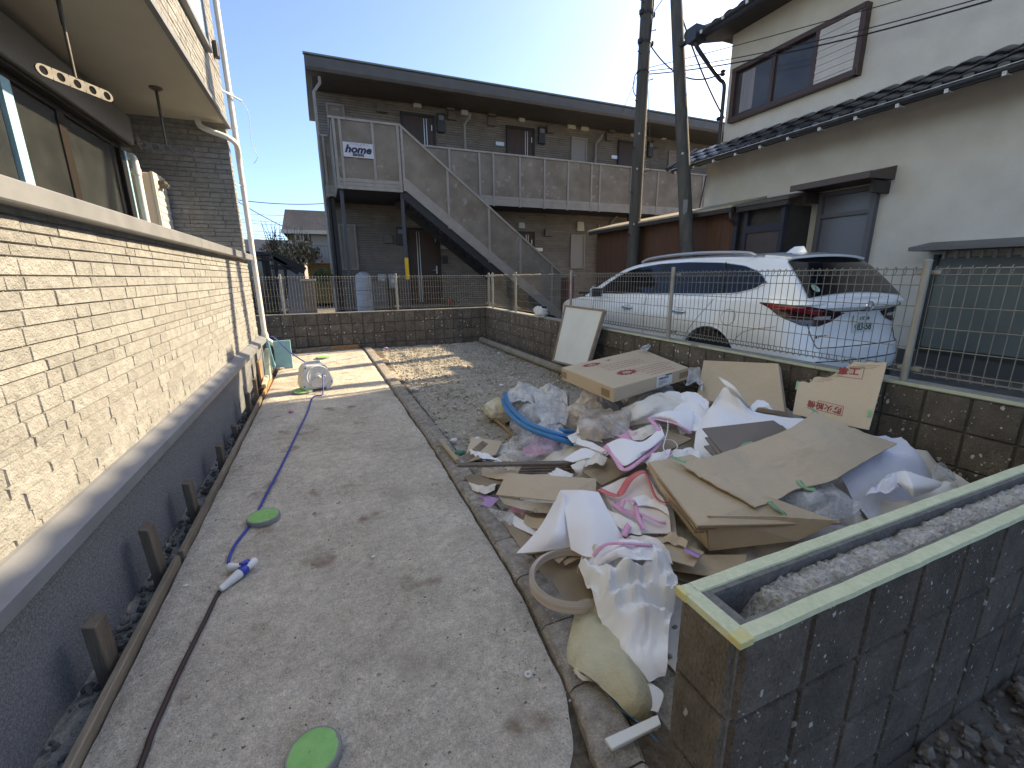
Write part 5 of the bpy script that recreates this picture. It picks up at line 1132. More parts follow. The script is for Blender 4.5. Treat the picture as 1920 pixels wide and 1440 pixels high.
# timber form boards and stakes along the trench
for (y0, y1, dx, mt, lab) in ((-.6, 2.35, -.79, wood_m, 'nearest long grey form board edging the concrete path beside the trench'), (2.38, 5.55, -.795, wood_m, 'middle long brown form board edging the path by the grey foundation'), (5.6, 6.75, -.80, woodo_m, 'short orange form board edging the sunny path near the reel')):
    g = MB(); g.beam((dx, y0, -.035), (dx-.012, y1, -.035), .026, .115); one('form_board', g, mt, lab, 'board', 'timber form boards edging the path', bevel=.004)
for k, (x, y, w_) in enumerate(((185, 1158, .085), (288, 983, .08), (358, 901, .075), (412, 833, .07), (446, 796, .06), (463, 736, .07), (477, 710, .07))):
    p = at(x, y, X=-.85); zt_ = max(p.z, .05); g = MB(); ln = random.uniform(-.02, .02)
    g.hexa([(-.875, p.y-w_/2, -.30), (-.838, p.y-w_/2, -.30), (-.838, p.y+w_/2, -.30), (-.875, p.y+w_/2, -.30), (-.885+ln, p.y-w_/2+.004, zt_), (-.846+ln, p.y-w_/2, zt_-.008), (-.846+ln, p.y+w_/2, zt_-.012), (-.885+ln, p.y+w_/2-.003, zt_+.004)])
    one('timber_stake', g, woodv_m, 'weathered timber stake in the trench, %s counting from the camera' % ['first', 'second', 'third', 'fourth', 'fifth', 'sixth', 'seventh'][k], 'stake', 'timber stakes holding the form boards', bevel=.003)
# blue foam boards, pale green board and odd timbers by the downpipe
foam = mat('blue_foam_board', (.22, .46, .50), (.26, .50, .54), 12, .7, bump=[(60, .2)])
p0 = at(518, 694, Y=7.3); p1 = at(550, 690, Y=7.3); pt = at(549, 637, Y=7.36)
g = MB(); g.hexa([(p0.x, 7.30, 0), (p1.x, 7.27, 0), (p1.x, 7.31, 0), (p0.x, 7.34, 0), (p0.x, 7.38, pt.z-.01), (p1.x, 7.34, pt.z), (p1.x, 7.38, pt.z), (p0.x, 7.42, pt.z-.01)]); one('foam_board', g, foam, 'light blue foam board standing behind the foot of the downpipe', 'board', bevel=.002)
g = MB(); g.hexa([(-.885, 7.47, .0), (-.835, 7.47, .0), (-.835, 7.50, .0), (-.885, 7.50, .0), (-.925, 7.47, .44), (-.885, 7.47, .44), (-.885, 7.50, .44), (-.925, 7.50, .44)]); one('foam_board', g, foam, 'narrow blue foam offcut wedged between house base and downpipe', 'board')
a_ = at(498, 722, Z=.0); g = MB(); g.hexa([(-.86, 6.42, -.05), (-.80, 6.42, -.05), (-.80, 6.66, -.05), (-.86, 6.66, -.05), (-.86, 6.66, .36), (-.80, 6.66, .36), (-.80, 6.84, .39), (-.86, 6.84, .39)]); one('green_board', g, mat('pale_green_board', (.42, .50, .38), (.36, .43, .33), 8, .7), 'pale green board leaning on the trench edge near the downpipe', 'board', bevel=.003)
g = MB(); g.hexa([(-.885, 6.22, -.1), (-.865, 6.22, -.1), (-.865, 6.34, -.1), (-.885, 6.34, -.1), (-.90, 6.24, .30), (-.88, 6.24, .30), (-.88, 6.36, .32), (-.90, 6.36, .32)]); one('timber_offcut', g, woodo_m, 'red brown timber offcut upright in the trench behind the green board', 'timber')
g = MB(); g.beam((-.815, 5.92, .055), (-.83, 6.38, .075), .05, .045); one('timber_offcut', g, mat('pale_timber', (.55, .48, .36), (.45, .38, .28), 8, .8, stretch=(1, .1, 1)), 'short pale timber lying on the orange form board', 'timber', bevel=.004)
g = MB(); g.lathe([(.0, 0), (.06, .0), (.065, .02), (.05, .035), (0, .04)], (-.74, 7.30, -.005), n=9); one('timber_offcut', g, mat('pale_timber', (.5, .4, .3)), 'small cut log slice below the foot of the downpipe', 'log slice')
for (xa_, ya_, xb_, yb_, mt, lab) in ((556, 660, 620, 651, wood_m, 'grey brown plank on the ground along the back wall'), (620, 651, 670, 645, woodo_m, 'orange brown plank end to end with the grey one at the back wall')):
    a_ = at(xa_, ya_, Z=.03); b_ = at(xb_, yb_, Z=.03); g = MB(); g.beam((a_.x, min(a_.y, 8.83), .03), (b_.x, min(b_.y, 8.84), .035), .03, .09); one('plank', g, mt, lab, 'plank', bevel=.003)
# grey drain pipe on the gravel, framed panel, wrapped bundle
a_ = Vector((2.93, 8.66, .035)); b_ = Vector((2.965, 4.9, .04))
g = MB(); g.tube([a_, a_.lerp(b_, .35), a_.lerp(b_, .355), a_.lerp(b_, .38), a_.lerp(b_, .385), b_], [.058, .058, .066, .066, .058, .058], 20); one('drain_pipe', g, pvc_grey, 'long grey plastic pipe lying on gravel along the right wall', 'pipe', smooth=True, auto=40)
t = thing('framed_panel', 'white panel in a thin timber frame leaning on the right wall', 'panel', (3.0, 5.2, -.02))
B0 = Vector((2.80, 5.28, -.01)); B1 = Vector((2.80, 4.62, -.01)); T0 = at(1060, 572, X=3.085); T1 = at(1134, 581, X=3.085)
B0 = at(1036, 678, X=2.74); B1 = at(1100, 694, X=2.74); B0.z = max(B0.z, -.02)
nr = (B1-B0).cross(T0-B0).normalized(); nr = -nr if nr.x > 0 else nr
P4 = [B0, B1, T1, T0]; cen = sum(P4, Vector())/4
inn = [p.lerp(cen, .06) for p in P4]
g = MB(); g.prism([p-nr*.002 for p in inn], -nr*.01); obj('panel_face', g, mat('white_board_face', (.66, .66, .61), (.61, .61, .555), 3, .55, stain=[(5, .62, .8, (.56, .555, .50))]), t)
for a in range(4):
    g = MB(); p, q_ = P4[a], P4[(a+1) % 4]; pi_, qi = inn[a], inn[(a+1) % 4]; g.hexa([p-nr*.035, q_-nr*.035, qi-nr*.035, pi_-nr*.035, p+nr*.012, q_+nr*.012, qi+nr*.012, pi_+nr*.012]); obj('frame_rail', g, mat('frame_timber', (.30, .225, .165), (.22, .165, .12), 20, .75), t, bevel=.002)
c_ = Vector((3.17, 6.35, WT)); t = thing('plastic_bundle', 'white plastic bag with dark contents sitting on the right wall top', 'bag', c_)
def blob(c, rx, ry, rz_, amp, sc, seed=0, n=28, m_=18, flat=.0, ridge=0):
    rows = []
    for a in range(m_+1):
        th = math.pi*a/m_; row = []
        for b in range(n+1):
            ph = 2*math.pi*b/n; d_ = Vector((math.sin(th)*math.cos(ph), math.sin(th)*math.sin(ph), math.cos(th)))
            f_ = 1+amp*fbm(d_*1.0+Vector((seed, seed*2, 0)), sc, 5)
            if ridge: f_ += ridge*(abs(noise.noise(d_*sc*2.2+Vector((seed, 0, 5))))-.25)+.4*ridge*(abs(noise.noise(d_*sc*5+Vector((0, seed, 5))))-.25)
            p = Vector((d_.x*rx*f_, d_.y*ry*f_, d_.z*rz_*f_)); p.z = max(p.z, -rz_*(1-flat)); row.append(Vector(c)+p)
        row[-1] = row[0].copy(); rows.append(row)
    return MB().grid(rows)
bagw = mat('white_bag_plastic', (.66, .66, .66), (.58, .58, .58), 9, .35, bump=[(16, .5)])
obj('bag_skin', blob(c_+Vector((0, 0, .085)), .10, .16, .10, .18, 2.2, 3, ridge=.25), bagw, t, smooth=True)
g = MB(); g.obox(c_+Vector((-.0, -.06, .165)), (.09, .14, .045), (.3, .2, .2)); g.obox(c_+Vector((.01, .05, .175)), (.05, .09, .03), (-.2, .3, .6)); each('dark_contents', g, blackp, t, bevel=.01)
g = MB(); g.obox(c_+Vector((-.06, -.14, .012)), (.10, .22, .006), (0, .1, .3)); obj('loose_flap', g, bagw, t)
# bicycle behind the fence near the pole
bk = thing('bicycle', 'dark bicycle leaning beyond the fence between stair foot and white car', 'bicycle', at(1108, 560, Y=10.2))
bc = at(1108, 555, Y=10.2); bc.z = .09
for dx in (-.50, .50):
    g = MB(); g.tube([(bc.x+dx+.31*math.cos(a), 10.2, .40+.31*math.sin(a)) for a in [2*math.pi*k/28 for k in range(29)]], .016, 6); wl = obj('wheel', g, blackp, bk, smooth=True)
    g = MB(); [g.tube([(bc.x+dx, 10.2, .40), (bc.x+dx+.30*math.cos(a), 10.2, .40+.30*math.sin(a))], .002, 4) for a in [2*math.pi*k/12 for k in range(12)]]; obj('spokes', g, galv, wl)
g = MB()
for a, b in (((-.5, .40), (-.12, .38)), ((-.12, .38), (-.22, .85)), ((-.5, .40), (-.20, .80)), ((-.12, .38), (.34, .78)), ((-.20, .72), (.32, .84)), ((.30, .92), (.5, .40))): g.tube([(bc.x+a[0], 10.2, a[1]), (bc.x+b[0], 10.2, b[1])], .016, 8)
obj('frame', g, mat('dark_bike_frame', (.05, .04, .04), rough=.4), bk, smooth=True)
obj('saddle', MB().hexa([(bc.x-.34, 10.12, .86), (bc.x-.08, 10.18, .86), (bc.x-.08, 10.22, .86), (bc.x-.34, 10.28, .86), (bc.x-.34, 10.12, .92), (bc.x-.08, 10.18, .90), (bc.x-.08, 10.22, .90), (bc.x-.34, 10.28, .92)]), blackp, bk, bevel=.01)
obj('handlebar', MB().tube(spline([(bc.x+.18, 9.92, 1.02), (bc.x+.28, 10.0, 1.06), (bc.x+.28, 10.2, 1.0), (bc.x+.28, 10.4, 1.06), (bc.x+.18, 10.48, 1.02)], 5), .013, 8), chrome, bk, smooth=True)
for k, (px, py, col, lab, s_) in enumerate(((700, 1043, wp, 'tiny white plastic chip on the concrete in the middle of the path', .008), (990, 1264, wp, 'small white washer ring on the path near the kerb', .009), (546, 773, None, 'crumpled pink scrap on the shaded path near the hose', .016), (748, 806, wp, 'small white square chip on the path near the kerb', .010), (348, 1097, wp, 'small white oval tablet on the path beside the form board', .009))):
    c_ = at(px, py, Z=.008); g = MB()
    if lab.startswith('small white washer'): g.tube([(c_.x+s_*math.cos(a), c_.y+s_*math.sin(a), .007) for a in [2*math.pi*q/20 for q in range(21)]], .0035, 6, caps=False)
    elif col is None: g = blob((c_.x, c_.y, .018), .025, .02, .016, .4, 3, 4, 10, 8, ridge=.5)
    else: g.lathe([(s_*.7, 0), (s_, .002), (s_, .005), (s_*.8, .006)], (c_.x, c_.y, .003), n=14)
    one('scrap', g, col or mat('pink_plastic', (.58, .22, .42), (.62, .30, .48), 20, .5), lab, 'scrap', smooth=True, auto=40)
# ================================================================== the heap of packaging and debris
card = mat('cardboard', (.53, .415, .295), (.485, .38, .27), 3, .85, bump=[(60, .10), (7, .15)], fine=.03, bscale=60, stain=[(3, .62, .8, (.45, .345, .24))])
card_l = mat('light_cardboard', (.58, .46, .33), (.54, .425, .305), 3, .85, bump=[(60, .10), (7, .15)], fine=.03, bscale=60)
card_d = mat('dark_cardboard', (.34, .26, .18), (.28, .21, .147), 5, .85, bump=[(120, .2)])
dkboard = mat('dark_brown_board', (.20, .158, .128), (.17, .135, .108), 3, .6)
plankm = mat('walnut_plank', (.19, .15, .12), (.13, .10, .08), 9, .55, stretch=(.3, 6, 6), bump=[(60, .2)])
paper = mat('white_sheet', (.84, .83, .85), (.80, .79, .80), 4, .8, bump=[(240, .15)])
paper_s = mat('stained_white_sheet', (.76, .73, .68), (.62, .56, .47), 5, .85, stain=[(9, .60, .75, (.40, .31, .20))], bump=[(140, .25)])
paper_p = mat('pinkish_white_sheet', (.82, .74, .70), (.76, .66, .61), 5, .85, bump=[(140, .2)])
quilt = mat('embossed_white_paper', (.82, .82, .81), (.77, .765, .75), 4, .85, bump=[(260, .5)], stain=[(7, .64, .8, (.55, .47, .34))])
pink = mat('pink_tape', (.72, .32, .50), (.78, .42, .57), 14, .5); redt = mat('coral_tape', (.66, .13, .13), (.70, .18, .17), 12, .5)
lilac = mat('lilac_tape', (.45, .27, .50), rough=.5); greent = mat('green_tape', (.17, .36, .20), (.24, .45, .27), 25, .6); redink = mat('red_ink', (.30, .045, .05), rough=.8); ink = mat('dark_ink', (.06, .055, .06), rough=.8)
clear = mat('clear_plastic_film', (.74, .76, .78), (.84, .85, .86), 8, .12, bump=[(24, .9), (70, .7)], alpha=(.12, .62, 9), spec=1)
clear_y = mat('yellowed_bag_plastic', (.74, .66, .46), (.78, .72, .58), 7, .25, bump=[(24, .9), (70, .5)], alpha=(.75, 1, 6))
whitebag = mat('milky_bag_plastic', (.80, .80, .82), (.70, .69, .66), 7, .22, bump=[(24, .9), (70, .6)], alpha=(.45, .95, 7), spec=.8)
bluew = mat('bluish_white_sheet', (.78, .79, .85), (.72, .73, .80), 5, .6, bump=[(20, .3)])
sackm = mat('yellow_grey_sack', (.58, .53, .36), (.44, .40, .27), 4, .6, bump=[(14, .5), (90, .2)], stain=[(6, .6, .8, (.22, .19, .11))])
GRP = 'torn packaging heaped on the gravel'
def cr(p0, p1, p2, p3, t): return .5*((2*p1)+(-p0+p2)*t+(2*p0-5*p1+4*p2-p3)*t*t+(-p0+3*p1-3*p2+p3)*t**3)
def creases(p, seed, k=5, lam=.10):
    """sum of folded ramps: flat facets meeting in straight creases, as in crushed paper or film"""
    rnd = random.Random(seed); h = 0
    w_ = p+.25*lam*Vector((noise.noise(p/lam*.6), noise.noise(p/lam*.6+Vector((7, 1, 3))), noise.noise(p/lam*.6+Vector((2, 9, 5)))))*3.2
    for q in range(k):
        a = rnd.uniform(0, 6.28); b = rnd.uniform(-.6, .6); n_ = Vector((math.cos(a)*math.cos(b), math.sin(a)*math.cos(b), math.sin(b))); L_ = lam*rnd.uniform(.6, 1.9)
        t = (w_.dot(n_)/L_+rnd.random()) % 1; h += L_/lam*(abs(2*t-1)-.5)
    return h/k*2
def surf(ctrl, nu=6, nv=6, crum=0, cs=7, seed=0, fine=0, fade=None):
    """smooth sheet through measured points (x, y, height), crumpled by ridged noise"""
    C_ = [[at(x, y, Z=z) for x, y, z in r_] for r_ in ctrl]
    def row_i(r_):
        out = []; n = len(r_)
        for k in range(n-1):
            for j in range(nv): out.append(cr(r_[max(k-1, 0)], r_[k], r_[k+1], r_[min(k+2, n-1)], j/nv))
        return out+[r_[-1].copy()]
    Rw = [row_i(r_) for r_ in C_]; n = len(Rw); out = []
    for k in range(n-1):
        for j in range(nu): out.append([cr(Rw[max(k-1, 0)][c], Rw[k][c], Rw[k+1][c], Rw[min(k+2, n-1)][c], j/nu) for c in range(len(Rw[0]))])
    out.append([p.copy() for p in Rw[-1]])
    if crum or fine:
        res = []
        for a, r_ in enumerate(out):
            rr = []; fa = 1 if not fade else (lambda q: fade[int(q)]+(fade[min(int(q)+1, len(fade)-1)]-fade[int(q)])*(q-int(q)))(a/(len(out)-1)*(len(fade)-1)*.9999)
            for b, p in enumerate(r_):
                d_ = fa*(crum*1.6*creases(p, seed+3, 6, .9/cs)+crum*.40*creases(p, seed+11, 4, .36/cs)) if crum else 0
                d2 = fine*noise.noise(p*cs*4)
                rr.append(p+Vector((.3*crum*noise.noise(p*cs+Vector((0, 5, 0))), .3*crum*noise.noise(p*cs+Vector((5, 0, 0))), d_*.8+d2)))
            res.append(rr)
        out = res
    return out
def sheet(name, label, cat, m_, ctrl, th=.0012, group=None, sm=True, **kw):
    return one(name, MB().grid(surf(ctrl, **kw), 0, th), m_, label, cat, group, smooth=sm, auto=22)
def plate(name, label, cat, m_, poly, th, group=None, bevel=0, parent=None):
    """flat board: outline given as (x, y, height)"""
    P_ = [at(x, y, Z=z) for x, y, z in poly]; n_ = Vector()
    for a in range(len(P_)): n_ += P_[a].cross(P_[(a+1) % len(P_)])
    n_ = n_.normalized(); n_ = n_ if n_.z > 0 else -n_
    g = MB().prism(P_, -n_*th)
    return one(name, g, m_, label, cat, group, bevel=bevel)
def ribbon(name, label, m_, pts, w_, up=(0, 0, 1), cat='tape', n=8, twist=0, th=.0008):
    P_ = spline([at(x, y, Z=z) for x, y, z in pts], n); rows = []
    for k, p in enumerate(P_):
        d_ = (P_[min(k+1, len(P_)-1)]-P_[max(k-1, 0)]).normalized(); s_ = d_.cross(Vector(up)); s_ = s_.normalized() if s_.length > 1e-4 else Vector((1, 0, 0))
        s_ = Matrix.Rotation(twist*k/len(P_), 3, d_) @ s_; rows.append([p-s_*w_/2, p+s_*w_/2])
    return one(name, MB().grid(rows, 0, th), m_, label, cat, smooth=True)
def bag(c, rx, ry, rz_, seed):
    g = blob(c, rx, ry, rz_, .16, 1.3, seed, 72, 44, .1); c = Vector(c)
    out = []
    for p in g.v:
        d_ = (p-c); az_ = math.atan2(d_.y, d_.x); up_ = max(0, d_.z/rz_)
        h = .046*creases(p, seed, 6, .17)+.010*creases(p, seed+5, 4, .06)+.018*up_*abs(math.sin(az_*7+seed+3*noise.noise(p*9)))
        q = p+d_.normalized()*h
        if up_ > .86: q.z += (up_-.86)*rz_*1.6
        out.append(q)
    g.v = out
    return g
sm_ = lambda a, b, x: (lambda t: t*t*(3-2*t))(min(1, max(0, (x-a)/(b-a))))
# lowest layers: a big dirty sheet over the middle and right, flattened cartons on the left
def mound(x, y): return -.02+(.24*sm_(.95, 1.7, x)+.10*sm_(2.0, 2.7, x))*sm_(3.3, 2.3, y)*(.55+.45*sm_(.7, 1.3, y))
rows = []
for a in range(81):
    x = 1.0+2.08*a/80; row = []
    for b in range(101):
        y = .66+2.5*b/100+.12*fbm((x*2, b/100 > .9, 3)); q = Vector((x, y, 0))
        row.append((min(x, 3.10), y, mound(x, y)+.07*creases(q, 77, 6, .22)*min(1, 6*mound(x, y)+.2)+.022*creases(q, 78, 5, .08)-.02))
    rows.append(row)
one('dirty_sheet', MB().grid(rows, 0, .002), paper_s, 'large stained whitish sheet at the bottom of the debris heap', 'sheet', smooth=True, auto=60)
for k, (poly, m_, lab) in enumerate((
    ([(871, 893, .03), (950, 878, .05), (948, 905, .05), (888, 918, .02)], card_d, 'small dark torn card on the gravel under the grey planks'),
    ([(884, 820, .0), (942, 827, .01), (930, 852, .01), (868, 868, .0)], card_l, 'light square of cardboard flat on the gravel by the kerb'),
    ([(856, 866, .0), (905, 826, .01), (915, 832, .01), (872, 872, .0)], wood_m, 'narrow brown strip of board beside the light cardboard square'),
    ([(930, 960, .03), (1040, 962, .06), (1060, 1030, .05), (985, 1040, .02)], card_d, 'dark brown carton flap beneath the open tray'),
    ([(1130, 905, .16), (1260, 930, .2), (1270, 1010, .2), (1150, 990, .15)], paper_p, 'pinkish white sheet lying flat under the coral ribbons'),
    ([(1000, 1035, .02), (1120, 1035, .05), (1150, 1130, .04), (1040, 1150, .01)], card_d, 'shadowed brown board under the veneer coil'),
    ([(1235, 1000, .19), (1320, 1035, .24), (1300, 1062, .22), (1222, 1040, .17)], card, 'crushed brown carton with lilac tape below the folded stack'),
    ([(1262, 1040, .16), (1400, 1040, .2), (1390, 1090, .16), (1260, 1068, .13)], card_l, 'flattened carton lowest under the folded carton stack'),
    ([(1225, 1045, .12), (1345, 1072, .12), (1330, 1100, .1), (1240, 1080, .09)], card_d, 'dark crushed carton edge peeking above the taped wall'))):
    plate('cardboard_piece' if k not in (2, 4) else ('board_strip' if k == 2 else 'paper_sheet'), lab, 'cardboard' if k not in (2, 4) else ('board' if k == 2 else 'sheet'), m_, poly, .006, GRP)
# planks and dark boards
g = MB(); g.beam(at(860, 872, Z=.10), at(1079, 868, Z=.17), .045, .017, i=0); one('plank', g, plankm, 'long grey brown plank on top at the left of the heap', 'plank', bevel=.001)
for k in range(3):
    g = MB(); g.beam(at(978-3*k, 876+5*k, Z=.125-.012*k), at(1078+2*k, 872+5*k, Z=.155-.012*k), .05, .010); one('plank', g, plankm, ['short grey brown plank, upper of three under the long one', 'short grey brown plank, middle of three under the long one', 'short grey brown plank, lowest of three under the long one'][k], 'plank', 'three stacked short planks', bevel=.001)
dkb = plate('printed_board', 'dark brown printed board slanting up through the middle of the heap', 'board', card_d, [(1087, 880, .19), (1240, 803, .33), (1297, 822, .335), (1128, 910, .19)], .012)
dloc = dkb.location.copy()
def marks_on(o, nm, m_, A0, ux, uy, draw):
    """printing: thin strokes lying 1 mm above a face; draw gets a builder and a plane map"""
    ux = ux.normalized(); uy = uy.normalized(); nz_ = ux.cross(uy)
    g = MB()
    def pt(a, b, h=.0016): return A0+ux*a+uy*b+nz_*h
    def bar(a0, b0, a1, b1, w_=.003):
        d_ = (pt(a1, b1)-pt(a0, b0)); s_ = d_.cross(nz_).normalized()*w_/2; g.add([pt(a0, b0)-s_, pt(a1, b1)-s_, pt(a1, b1)+s_, pt(a0, b0)+s_], [(0, 1, 2, 3)])
    draw(g, pt, bar, ux, uy); g.v = [p-o.location for p in g.v]
    c = obj(nm, g, m_); c.parent = o; return c
a0 = at(1092, 889, Z=.197); ux = at(1150, 862, Z=.245)-a0; uy_ = at(1088, 882, Z=.19)-at(1128, 910, Z=.19); nzz = ux.cross(uy_); uy = nzz.cross(ux)
def dr(g, pt, bar, ux, uy):
    for r_ in range(4):
        for c_ in range(9): bar(.05+.018*c_, -.03-.014*r_, .05+.018*c_+random.uniform(.006, .014), -.03-.014*r_, .0035)
    for a, b, c_, d_ in ((.24, -.02, .31, -.02), (.31, -.02, .31, -.08), (.31, -.08, .24, -.08), (.24, -.08, .24, -.02)): bar(a, b, c_, d_, .004)
    for k in range(16): a1 = k*math.pi/8; bar(.275+.02*math.cos(a1), -.05+.02*math.sin(a1), .275+.02*math.cos(a1+.4), -.05+.02*math.sin(a1+.4), .004)
marks_on(dkb, 'printing', ink, a0, ux, uy, dr)
for k, (poly, lab) in enumerate((([(1320, 836, .43), (1455, 812, .425), (1470, 852, .39), (1352, 870, .39)], 'dark brown thin board at the bottom of the small board stack'), ([(1322, 820, .445), (1466, 797, .44), (1484, 812, .42), (1356, 866, .40)], 'dark brown thin board in the middle of the small stack'), ([(1317, 803, .465), (1450, 788, .46), (1480, 808, .43), (1364, 860, .41)], 'dark brown thin board on top of the small stack on white sheet'))):
    plate('thin_board', lab, 'board', dkboard, poly, .007, 'stack of dark brown boards')
# bags at the back left
for k, (px, py, z, rx, ry, rz_, m_, lab) in enumerate((
    (938, 768, .075, .17, .17, .10, clear_y, 'yellowed refuse bag lowest at the far left of the heap'),
    (985, 752, .15, .19, .17, .14, whitebag, 'milky tied bag behind the blue hoses at the far left'),
    (1035, 752, .17, .16, .16, .14, whitebag, 'milky bag of light scraps between hoses and flat carton'),
    (1030, 790, .14, .14, .14, .11, whitebag, 'small whitish bag tucked behind the clear one'),
    (1115, 782, .20, .25, .21, .17, mat('bag_of_paper', (.52, .42, .35), (.74, .69, .65), 9, .2, spec=.8, bump=[(24, .9), (70, .6)], stain=[(8, .62, .74, (.30, .07, .09)), (12, .6, .72, (.24, .17, .11))]), 'swollen clear bag of brown paper beneath the flat carton'),
    (1220, 745, .20, .22, .22, .17, whitebag, 'milky bag hidden behind under the far side of the flat carton'),
    (1215, 780, .20, .24, .20, .14, paper_s, 'stained white bundle beneath the near corner of the flat carton'),
    (1290, 720, .22, .13, .14, .20, clear, 'wrinkled clear plastic standing behind the flat carton'))):
    c_ = at(px, py, Z=z); one('refuse_bag', bag(c_, rx, ry, rz_, k*3+1), m_, lab, 'bag', 'refuse bags at the back of the heap', smooth=True)
for (px, py, z, s_) in ((985, 725, .26, .05), (1035, 722, .28, .045)): pass
c_ = at(1005, 790, Z=.14); one('clear_bag', bag(c_, .20, .17, .11, 31), clear, 'clear plastic bag lying under the two blue hoses', 'bag', smooth=True)
c_ = at(1008, 838, Z=.09); t1 = one('clear_bag', bag(c_, .24, .15, .085, 41), clear, 'clear plastic bag with pink sheet and grey tube inside', 'bag', smooth=True)
sheet('pink_sheet', 'crumpled pink sheet inside the clear bag', 'sheet', pink, [[(985, 828, .10), (1010, 812, .13), (1050, 815, .12)], [(980, 845, .09), (1015, 835, .13), (1045, 838, .12)], [(990, 858, .06), (1020, 852, .09), (1040, 850, .08)]], crum=.012, cs=14)
g = MB(); g.tube([at(965, 836, Z=.10), at(1075, 838, Z=.06)], .033, 16); one('grey_tube', g, pvc_grey, 'short grey tube inside the clear bag with pink sheet', 'tube', smooth=True, auto=50)
hose_b = mat('bright_blue_hose', (.02, .19, .42), (.025, .22, .47), 20, .35)
one('blue_pipe', MB().tube(spline([at(947, 738, Z=.24), at(955, 760, Z=.25), at(985, 790, Z=.26), at(1025, 808, Z=.25), at(1066, 820, Z=.2)], 8), .020, 12), hose_b, 'bright blue flexible pipe, upper of two lying over clear bags', 'pipe', 'two bright blue pipes', smooth=True)
one('blue_pipe', MB().tube(spline([at(943, 748, Z=.22), at(952, 772, Z=.23), at(985, 800, Z=.235), at(1030, 818, Z=.22), at(1075, 832, Z=.17)], 8), .020, 12), hose_b, 'bright blue flexible pipe, lower of two lying over clear bags', 'pipe', 'two bright blue pipes', smooth=True)
one('blue_pipe', MB().tube(spline([at(1040, 800, Z=.2), at(1055, 808, Z=.2), at(1075, 810, Z=.18)], 6), .019, 12), hose_b, 'short stub of bright blue pipe beside the bag of brown paper', 'pipe', smooth=True)
# the big flat carton with red print, tape and label
zt_ = .56; Tc = [at(1053, 689, Z=zt_), at(1203, 654, Z=zt_), at(1291, 689, Z=zt_), at(1151, 728, Z=zt_)]
u_ = (Tc[2]-Tc[3]); v_ = (Tc[0]-Tc[3]); hb = .105
bx = thing('flat_carton', 'large flat brown carton with red print resting on refuse bags', 'box', (sum(Tc, Vector())/4)-Vector((0, 0, hb)))
dz = Vector((0, 0, hb)); g = MB(); Q = [Tc[3], Tc[2], Tc[1], Tc[0]]; g.hexa([p-dz for p in Q]+Q)
obj('carton_body', g, mat('carton_kraft', (.55, .425, .295), (.515, .395, .275), 3, .8, bump=[(220, .1)]), bx, bevel=.004)
o3 = Tc[3]; un = u_.normalized(); vn = v_.normalized(); UL, VL = u_.length, v_.length; nn = Vector((0, 0, 1))
def tp(a, b, h=.0012): return o3+u_*a+v_*b+nn*h
g = MB()
def bar2(a0, b0, a1, b1, w_=.006):
    d_ = tp(a1, b1)-tp(a0, b0); s_ = d_.cross(nn).normalized()*w_/2; g.add([tp(a0, b0)-s_, tp(a1, b1)-s_, tp(a1, b1)+s_, tp(a0, b0)+s_], [(0, 1, 2, 3)])
def star(ca, cb, ra, rb, n=13):
    pts = [tp(ca+(ra*(1 if k % 2 else .74))*math.cos(math.pi*k/n), cb+(rb*(1 if k % 2 else .74))*math.sin(math.pi*k/n)) for k in range(2*n)]
    ring2 = [tp(ca+ra*.45*math.cos(math.pi*k/n), cb+rb*.40*math.sin(math.pi*k/n)) for k in range(2*n)]
    g.add(pts+ring2, [(k, (k+1) % (2*n), 2*n+(k+1) % (2*n), 2*n+k) for k in range(2*n)])
    for q in (-.4, -.15, .1, .35): bar2(ca+ra*q-.012, cb-rb*.22, ca+ra*q+.012, cb+rb*.22, .006)
star(.40, .33, .13, .10); star(.30, .86, .13, .07)
for q in (-1, 1): bar2(.56-.03, .90-.03*q, .56+.03, .90+.03*q, .007)
bar2(.53, .90, .60, .90, .006)
for r_ in range(5):
    a = .52
    while a < .97 if r_ < 2 else a < .85: l = random.uniform(.012, .05); bar2(a, .36-.085*r_*.8, a+l, .36-.085*r_*.8, .008); a += l+.012
for r_ in range(4):
    a = .30
    while a < .82: l = random.uniform(.012, .05); bar2(a, .73-.07*r_, a+l, .73-.07*r_, .008); a += l+.012
obj('red_print', g, redink, bx)
# side label with text, kraft tape at the corners
def sp_(a, h, off=.0012): return o3+u_*a-Vector((0, 0, hb*(1-h)))-vn*off
g = MB(); g.add([sp_(.53, .12), sp_(.75, .12), sp_(.75, .97), sp_(.53, .97)], [(0, 1, 2, 3)]); lb = obj('paper_label', g, mat('white_label', (.70, .70, .70), rough=.5), bx)
g = MB(); text_mb(g, 'DYOM-CX2 CR', sp_(.555, .66, .003), .021, u_, (0, 0, 1), depth=.0004, bold=.0008)
for r_ in range(4): g.add([sp_(.555, .5-.09*r_, .0025), sp_(.555+[.12, .10, .13, .06][r_], .5-.09*r_, .0025), sp_(.555+[.12, .10, .13, .06][r_], .53-.09*r_, .0025), sp_(.555, .53-.09*r_, .0025)], [(0, 1, 2, 3)])
g.add([sp_(.65, .86, .0025), sp_(.745, .86, .0025), sp_(.745, .95, .0025), sp_(.65, .95, .0025)], [(0, 1, 2, 3)])
obj('label_print', g, ink, lb)
g = MB(); g.add([sp_(.86, .25), sp_(1.0, .25), sp_(1.0, .75), sp_(.86, .75)], [(0, 1, 2, 3)])
def sp2(b, h, off=.0012): return o3+v_*b-Vector((0, 0, hb*(1-h)))-un*off
g.add([sp2(.06, .2), sp2(.20, .2), sp2(.20, .72), sp2(.06, .72)], [(0, 1, 2, 3)]); g.add([sp2(.88, .2), sp2(1.0, .2), sp2(1.0, .72), sp2(.88, .72)], [(0, 1, 2, 3)])
each('kraft_tape', g, mat('brown_packing_tape', (.27, .18, .10), rough=.35), bx)
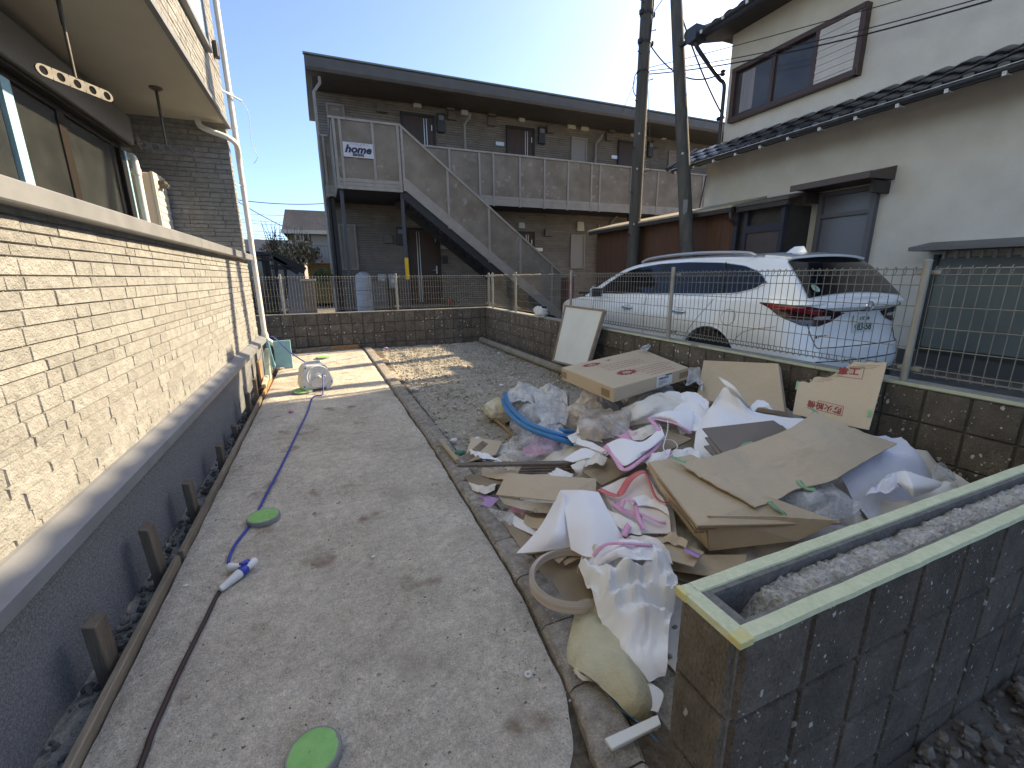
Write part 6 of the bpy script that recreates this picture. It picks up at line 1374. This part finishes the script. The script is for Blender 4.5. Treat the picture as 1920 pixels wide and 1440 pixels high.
# leaning cartons at the right wall
g = MB(); a_, b_, c_, d_ = at(1319, 675, Z=.60), at(1459, 681, Z=.62), at(1471, 771, Z=.46), at(1305, 748, Z=.42)
a_, b_, c_, d_ = at(1319, 675, X=3.05), at(1459, 681, X=3.05), at(1471, 771, X=2.80), at(1305, 748, X=2.72); n_ = (b_-a_).cross(d_-a_).normalized(); n_ = n_ if n_.x < 0 else -n_
g.hexa([a_-n_*.05, b_-n_*.05, c_-n_*.05, d_-n_*.05, a_, b_, c_, d_]); one('flat_carton', g, card, 'blank brown flat carton leaning on the right block wall', 'box', bevel=.004)
out = [(1606, 678), (1612, 679), (1620, 681), (1630, 678), (1640, 680), (1663, 679), (1650, 730), (1629, 806), (1560, 792), (1486, 776), (1497, 716), (1508, 715), (1516, 718), (1522, 715), (1526, 708), (1534, 706), (1546, 708), (1554, 707), (1562, 703), (1570, 697), (1580, 692), (1588, 688), (1590, 685), (1597, 682), (1600, 679)]
A3, B3, C3 = at(1663, 679, X=3.07), at(1629, 806, X=2.80), at(1486, 776, X=2.78); np_ = (B3-A3).cross(C3-A3).normalized(); np_ = np_ if np_.x < 0 else -np_
def onp(x, y, off=0): d_ = ray(x, y); t = ((A3+np_*off)-CAM_C).dot(np_)/d_.dot(np_); return CAM_C+d_*t
tc_ = thing('torn_cardboard', 'tan cardboard with ragged torn top and red stamped characters leaning on wall', 'cardboard', onp(1560, 792))
obj('cardboard_sheet', MB().prism([onp(x, y) for x, y in out], -np_*.006), card_l, tc_)
g = MB()
def bar3(x0, y0, x1, y1, w_=.003):
    p, q = onp(x0, y0, .0012), onp(x1, y1, .0012); s_ = (q-p).cross(np_).normalized()*w_/2; g.add([p-s_, q-s_, q+s_, p+s_], [(0, 1, 2, 3)])
for l in (((1535, 751), (1582, 762)), ((1582, 762), (1578, 780)), ((1578, 780), (1531, 768)), ((1531, 768), (1535, 751)), ((1590, 688), (1621, 689)), ((1621, 689), (1616, 711)), ((1616, 711), (1570, 705))): bar3(*l[0], *l[1])
r_ = (onp(1535, 755)-onp(1582, 766)); u2 = (onp(1578, 780)-onp(1582, 762))
text_mb(g, '防火設備', onp(1579, 766, .0012), .052, r_, u2, depth=.0004, bold=.0012)
r2 = (onp(1590, 690)-onp(1618, 692)); text_mb(g, '工事', onp(1614, 691.5, .0012), .062, r2, onp(1616, 711)-onp(1621, 689), depth=.0004, bold=.0015)
obj('red_stamp', g, redink, tc_)
g = MB()
for (x, y, w_, h_) in ((1632, 776, 8, 14), (1496, 722, 4, 16)):
    P_ = [onp(x-w_/2, y-h_/2, .002), onp(x+w_/2, y-h_/2, .002), onp(x+w_/2-3, y+h_/2, .002), onp(x-w_/2-3, y+h_/2, .002)]; g.add(P_, [(0, 1, 2, 3)])
each('green_tape', g, greent, tc_)
g = MB()
for k in range(13):
    t_ = k/12; x0 = 1598-72*t_; y0 = 683+27*t_; bar3(x0, y0+4, x0+random.uniform(14, 26), y0+6, .003)
for k in range(3): bar3(1606+k*2, 684+k*3, 1650-6*k, 686+k*3, .003)
obj('exposed_flutes', g, card_d, tc_)
c_ = at(1655, 800, Z=.33); one('grey_bag', blob(c_+Vector((.0, .05, 0)), .15, .17, .22, .12, 1.6, 61, 32, 22, .1), mat('grey_bag_cloth', (.20, .195, .18), (.16, .155, .145), 5, .8), 'plump dark grey bag behind the torn cardboard at the wall', 'bag', smooth=True)
# bluish white sheets, clear film at the right
sheet('bluish_sheet', 'bluish white sheet draped down to the wall at the far right', 'sheet', bluew, [[(1560, 830, .42), (1620, 820, .44), (1690, 818, .42)], [(1570, 880, .36), (1640, 865, .38), (1728, 860, .34)], [(1600, 940, .26), (1680, 925, .26), (1748, 898, .24)], [(1640, 985, .18), (1700, 960, .18), (1752, 915, .2)]], crum=.018, cs=7, seed=3)
sheet('white_flap', 'white paper flap curling just above the taped wall', 'sheet', paper, [[(1674, 888, .36), (1700, 884, .40), (1765, 905, .36)], [(1684, 905, .35), (1712, 912, .37), (1760, 915, .34)], [(1705, 922, .33), (1710, 928, .33), (1715, 932, .32)]], crum=.003)
sheet('clear_film', 'crinkled clear plastic film under the notched cardboard edge', 'film', clear, [[(1440, 950, .33), (1500, 900, .38), (1560, 905, .38)], [(1470, 960, .32), (1530, 935, .37), (1590, 930, .35)], [(1520, 985, .28), (1575, 970, .30), (1625, 955, .3)]], crum=.022, cs=11, seed=8)
sheet('clear_film', 'small crumpled clear film by the wall at far right', 'film', clear, [[(1745, 880, .30), (1765, 870, .32), (1790, 884, .3)], [(1750, 900, .27), (1770, 895, .3), (1795, 900, .27)]], crum=.02, cs=16)
# white sheets in the middle
sheet('white_sheet', 'large white sheet peaking behind the small stack of dark boards', 'sheet', paper, [[(1332, 775, .42), (1357, 727, .58), (1378, 745, .55), (1420, 772, .46), (1512, 786, .43)], [(1308, 800, .36), (1345, 765, .46), (1390, 785, .43), (1440, 805, .40), (1520, 812, .40)], [(1300, 860, .31), (1340, 858, .34), (1380, 862, .34), (1440, 852, .34), (1510, 840, .35)]], crum=.008, cs=6)
sheet('white_sheet', 'narrow curled white strip standing behind the peaked white sheet', 'sheet', paper, [[(1346, 706, .61), (1360, 722, .59), (1385, 745, .53), (1408, 772, .46)], [(1352, 708, .62), (1376, 724, .60), (1396, 752, .53), (1412, 770, .46)]], crum=.0)
sheet('white_sheet', 'small twisted white sheet right of the peaked sheet', 'sheet', paper, [[(1405, 765, .46), (1425, 748, .50), (1450, 768, .47)], [(1412, 776, .44), (1430, 765, .48), (1470, 775, .45)]], crum=.012, cs=14)
sheet('stained_sheet', 'creased off white stained sheet hanging under the flat carton', 'sheet', paper_s, [[(1164, 768, .36), (1200, 752, .43), (1245, 734, .45), (1285, 740, .42), (1312, 757, .38)], [(1178, 790, .33), (1215, 772, .40), (1250, 756, .42), (1290, 765, .39), (1304, 785, .34)], [(1163, 802, .28), (1200, 795, .31), (1240, 785, .35), (1280, 785, .34), (1298, 800, .3)]], crum=.012, cs=9, seed=4)
def edged(name, label, ctrl, edge, m_edge, w_=.034, m_=paper, **kw):
    o = sheet(name, label, 'sheet', m_, ctrl, **kw)
    P_ = spline([at(x, y, Z=z+.004) for x, y, z in edge], 8); rows = []
    for k, p in enumerate(P_):
        d_ = (P_[min(k+1, len(P_)-1)]-P_[max(k-1, 0)]).normalized(); s_ = d_.cross(Vector((0, 0, 1))).normalized(); rows.append([p-s_*w_/2-Vector((0, 0, .003)), p+Vector((0, 0, .002)), p+s_*w_/2-Vector((0, 0, .003))])
    g = MB().grid(rows, 0, .001); g.v = [p-o.location for p in g.v]; e = obj('coloured_edge', g, m_edge, smooth=True); e.parent = o; return o
edged('edged_sheet', 'white sheet with pink border folded to a point in mid heap', [[(1137, 833, .33), (1165, 822, .37), (1205, 828, .37), (1240, 800, .40)], [(1150, 852, .33), (1180, 848, .355), (1215, 842, .37), (1245, 815, .39)], [(1166, 872, .32), (1180, 870, .335), (1225, 838, .35), (1248, 822, .37)]], [(1137, 835, .33), (1155, 860, .325), (1171, 880, .32), (1200, 862, .33), (1228, 838, .35), (1240, 815, .38), (1228, 795, .41), (1217, 783, .42)], pink)
edged('edged_sheet', 'white sheet with pink border arching beside the stained sheet', [[(1217, 782, .40), (1250, 771, .43), (1297, 772, .42)], [(1232, 786, .38), (1262, 782, .42), (1298, 790, .39)], [(1245, 790, .36), (1275, 798, .38), (1293, 812, .34)]], [(1217, 783, .40), (1240, 787, .39), (1268, 794, .39), (1290, 806, .36), (1294, 813, .34)], pink)
sheet('white_sheet', 'flat white scrap between the planks and the printed board', 'sheet', paper, [[(1057, 862, .20), (1090, 842, .24), (1140, 848, .25)], [(1075, 868, .20), (1100, 858, .23), (1130, 862, .23)]], crum=.006, cs=10)
sheet('white_sheet', 'rolled white scrap above the printed board', 'sheet', paper, [[(1083, 822, .25), (1110, 830, .27), (1140, 846, .28)], [(1080, 832, .23), (1105, 840, .25), (1136, 852, .26)]], crum=.006, cs=10)
sheet('white_sheet', 'little torn cream flap beside the end of the short planks', 'sheet', paper_s, [[(1070, 872, .2), (1095, 862, .22), (1098, 870, .21)], [(1074, 880, .19), (1088, 878, .2), (1092, 882, .19)], [(1080, 888, .17), (1086, 886, .18), (1089, 890, .17)]], crum=.006, cs=18)
ribbon('white_strap', 'thin white looped strap dangling over the pink edged sheets', wp, [(1252, 788, .44), (1252, 805, .42), (1247, 825, .40), (1244, 840, .38), (1255, 855, .36), (1270, 838, .38), (1262, 826, .40), (1248, 824, .40)], .006, cat='strap')
# big bent cardboard with crease and tabs
sheet('bent_cardboard', 'big bent sheet of brown cardboard on top at the right', 'cardboard', card, [[(1275, 870, .42), (1330, 858, .43), (1378, 843, .43), (1430, 825, .46), (1482, 804, .50), (1526, 774, .53)], [(1322, 900, .405), (1375, 886, .41), (1420, 870, .415), (1475, 850, .45), (1530, 830, .48), (1580, 797, .51)], [(1372, 928, .395), (1425, 908, .395), (1470, 890, .40), (1518, 868, .43), (1580, 852, .45), (1632, 816, .475)], [(1415, 953, .38), (1462, 936, .38), (1496, 918, .39), (1556, 904, .40), (1618, 868, .43), (1681, 833, .45)]], th=.006, nu=10, nv=10, fine=.0015, cs=12, crum=.009, seed=21, fade=[.2, 1, .5, .15])
plate('cardboard_tab', 'small cardboard tab hanging off the bent sheet edge', 'cardboard', card, [(1492, 891, .41), (1514, 883, .42), (1531, 897, .405), (1508, 905, .395)], .005)
for k, (pts, lab) in enumerate((([(1440, 940, .395), (1455, 952, .38), (1468, 962, .36), (1470, 968, .35)], 'green tape end hanging from the lower edge of the bent cardboard'), ([(1497, 900, .41), (1506, 912, .40), (1520, 918, .39), (1530, 918, .385)], 'green tape end by the small cardboard tab'), ([(1392, 836, .43), (1400, 832, .435), (1412, 830, .43)], 'green tape bit on the dark board stack'), ([(1256, 856, .43), (1270, 860, .435), (1286, 866, .43)], 'green tape piece at the left corner of the bent cardboard'), ([(1512, 764, .56), (1524, 768, .55), (1532, 776, .53)], 'pale green tape curl at the top of the bent cardboard'))):
    ribbon('tape_piece', lab, greent, pts, .022, twist=.6)
# folded carton stack under it
for k in range(5):
    dx = 2*k; dzz = .016*k
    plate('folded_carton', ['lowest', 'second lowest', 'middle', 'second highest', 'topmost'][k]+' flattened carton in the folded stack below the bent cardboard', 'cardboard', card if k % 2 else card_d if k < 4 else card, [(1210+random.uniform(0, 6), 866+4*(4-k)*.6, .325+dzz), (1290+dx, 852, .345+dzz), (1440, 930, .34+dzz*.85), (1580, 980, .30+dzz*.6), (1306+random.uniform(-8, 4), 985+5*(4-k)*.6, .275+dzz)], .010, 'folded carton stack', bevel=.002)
plate('carton_flap', 'upright brown carton side facing the taped wall', 'cardboard', card, [(1327, 967, .36), (1450, 968, .36), (1574, 976, .36), (1495, 1014, .27), (1330, 1033, .20)], .007)
plate('carton_flap', 'narrow edge on flap at the left of the folded stack', 'cardboard', card_l, [(1212, 866, .37), (1235, 890, .36), (1290, 950, .35), (1327, 1000, .27), (1330, 1030, .2), (1300, 1000, .22), (1240, 920, .29)], .006)
ribbon('tape_piece', 'lilac tape piece on the crushed carton', lilac, [(1283, 1030, .245), (1297, 1036, .245), (1312, 1043, .245)], .03)
ribbon('tape_piece', 'lilac tape glimpsed beside the upright carton side at right', lilac, [(1546, 981, .33), (1560, 980, .33), (1574, 979, .33)], .03)
# tray, coral and pink ribbons
plate('open_tray', 'open brown cardboard tray lying at the left of the white sheets', 'cardboard', card, [(950, 887, .17), (1118, 897, .22), (1117, 922, .20), (1042, 939, .19), (930, 927, .13)], .006)
sheet('tray_lining', 'pale sheet edge below the brown tray', 'sheet', paper_s, [[(936, 932, .10), (985, 940, .12), (1040, 944, .13)], [(945, 945, .07), (985, 956, .08), (1035, 964, .09)]])
sheet('white_sheet', 'white sheet under the coral tape right of the tray', 'sheet', paper, [[(1120, 919, .23), (1165, 898, .27), (1208, 882, .31)], [(1135, 930, .22), (1180, 915, .25), (1225, 910, .28)], [(1150, 960, .2), (1200, 950, .23), (1250, 950, .26)], [(1165, 1000, .17), (1210, 1000, .2), (1258, 1000, .22)]], m_=None) if False else sheet('white_sheet', 'white sheet under the coral tape right of the tray', 'sheet', paper_p, [[(1120, 919, .23), (1165, 898, .27), (1208, 882, .31)], [(1135, 930, .22), (1180, 915, .25), (1225, 910, .28)], [(1150, 960, .2), (1200, 950, .23), (1250, 950, .26)], [(1165, 1000, .17), (1210, 1000, .2), (1258, 1000, .22)]], crum=.008, cs=8)
ribbon('coral_tape', 'wide coral tape band rising to the corner of the folded stack', redt, [(1123, 917, .24), (1150, 928, .25), (1163, 925, .265), (1178, 902, .30), (1195, 888, .33), (1210, 884, .335)], .036)
ribbon('coral_tape', 'narrow coral tape curving down beside the folded stack', redt, [(1210, 884, .335), (1218, 905, .32), (1228, 930, .30), (1242, 941, .29), (1256, 941, .28)], .014)
for pts, lab, w_ in (([(1150, 942, .23), (1165, 955, .235), (1185, 962, .24), (1205, 968, .24)], 'pink tape strip lying across the pinkish sheet', .028), ([(1165, 950, .26), (1172, 936, .285), (1188, 940, .285), (1192, 952, .26), (1198, 975, .24), (1205, 990, .235), (1196, 992, .23)], 'looped pink and white tape in the middle of the pinkish sheet', .022), ([(1200, 962, .25), (1215, 970, .25), (1232, 978, .25), (1248, 980, .24)], 'thin pink tape trailing toward the crushed carton', .014), ([(1170, 1005, .22), (1176, 990, .235), (1186, 977, .24)], 'pointed pink tape tip above the crumpled paper', .028)):
    ribbon('pink_tape', lab, pink, pts, w_, twist=.5)
# big curling white sheets and embossed paper at the front
sheet('white_sheet', 'big white sheet curling left over the kerb side', 'sheet', paper, [[(1050, 920, .20), (1014, 985, .14), (968, 1037, .055)], [(1057, 930, .245), (1040, 995, .19), (1015, 1034, .10)], [(1063, 955, .22), (1069, 1000, .17), (1071, 1026, .12)]], nu=8, nv=8)
sheet('white_sheet', 'big white sheet rolled over right beside the pinkish sheet', 'sheet', paper, [[(1050, 919, .20), (1060, 965, .22), (1070, 1030, .15)], [(1088, 919, .255), (1108, 968, .25), (1112, 1045, .17)], [(1122, 922, .25), (1150, 975, .23), (1176, 1020, .18)]], nu=8, nv=8, crum=.003, cs=5)
sheet('embossed_paper', 'crumpled embossed white paper spilling down to the wall end', 'paper', quilt, [[(1093, 1037, .15), (1120, 1028, .19), (1160, 1016, .22), (1215, 1020, .22), (1252, 1062, .18)], [(1084, 1062, .13), (1130, 1062, .20), (1172, 1056, .24), (1220, 1054, .24), (1264, 1092, .18)], [(1104, 1116, .11), (1136, 1106, .17), (1176, 1102, .19), (1216, 1112, .17), (1264, 1132, .14)], [(1130, 1165, .09), (1160, 1160, .12), (1195, 1165, .13), (1226, 1170, .12), (1258, 1176, .11)], [(1153, 1212, .06), (1180, 1226, .085), (1206, 1246, .085), (1235, 1242, .085), (1252, 1246, .08)], [(1192, 1256, .05), (1206, 1268, .06), (1218, 1281, .06), (1235, 1273, .06), (1248, 1268, .06)]], nu=10, nv=10, crum=.060, cs=8, seed=5, fade=[.6, 1, 1, .45, .12, .05])
edged('edged_sheet', 'pink edged white sheet bunched on top of the embossed paper', [[(1112, 1048, .20), (1150, 1020, .25), (1200, 1012, .26), (1226, 1022, .24)], [(1120, 1056, .21), (1155, 1036, .265), (1200, 1030, .27), (1230, 1035, .25)], [(1140, 1056, .21), (1165, 1048, .25), (1200, 1050, .26), (1228, 1055, .24)]], [(1112, 1042, .225), (1135, 1020, .27), (1175, 1018, .285), (1222, 1021, .27)], pink, .02, crum=.012, cs=14)
sheet('embossed_paper', 'lowest embossed white paper between yellow sack and wall end', 'paper', quilt, [[(1137, 1224, .045), (1158, 1217, .06), (1192, 1252, .06), (1226, 1284, .05)], [(1166, 1264, .04), (1186, 1264, .05), (1212, 1292, .05), (1244, 1300, .045)], [(1207, 1327, .025), (1216, 1330, .03), (1226, 1333, .025), (1234, 1335, .025)]], nu=8, nv=8, crum=.003)
rows = surf([[(1067, 1243, -.01), (1074, 1190, .02), (1087, 1138, .0)], [(1090, 1262, .035), (1108, 1205, .065), (1116, 1140, .06)], [(1130, 1292, .035), (1150, 1250, .07), (1150, 1180, .06)], [(1170, 1325, .03), (1190, 1300, .07), (1180, 1240, .06)], [(1195, 1350, -.01), (1217, 1330, .0), (1215, 1290, .02)]], 10, 10, crum=.017, cs=5, seed=9)
one('sack', MB().grid(rows, 0, .02), sackm, 'yellow grey plastic sack lying on the kerb near the wall end', 'sack', smooth=True, auto=60)
ribbon('blue_string', 'blue string along the lower edge of the yellow grey sack', mat('blue_string', (.06, .18, .26), rough=.6), [(1115, 1265, .03), (1140, 1300, .03), (1165, 1330, .03), (1195, 1352, .02), (1235, 1392, .0)], .007, cat='string')
sheet('white_flap', 'dirty white sack mouth by the kerb stone', 'sheet', paper_s, [[(1072, 1252, .03), (1085, 1262, .04), (1105, 1268, .04)], [(1078, 1268, .02), (1092, 1272, .04), (1112, 1278, .03)]], crum=.012, cs=20)
g = MB(); P_ = [at(1133, 1384, Z=.055), at(1233, 1339, Z=.06), at(1240, 1358, Z=.058), at(1148, 1404, Z=.053)]; g.prism(P_, (0, 0, -.012)); one('white_strip', g, mat('white_trim_strip', (.66, .67, .62), rough=.4), 'short white strip of board on the kerb at the wall end', 'strip', bevel=.002)
# veneer coil
c_ = at(1074, 1084, Z=.085); g = MB()
for k in range(6):
    r_ = .185-.0036*k; g.grid([[(c_.x+r_*math.cos(a)*1.0, c_.y+r_*.95*math.sin(a), c_.z+zz+.006*math.sin(a+1)+.0015*k) for zz in (-.018, .018)] for a in [2*math.pi*q/64+.03*k for q in range(65)]], 0, .0022)
one('veneer_coil', g, mat('veneer', (.60, .50, .40), (.47, .385, .305), 3, .6, stretch=(1, 1, 30)), 'round coil of tan edging strip at the front of the heap', 'coil', smooth=True, auto=50)
# gleanings in the gaps
for k, (poly, m_, lab) in enumerate((
    ([(1035, 1045, .07), (1060, 1033, .08), (1070, 1036, .08), (1048, 1056, .07)], card_l, 'short tan strip inside the top of the veneer coil'),
    ([(1055, 1052, .06), (1100, 1030, .08), (1106, 1036, .08), (1060, 1060, .06)], card, 'second tan strip inside the coil'),
    ([(1057, 1050, .02), (1066, 1050, .02), (1068, 1190, .0), (1058, 1188, .0)], pvc_white, 'white channel strip running under the coil'),
    ([(960, 963, .06), (1005, 990, .05), (1010, 1008, .05), (940, 975, .02)], paper, 'curved white paper strip left under the big white sheet'),
    ([(935, 985, .0), (985, 1010, .02), (975, 1022, .01), (930, 1000, -.01)], galv, 'bent grey metal strip by the kerb under the sheets'),
    ([(900, 925, .02), (935, 935, .03), (920, 952, .02), (892, 942, .01)], lilac, 'lilac plastic scrap at the left edge of the heap'),
    ([(960, 950, .05), (985, 958, .05), (978, 968, .04), (952, 960, .03)], pink, 'pink scrap under the tray lining'),
    ([(985, 880, .10), (1010, 876, .12), (1000, 890, .10), (980, 892, .08)], lilac, 'lilac scrap poking out beneath the short planks'),
    ([(1290, 925, .30), (1302, 930, .30), (1300, 940, .29), (1288, 934, .29)], pink, 'tiny pink scrap on the folded stack edge'))):
    plate('scrap_strip', lab, 'scrap', m_, poly, .003, 'small scraps in the heap')
sheet('white_sheet', 'crumpled white and green film on the gravel left of the planks', 'film', paper, [[(880, 842, .03), (900, 848, .05), (925, 856, .05)], [(884, 852, .03), (905, 858, .06), (942, 866, .05)]], crum=.015, cs=18)
g = MB(); g.tube([at(826, 826, Z=.05), at(858, 864, Z=.05)], .017, 10); one('round_stick', g, mat('pale_stick', (.42, .34, .23), rough=.8), 'pale round wooden stick lying across the kerb', 'stick', smooth=True, auto=50)
one('green_scrap', blob(at(862, 849, Z=.02), .04, .03, .02, .3, 2, 7, 14, 10), mat('green_plastic', (.04, .20, .11), rough=.4), 'small green plastic scrap on gravel beside the stick', 'scrap', smooth=True)
for k, (px, py, m_, r_, lab) in enumerate(((940, 722, paper, .03, 'white scrap on gravel behind the milky bags'), (993, 687, pink, .03, 'pink scrap on gravel near the grey pipe'), (851, 826, paper_s, .035, 'cream paper ball on gravel by the round stick'), (895, 822, paper, .025, 'tiny white crumple above the light cardboard square'), (935, 690-28, paper, .03, 'white flake on gravel beside the grey pipe'), (723, 653, lilac, .05, 'lilac scrap at the foot of the back wall by the kerb'), (852, 763, pink, .02, 'faint pink scrap on shaded gravel'), (777, 730, paper_s, .05, 'pale crumpled film on gravel at the edge of sunlight'))):
    one('scrap', blob(at(px, py, Z=.0), r_, r_*.8, r_*.45, .4, 2.5, k*5, 14, 10, .3, ridge=.4), m_, lab, 'scrap', smooth=True)
for (pts, lab) in (([(925, 785, .02), (945, 800, .02), (965, 822, .02)], 'thin brown stick leaving the far left bag'),):
    one('stick', MB().tube([at(x, y, Z=z) for x, y, z in pts], .010, 6), woodo_m, lab, 'stick')
sheet('clear_film', 'shred of clear film stuck above the flat carton at the wall', 'film', clear, [[(1200, 652, .60), (1210, 648, .62), (1218, 645, .63)], [(1206, 660, .58), (1214, 656, .6), (1220, 650, .62)]], crum=.01, cs=20)

# more crumpled pieces filling the heap
for k, (ctrl, m_, lab, cr_) in enumerate((
    ([[(1060, 818, .22), (1090, 808, .25), (1125, 815, .27)], [(1075, 832, .21), (1100, 826, .235), (1130, 830, .26)]], paper, 'white crumple just below the blue pipe ends', .014),
    ([[(1140, 806, .28), (1165, 800, .30), (1195, 812, .31)], [(1135, 822, .27), (1160, 820, .29), (1190, 828, .31)]], pink, 'pink sheet corner below the bag of brown paper', .016),
    ([[(1178, 812, .31), (1210, 800, .34), (1235, 792, .36)], [(1188, 828, .30), (1215, 820, .33), (1240, 806, .35)]], paper_s, 'cream crumple between the two pink bordered sheets', .018),
    ([[(1262, 850, .34), (1285, 838, .36), (1312, 846, .35)], [(1268, 866, .33), (1290, 858, .34), (1315, 866, .34)]], paper, 'white crumple beside the green tape at the bent cardboard corner', .018),
    ([[(1225, 858, .30), (1250, 846, .33), (1268, 852, .34)], [(1232, 872, .29), (1252, 864, .32), (1270, 868, .33)]], pink, 'pink crumpled scrap left of the bent cardboard corner', .012),
    ([[(1130, 838, .27), (1150, 828, .29), (1165, 826, .30)], [(1128, 850, .26), (1145, 845, .28), (1160, 842, .29)]], pink, 'small pink corner above the pointed white sheet', .01),
    ([[(878, 905, .03), (905, 912, .05), (930, 905, .05)], [(885, 918, .02), (908, 926, .04), (928, 920, .04)]], paper_s, 'dirty white scrap left of the open tray', .012),
    ([[(915, 952, .02), (945, 958, .05), (965, 968, .05)], [(918, 968, .01), (942, 978, .03), (960, 985, .03)]], clear, 'crumpled clear film by the kerb left of the white sheets', .016),
    ([[(985, 965, .06), (1010, 972, .08), (1035, 975, .09)], [(980, 985, .04), (1005, 992, .06), (1025, 1000, .07)]], card, 'brown torn card tucked under the tray lining', .008),
    ([[(1180, 935, .24), (1215, 930, .27), (1250, 952, .28)], [(1185, 950, .23), (1220, 950, .25), (1255, 968, .26)]], paper, 'white fold among the coral and pink tapes', .012),
    ([[(1020, 868, .12), (1045, 878, .14), (1075, 890, .15)], [(1010, 884, .10), (1040, 892, .12), (1070, 900, .14)]], paper, 'white slip showing under the short planks', .008),
    ([[(1230, 1008, .20), (1262, 1000, .23), (1290, 1015, .25)], [(1228, 1022, .18), (1255, 1018, .21), (1285, 1030, .23)]], card_l, 'torn pale carton edge above the lilac tape', .014),
    ([[(1170, 1010, .19), (1215, 1005, .22), (1255, 1030, .22)], [(1180, 1030, .18), (1222, 1035, .20), (1262, 1060, .19)]], paper_p, 'pinkish paper slope beside the bunched sheet', .010),
    ([[(1500, 975, .28), (1545, 950, .32), (1600, 940, .33)], [(1525, 995, .25), (1570, 975, .28), (1615, 962, .29)]], paper, 'white sheet corner under the clear film near the taped wall', .012),
    ([[(1100, 862, .24), (1118, 852, .26), (1140, 858, .26)], [(1096, 874, .22), (1112, 868, .24), (1130, 872, .25)]], paper_s, 'cream torn flap on the upper end of the printed board', .012))):
    sheet('loose_scrap', lab, 'scrap', m_, ctrl, crum=cr_, cs=14, seed=k*7+2)

for k, (ctrl, m_, lab, cr_) in enumerate((
    ([[(1100, 745, .36), (1150, 770, .38), (1185, 772, .38)], [(1085, 790, .33), (1135, 800, .34), (1180, 796, .33)], [(1090, 822, .26), (1130, 826, .27), (1172, 820, .28)]], mat('brown_paper_film', (.46, .36, .29), (.66, .60, .54), 11, .25, spec=.7, bump=[(24, .8), (70, .5)], alpha=(.55, 1, 8)), 'shiny crumpled film with brown paper spilling below the flat carton corner', .03),
    ([[(1000, 735, .27), (1030, 722, .30), (1062, 740, .30)], [(1005, 765, .26), (1035, 758, .28), (1065, 768, .27)], [(1015, 795, .20), (1040, 795, .22), (1062, 796, .22)]], whitebag, 'loose white film draped over the milky bags left of the carton', .03),
    ([[(955, 730, .22), (985, 722, .26), (1010, 735, .25)], [(948, 758, .19), (980, 752, .23), (1008, 762, .21)]], whitebag, 'gathered white film on top of the leftmost milky bag', .025),
    ([[(990, 800, .18), (1020, 792, .22), (1055, 800, .22)], [(985, 822, .15), (1020, 820, .18), (1058, 824, .18)]], clear, 'clear shiny film over the blue pipes', .025),
    ([[(1270, 742, .42), (1300, 735, .45), (1330, 752, .44)], [(1262, 775, .38), (1298, 770, .40), (1326, 788, .38)], [(1275, 812, .34), (1300, 808, .35), (1322, 820, .34)]], paper, 'white sheet folded between the stained sheet and the peaked sheet', .018),
    ([[(1192, 832, .33), (1225, 848, .35), (1258, 842, .36)], [(1180, 858, .29), (1215, 868, .31), (1250, 866, .32)]], paper, 'white sheet below the pointed pink bordered sheet', .015),
    ([[(1010, 905, .14), (1060, 930, .18), (1110, 938, .19)], [(1020, 920, .10), (1060, 948, .13), (1100, 955, .14)]], paper_s, 'cream sheet slipping out under the open tray', .012),
    ([[(1085, 795, .28), (1105, 800, .30), (1130, 795, .31)], [(1080, 812, .25), (1105, 815, .27), (1128, 812, .28)]], paper, 'white crumple at the end of the blue pipes under the carton', .02),
    ([[(1290, 690, .46), (1312, 682, .50), (1322, 700, .47)], [(1285, 725, .42), (1305, 720, .45), (1318, 735, .42)]], whitebag, 'white film bunched between the two leaning cartons', .03),
    ([[(1140, 955, .24), (1165, 965, .26), (1195, 978, .26)], [(1150, 985, .21), (1175, 990, .23), (1205, 1000, .23)]], paper, 'white curl under the looped pink tape', .014),
    ([[(1640, 905, .36), (1680, 885, .38), (1710, 880, .37)], [(1625, 930, .32), (1665, 920, .34), (1705, 905, .33)]], bluew, 'bluish white crumple behind the taped wall near the white flap', .022),
    ([[(905, 878, .05), (945, 880, .08), (985, 888, .10)], [(900, 892, .03), (935, 898, .06), (975, 905, .08)]], card_l, 'torn pale card lying under the long plank', .010))):
    sheet('loose_wrapping', lab, 'wrapping', m_, ctrl, crum=cr_, cs=11, seed=k*5+40, nu=8, nv=8)
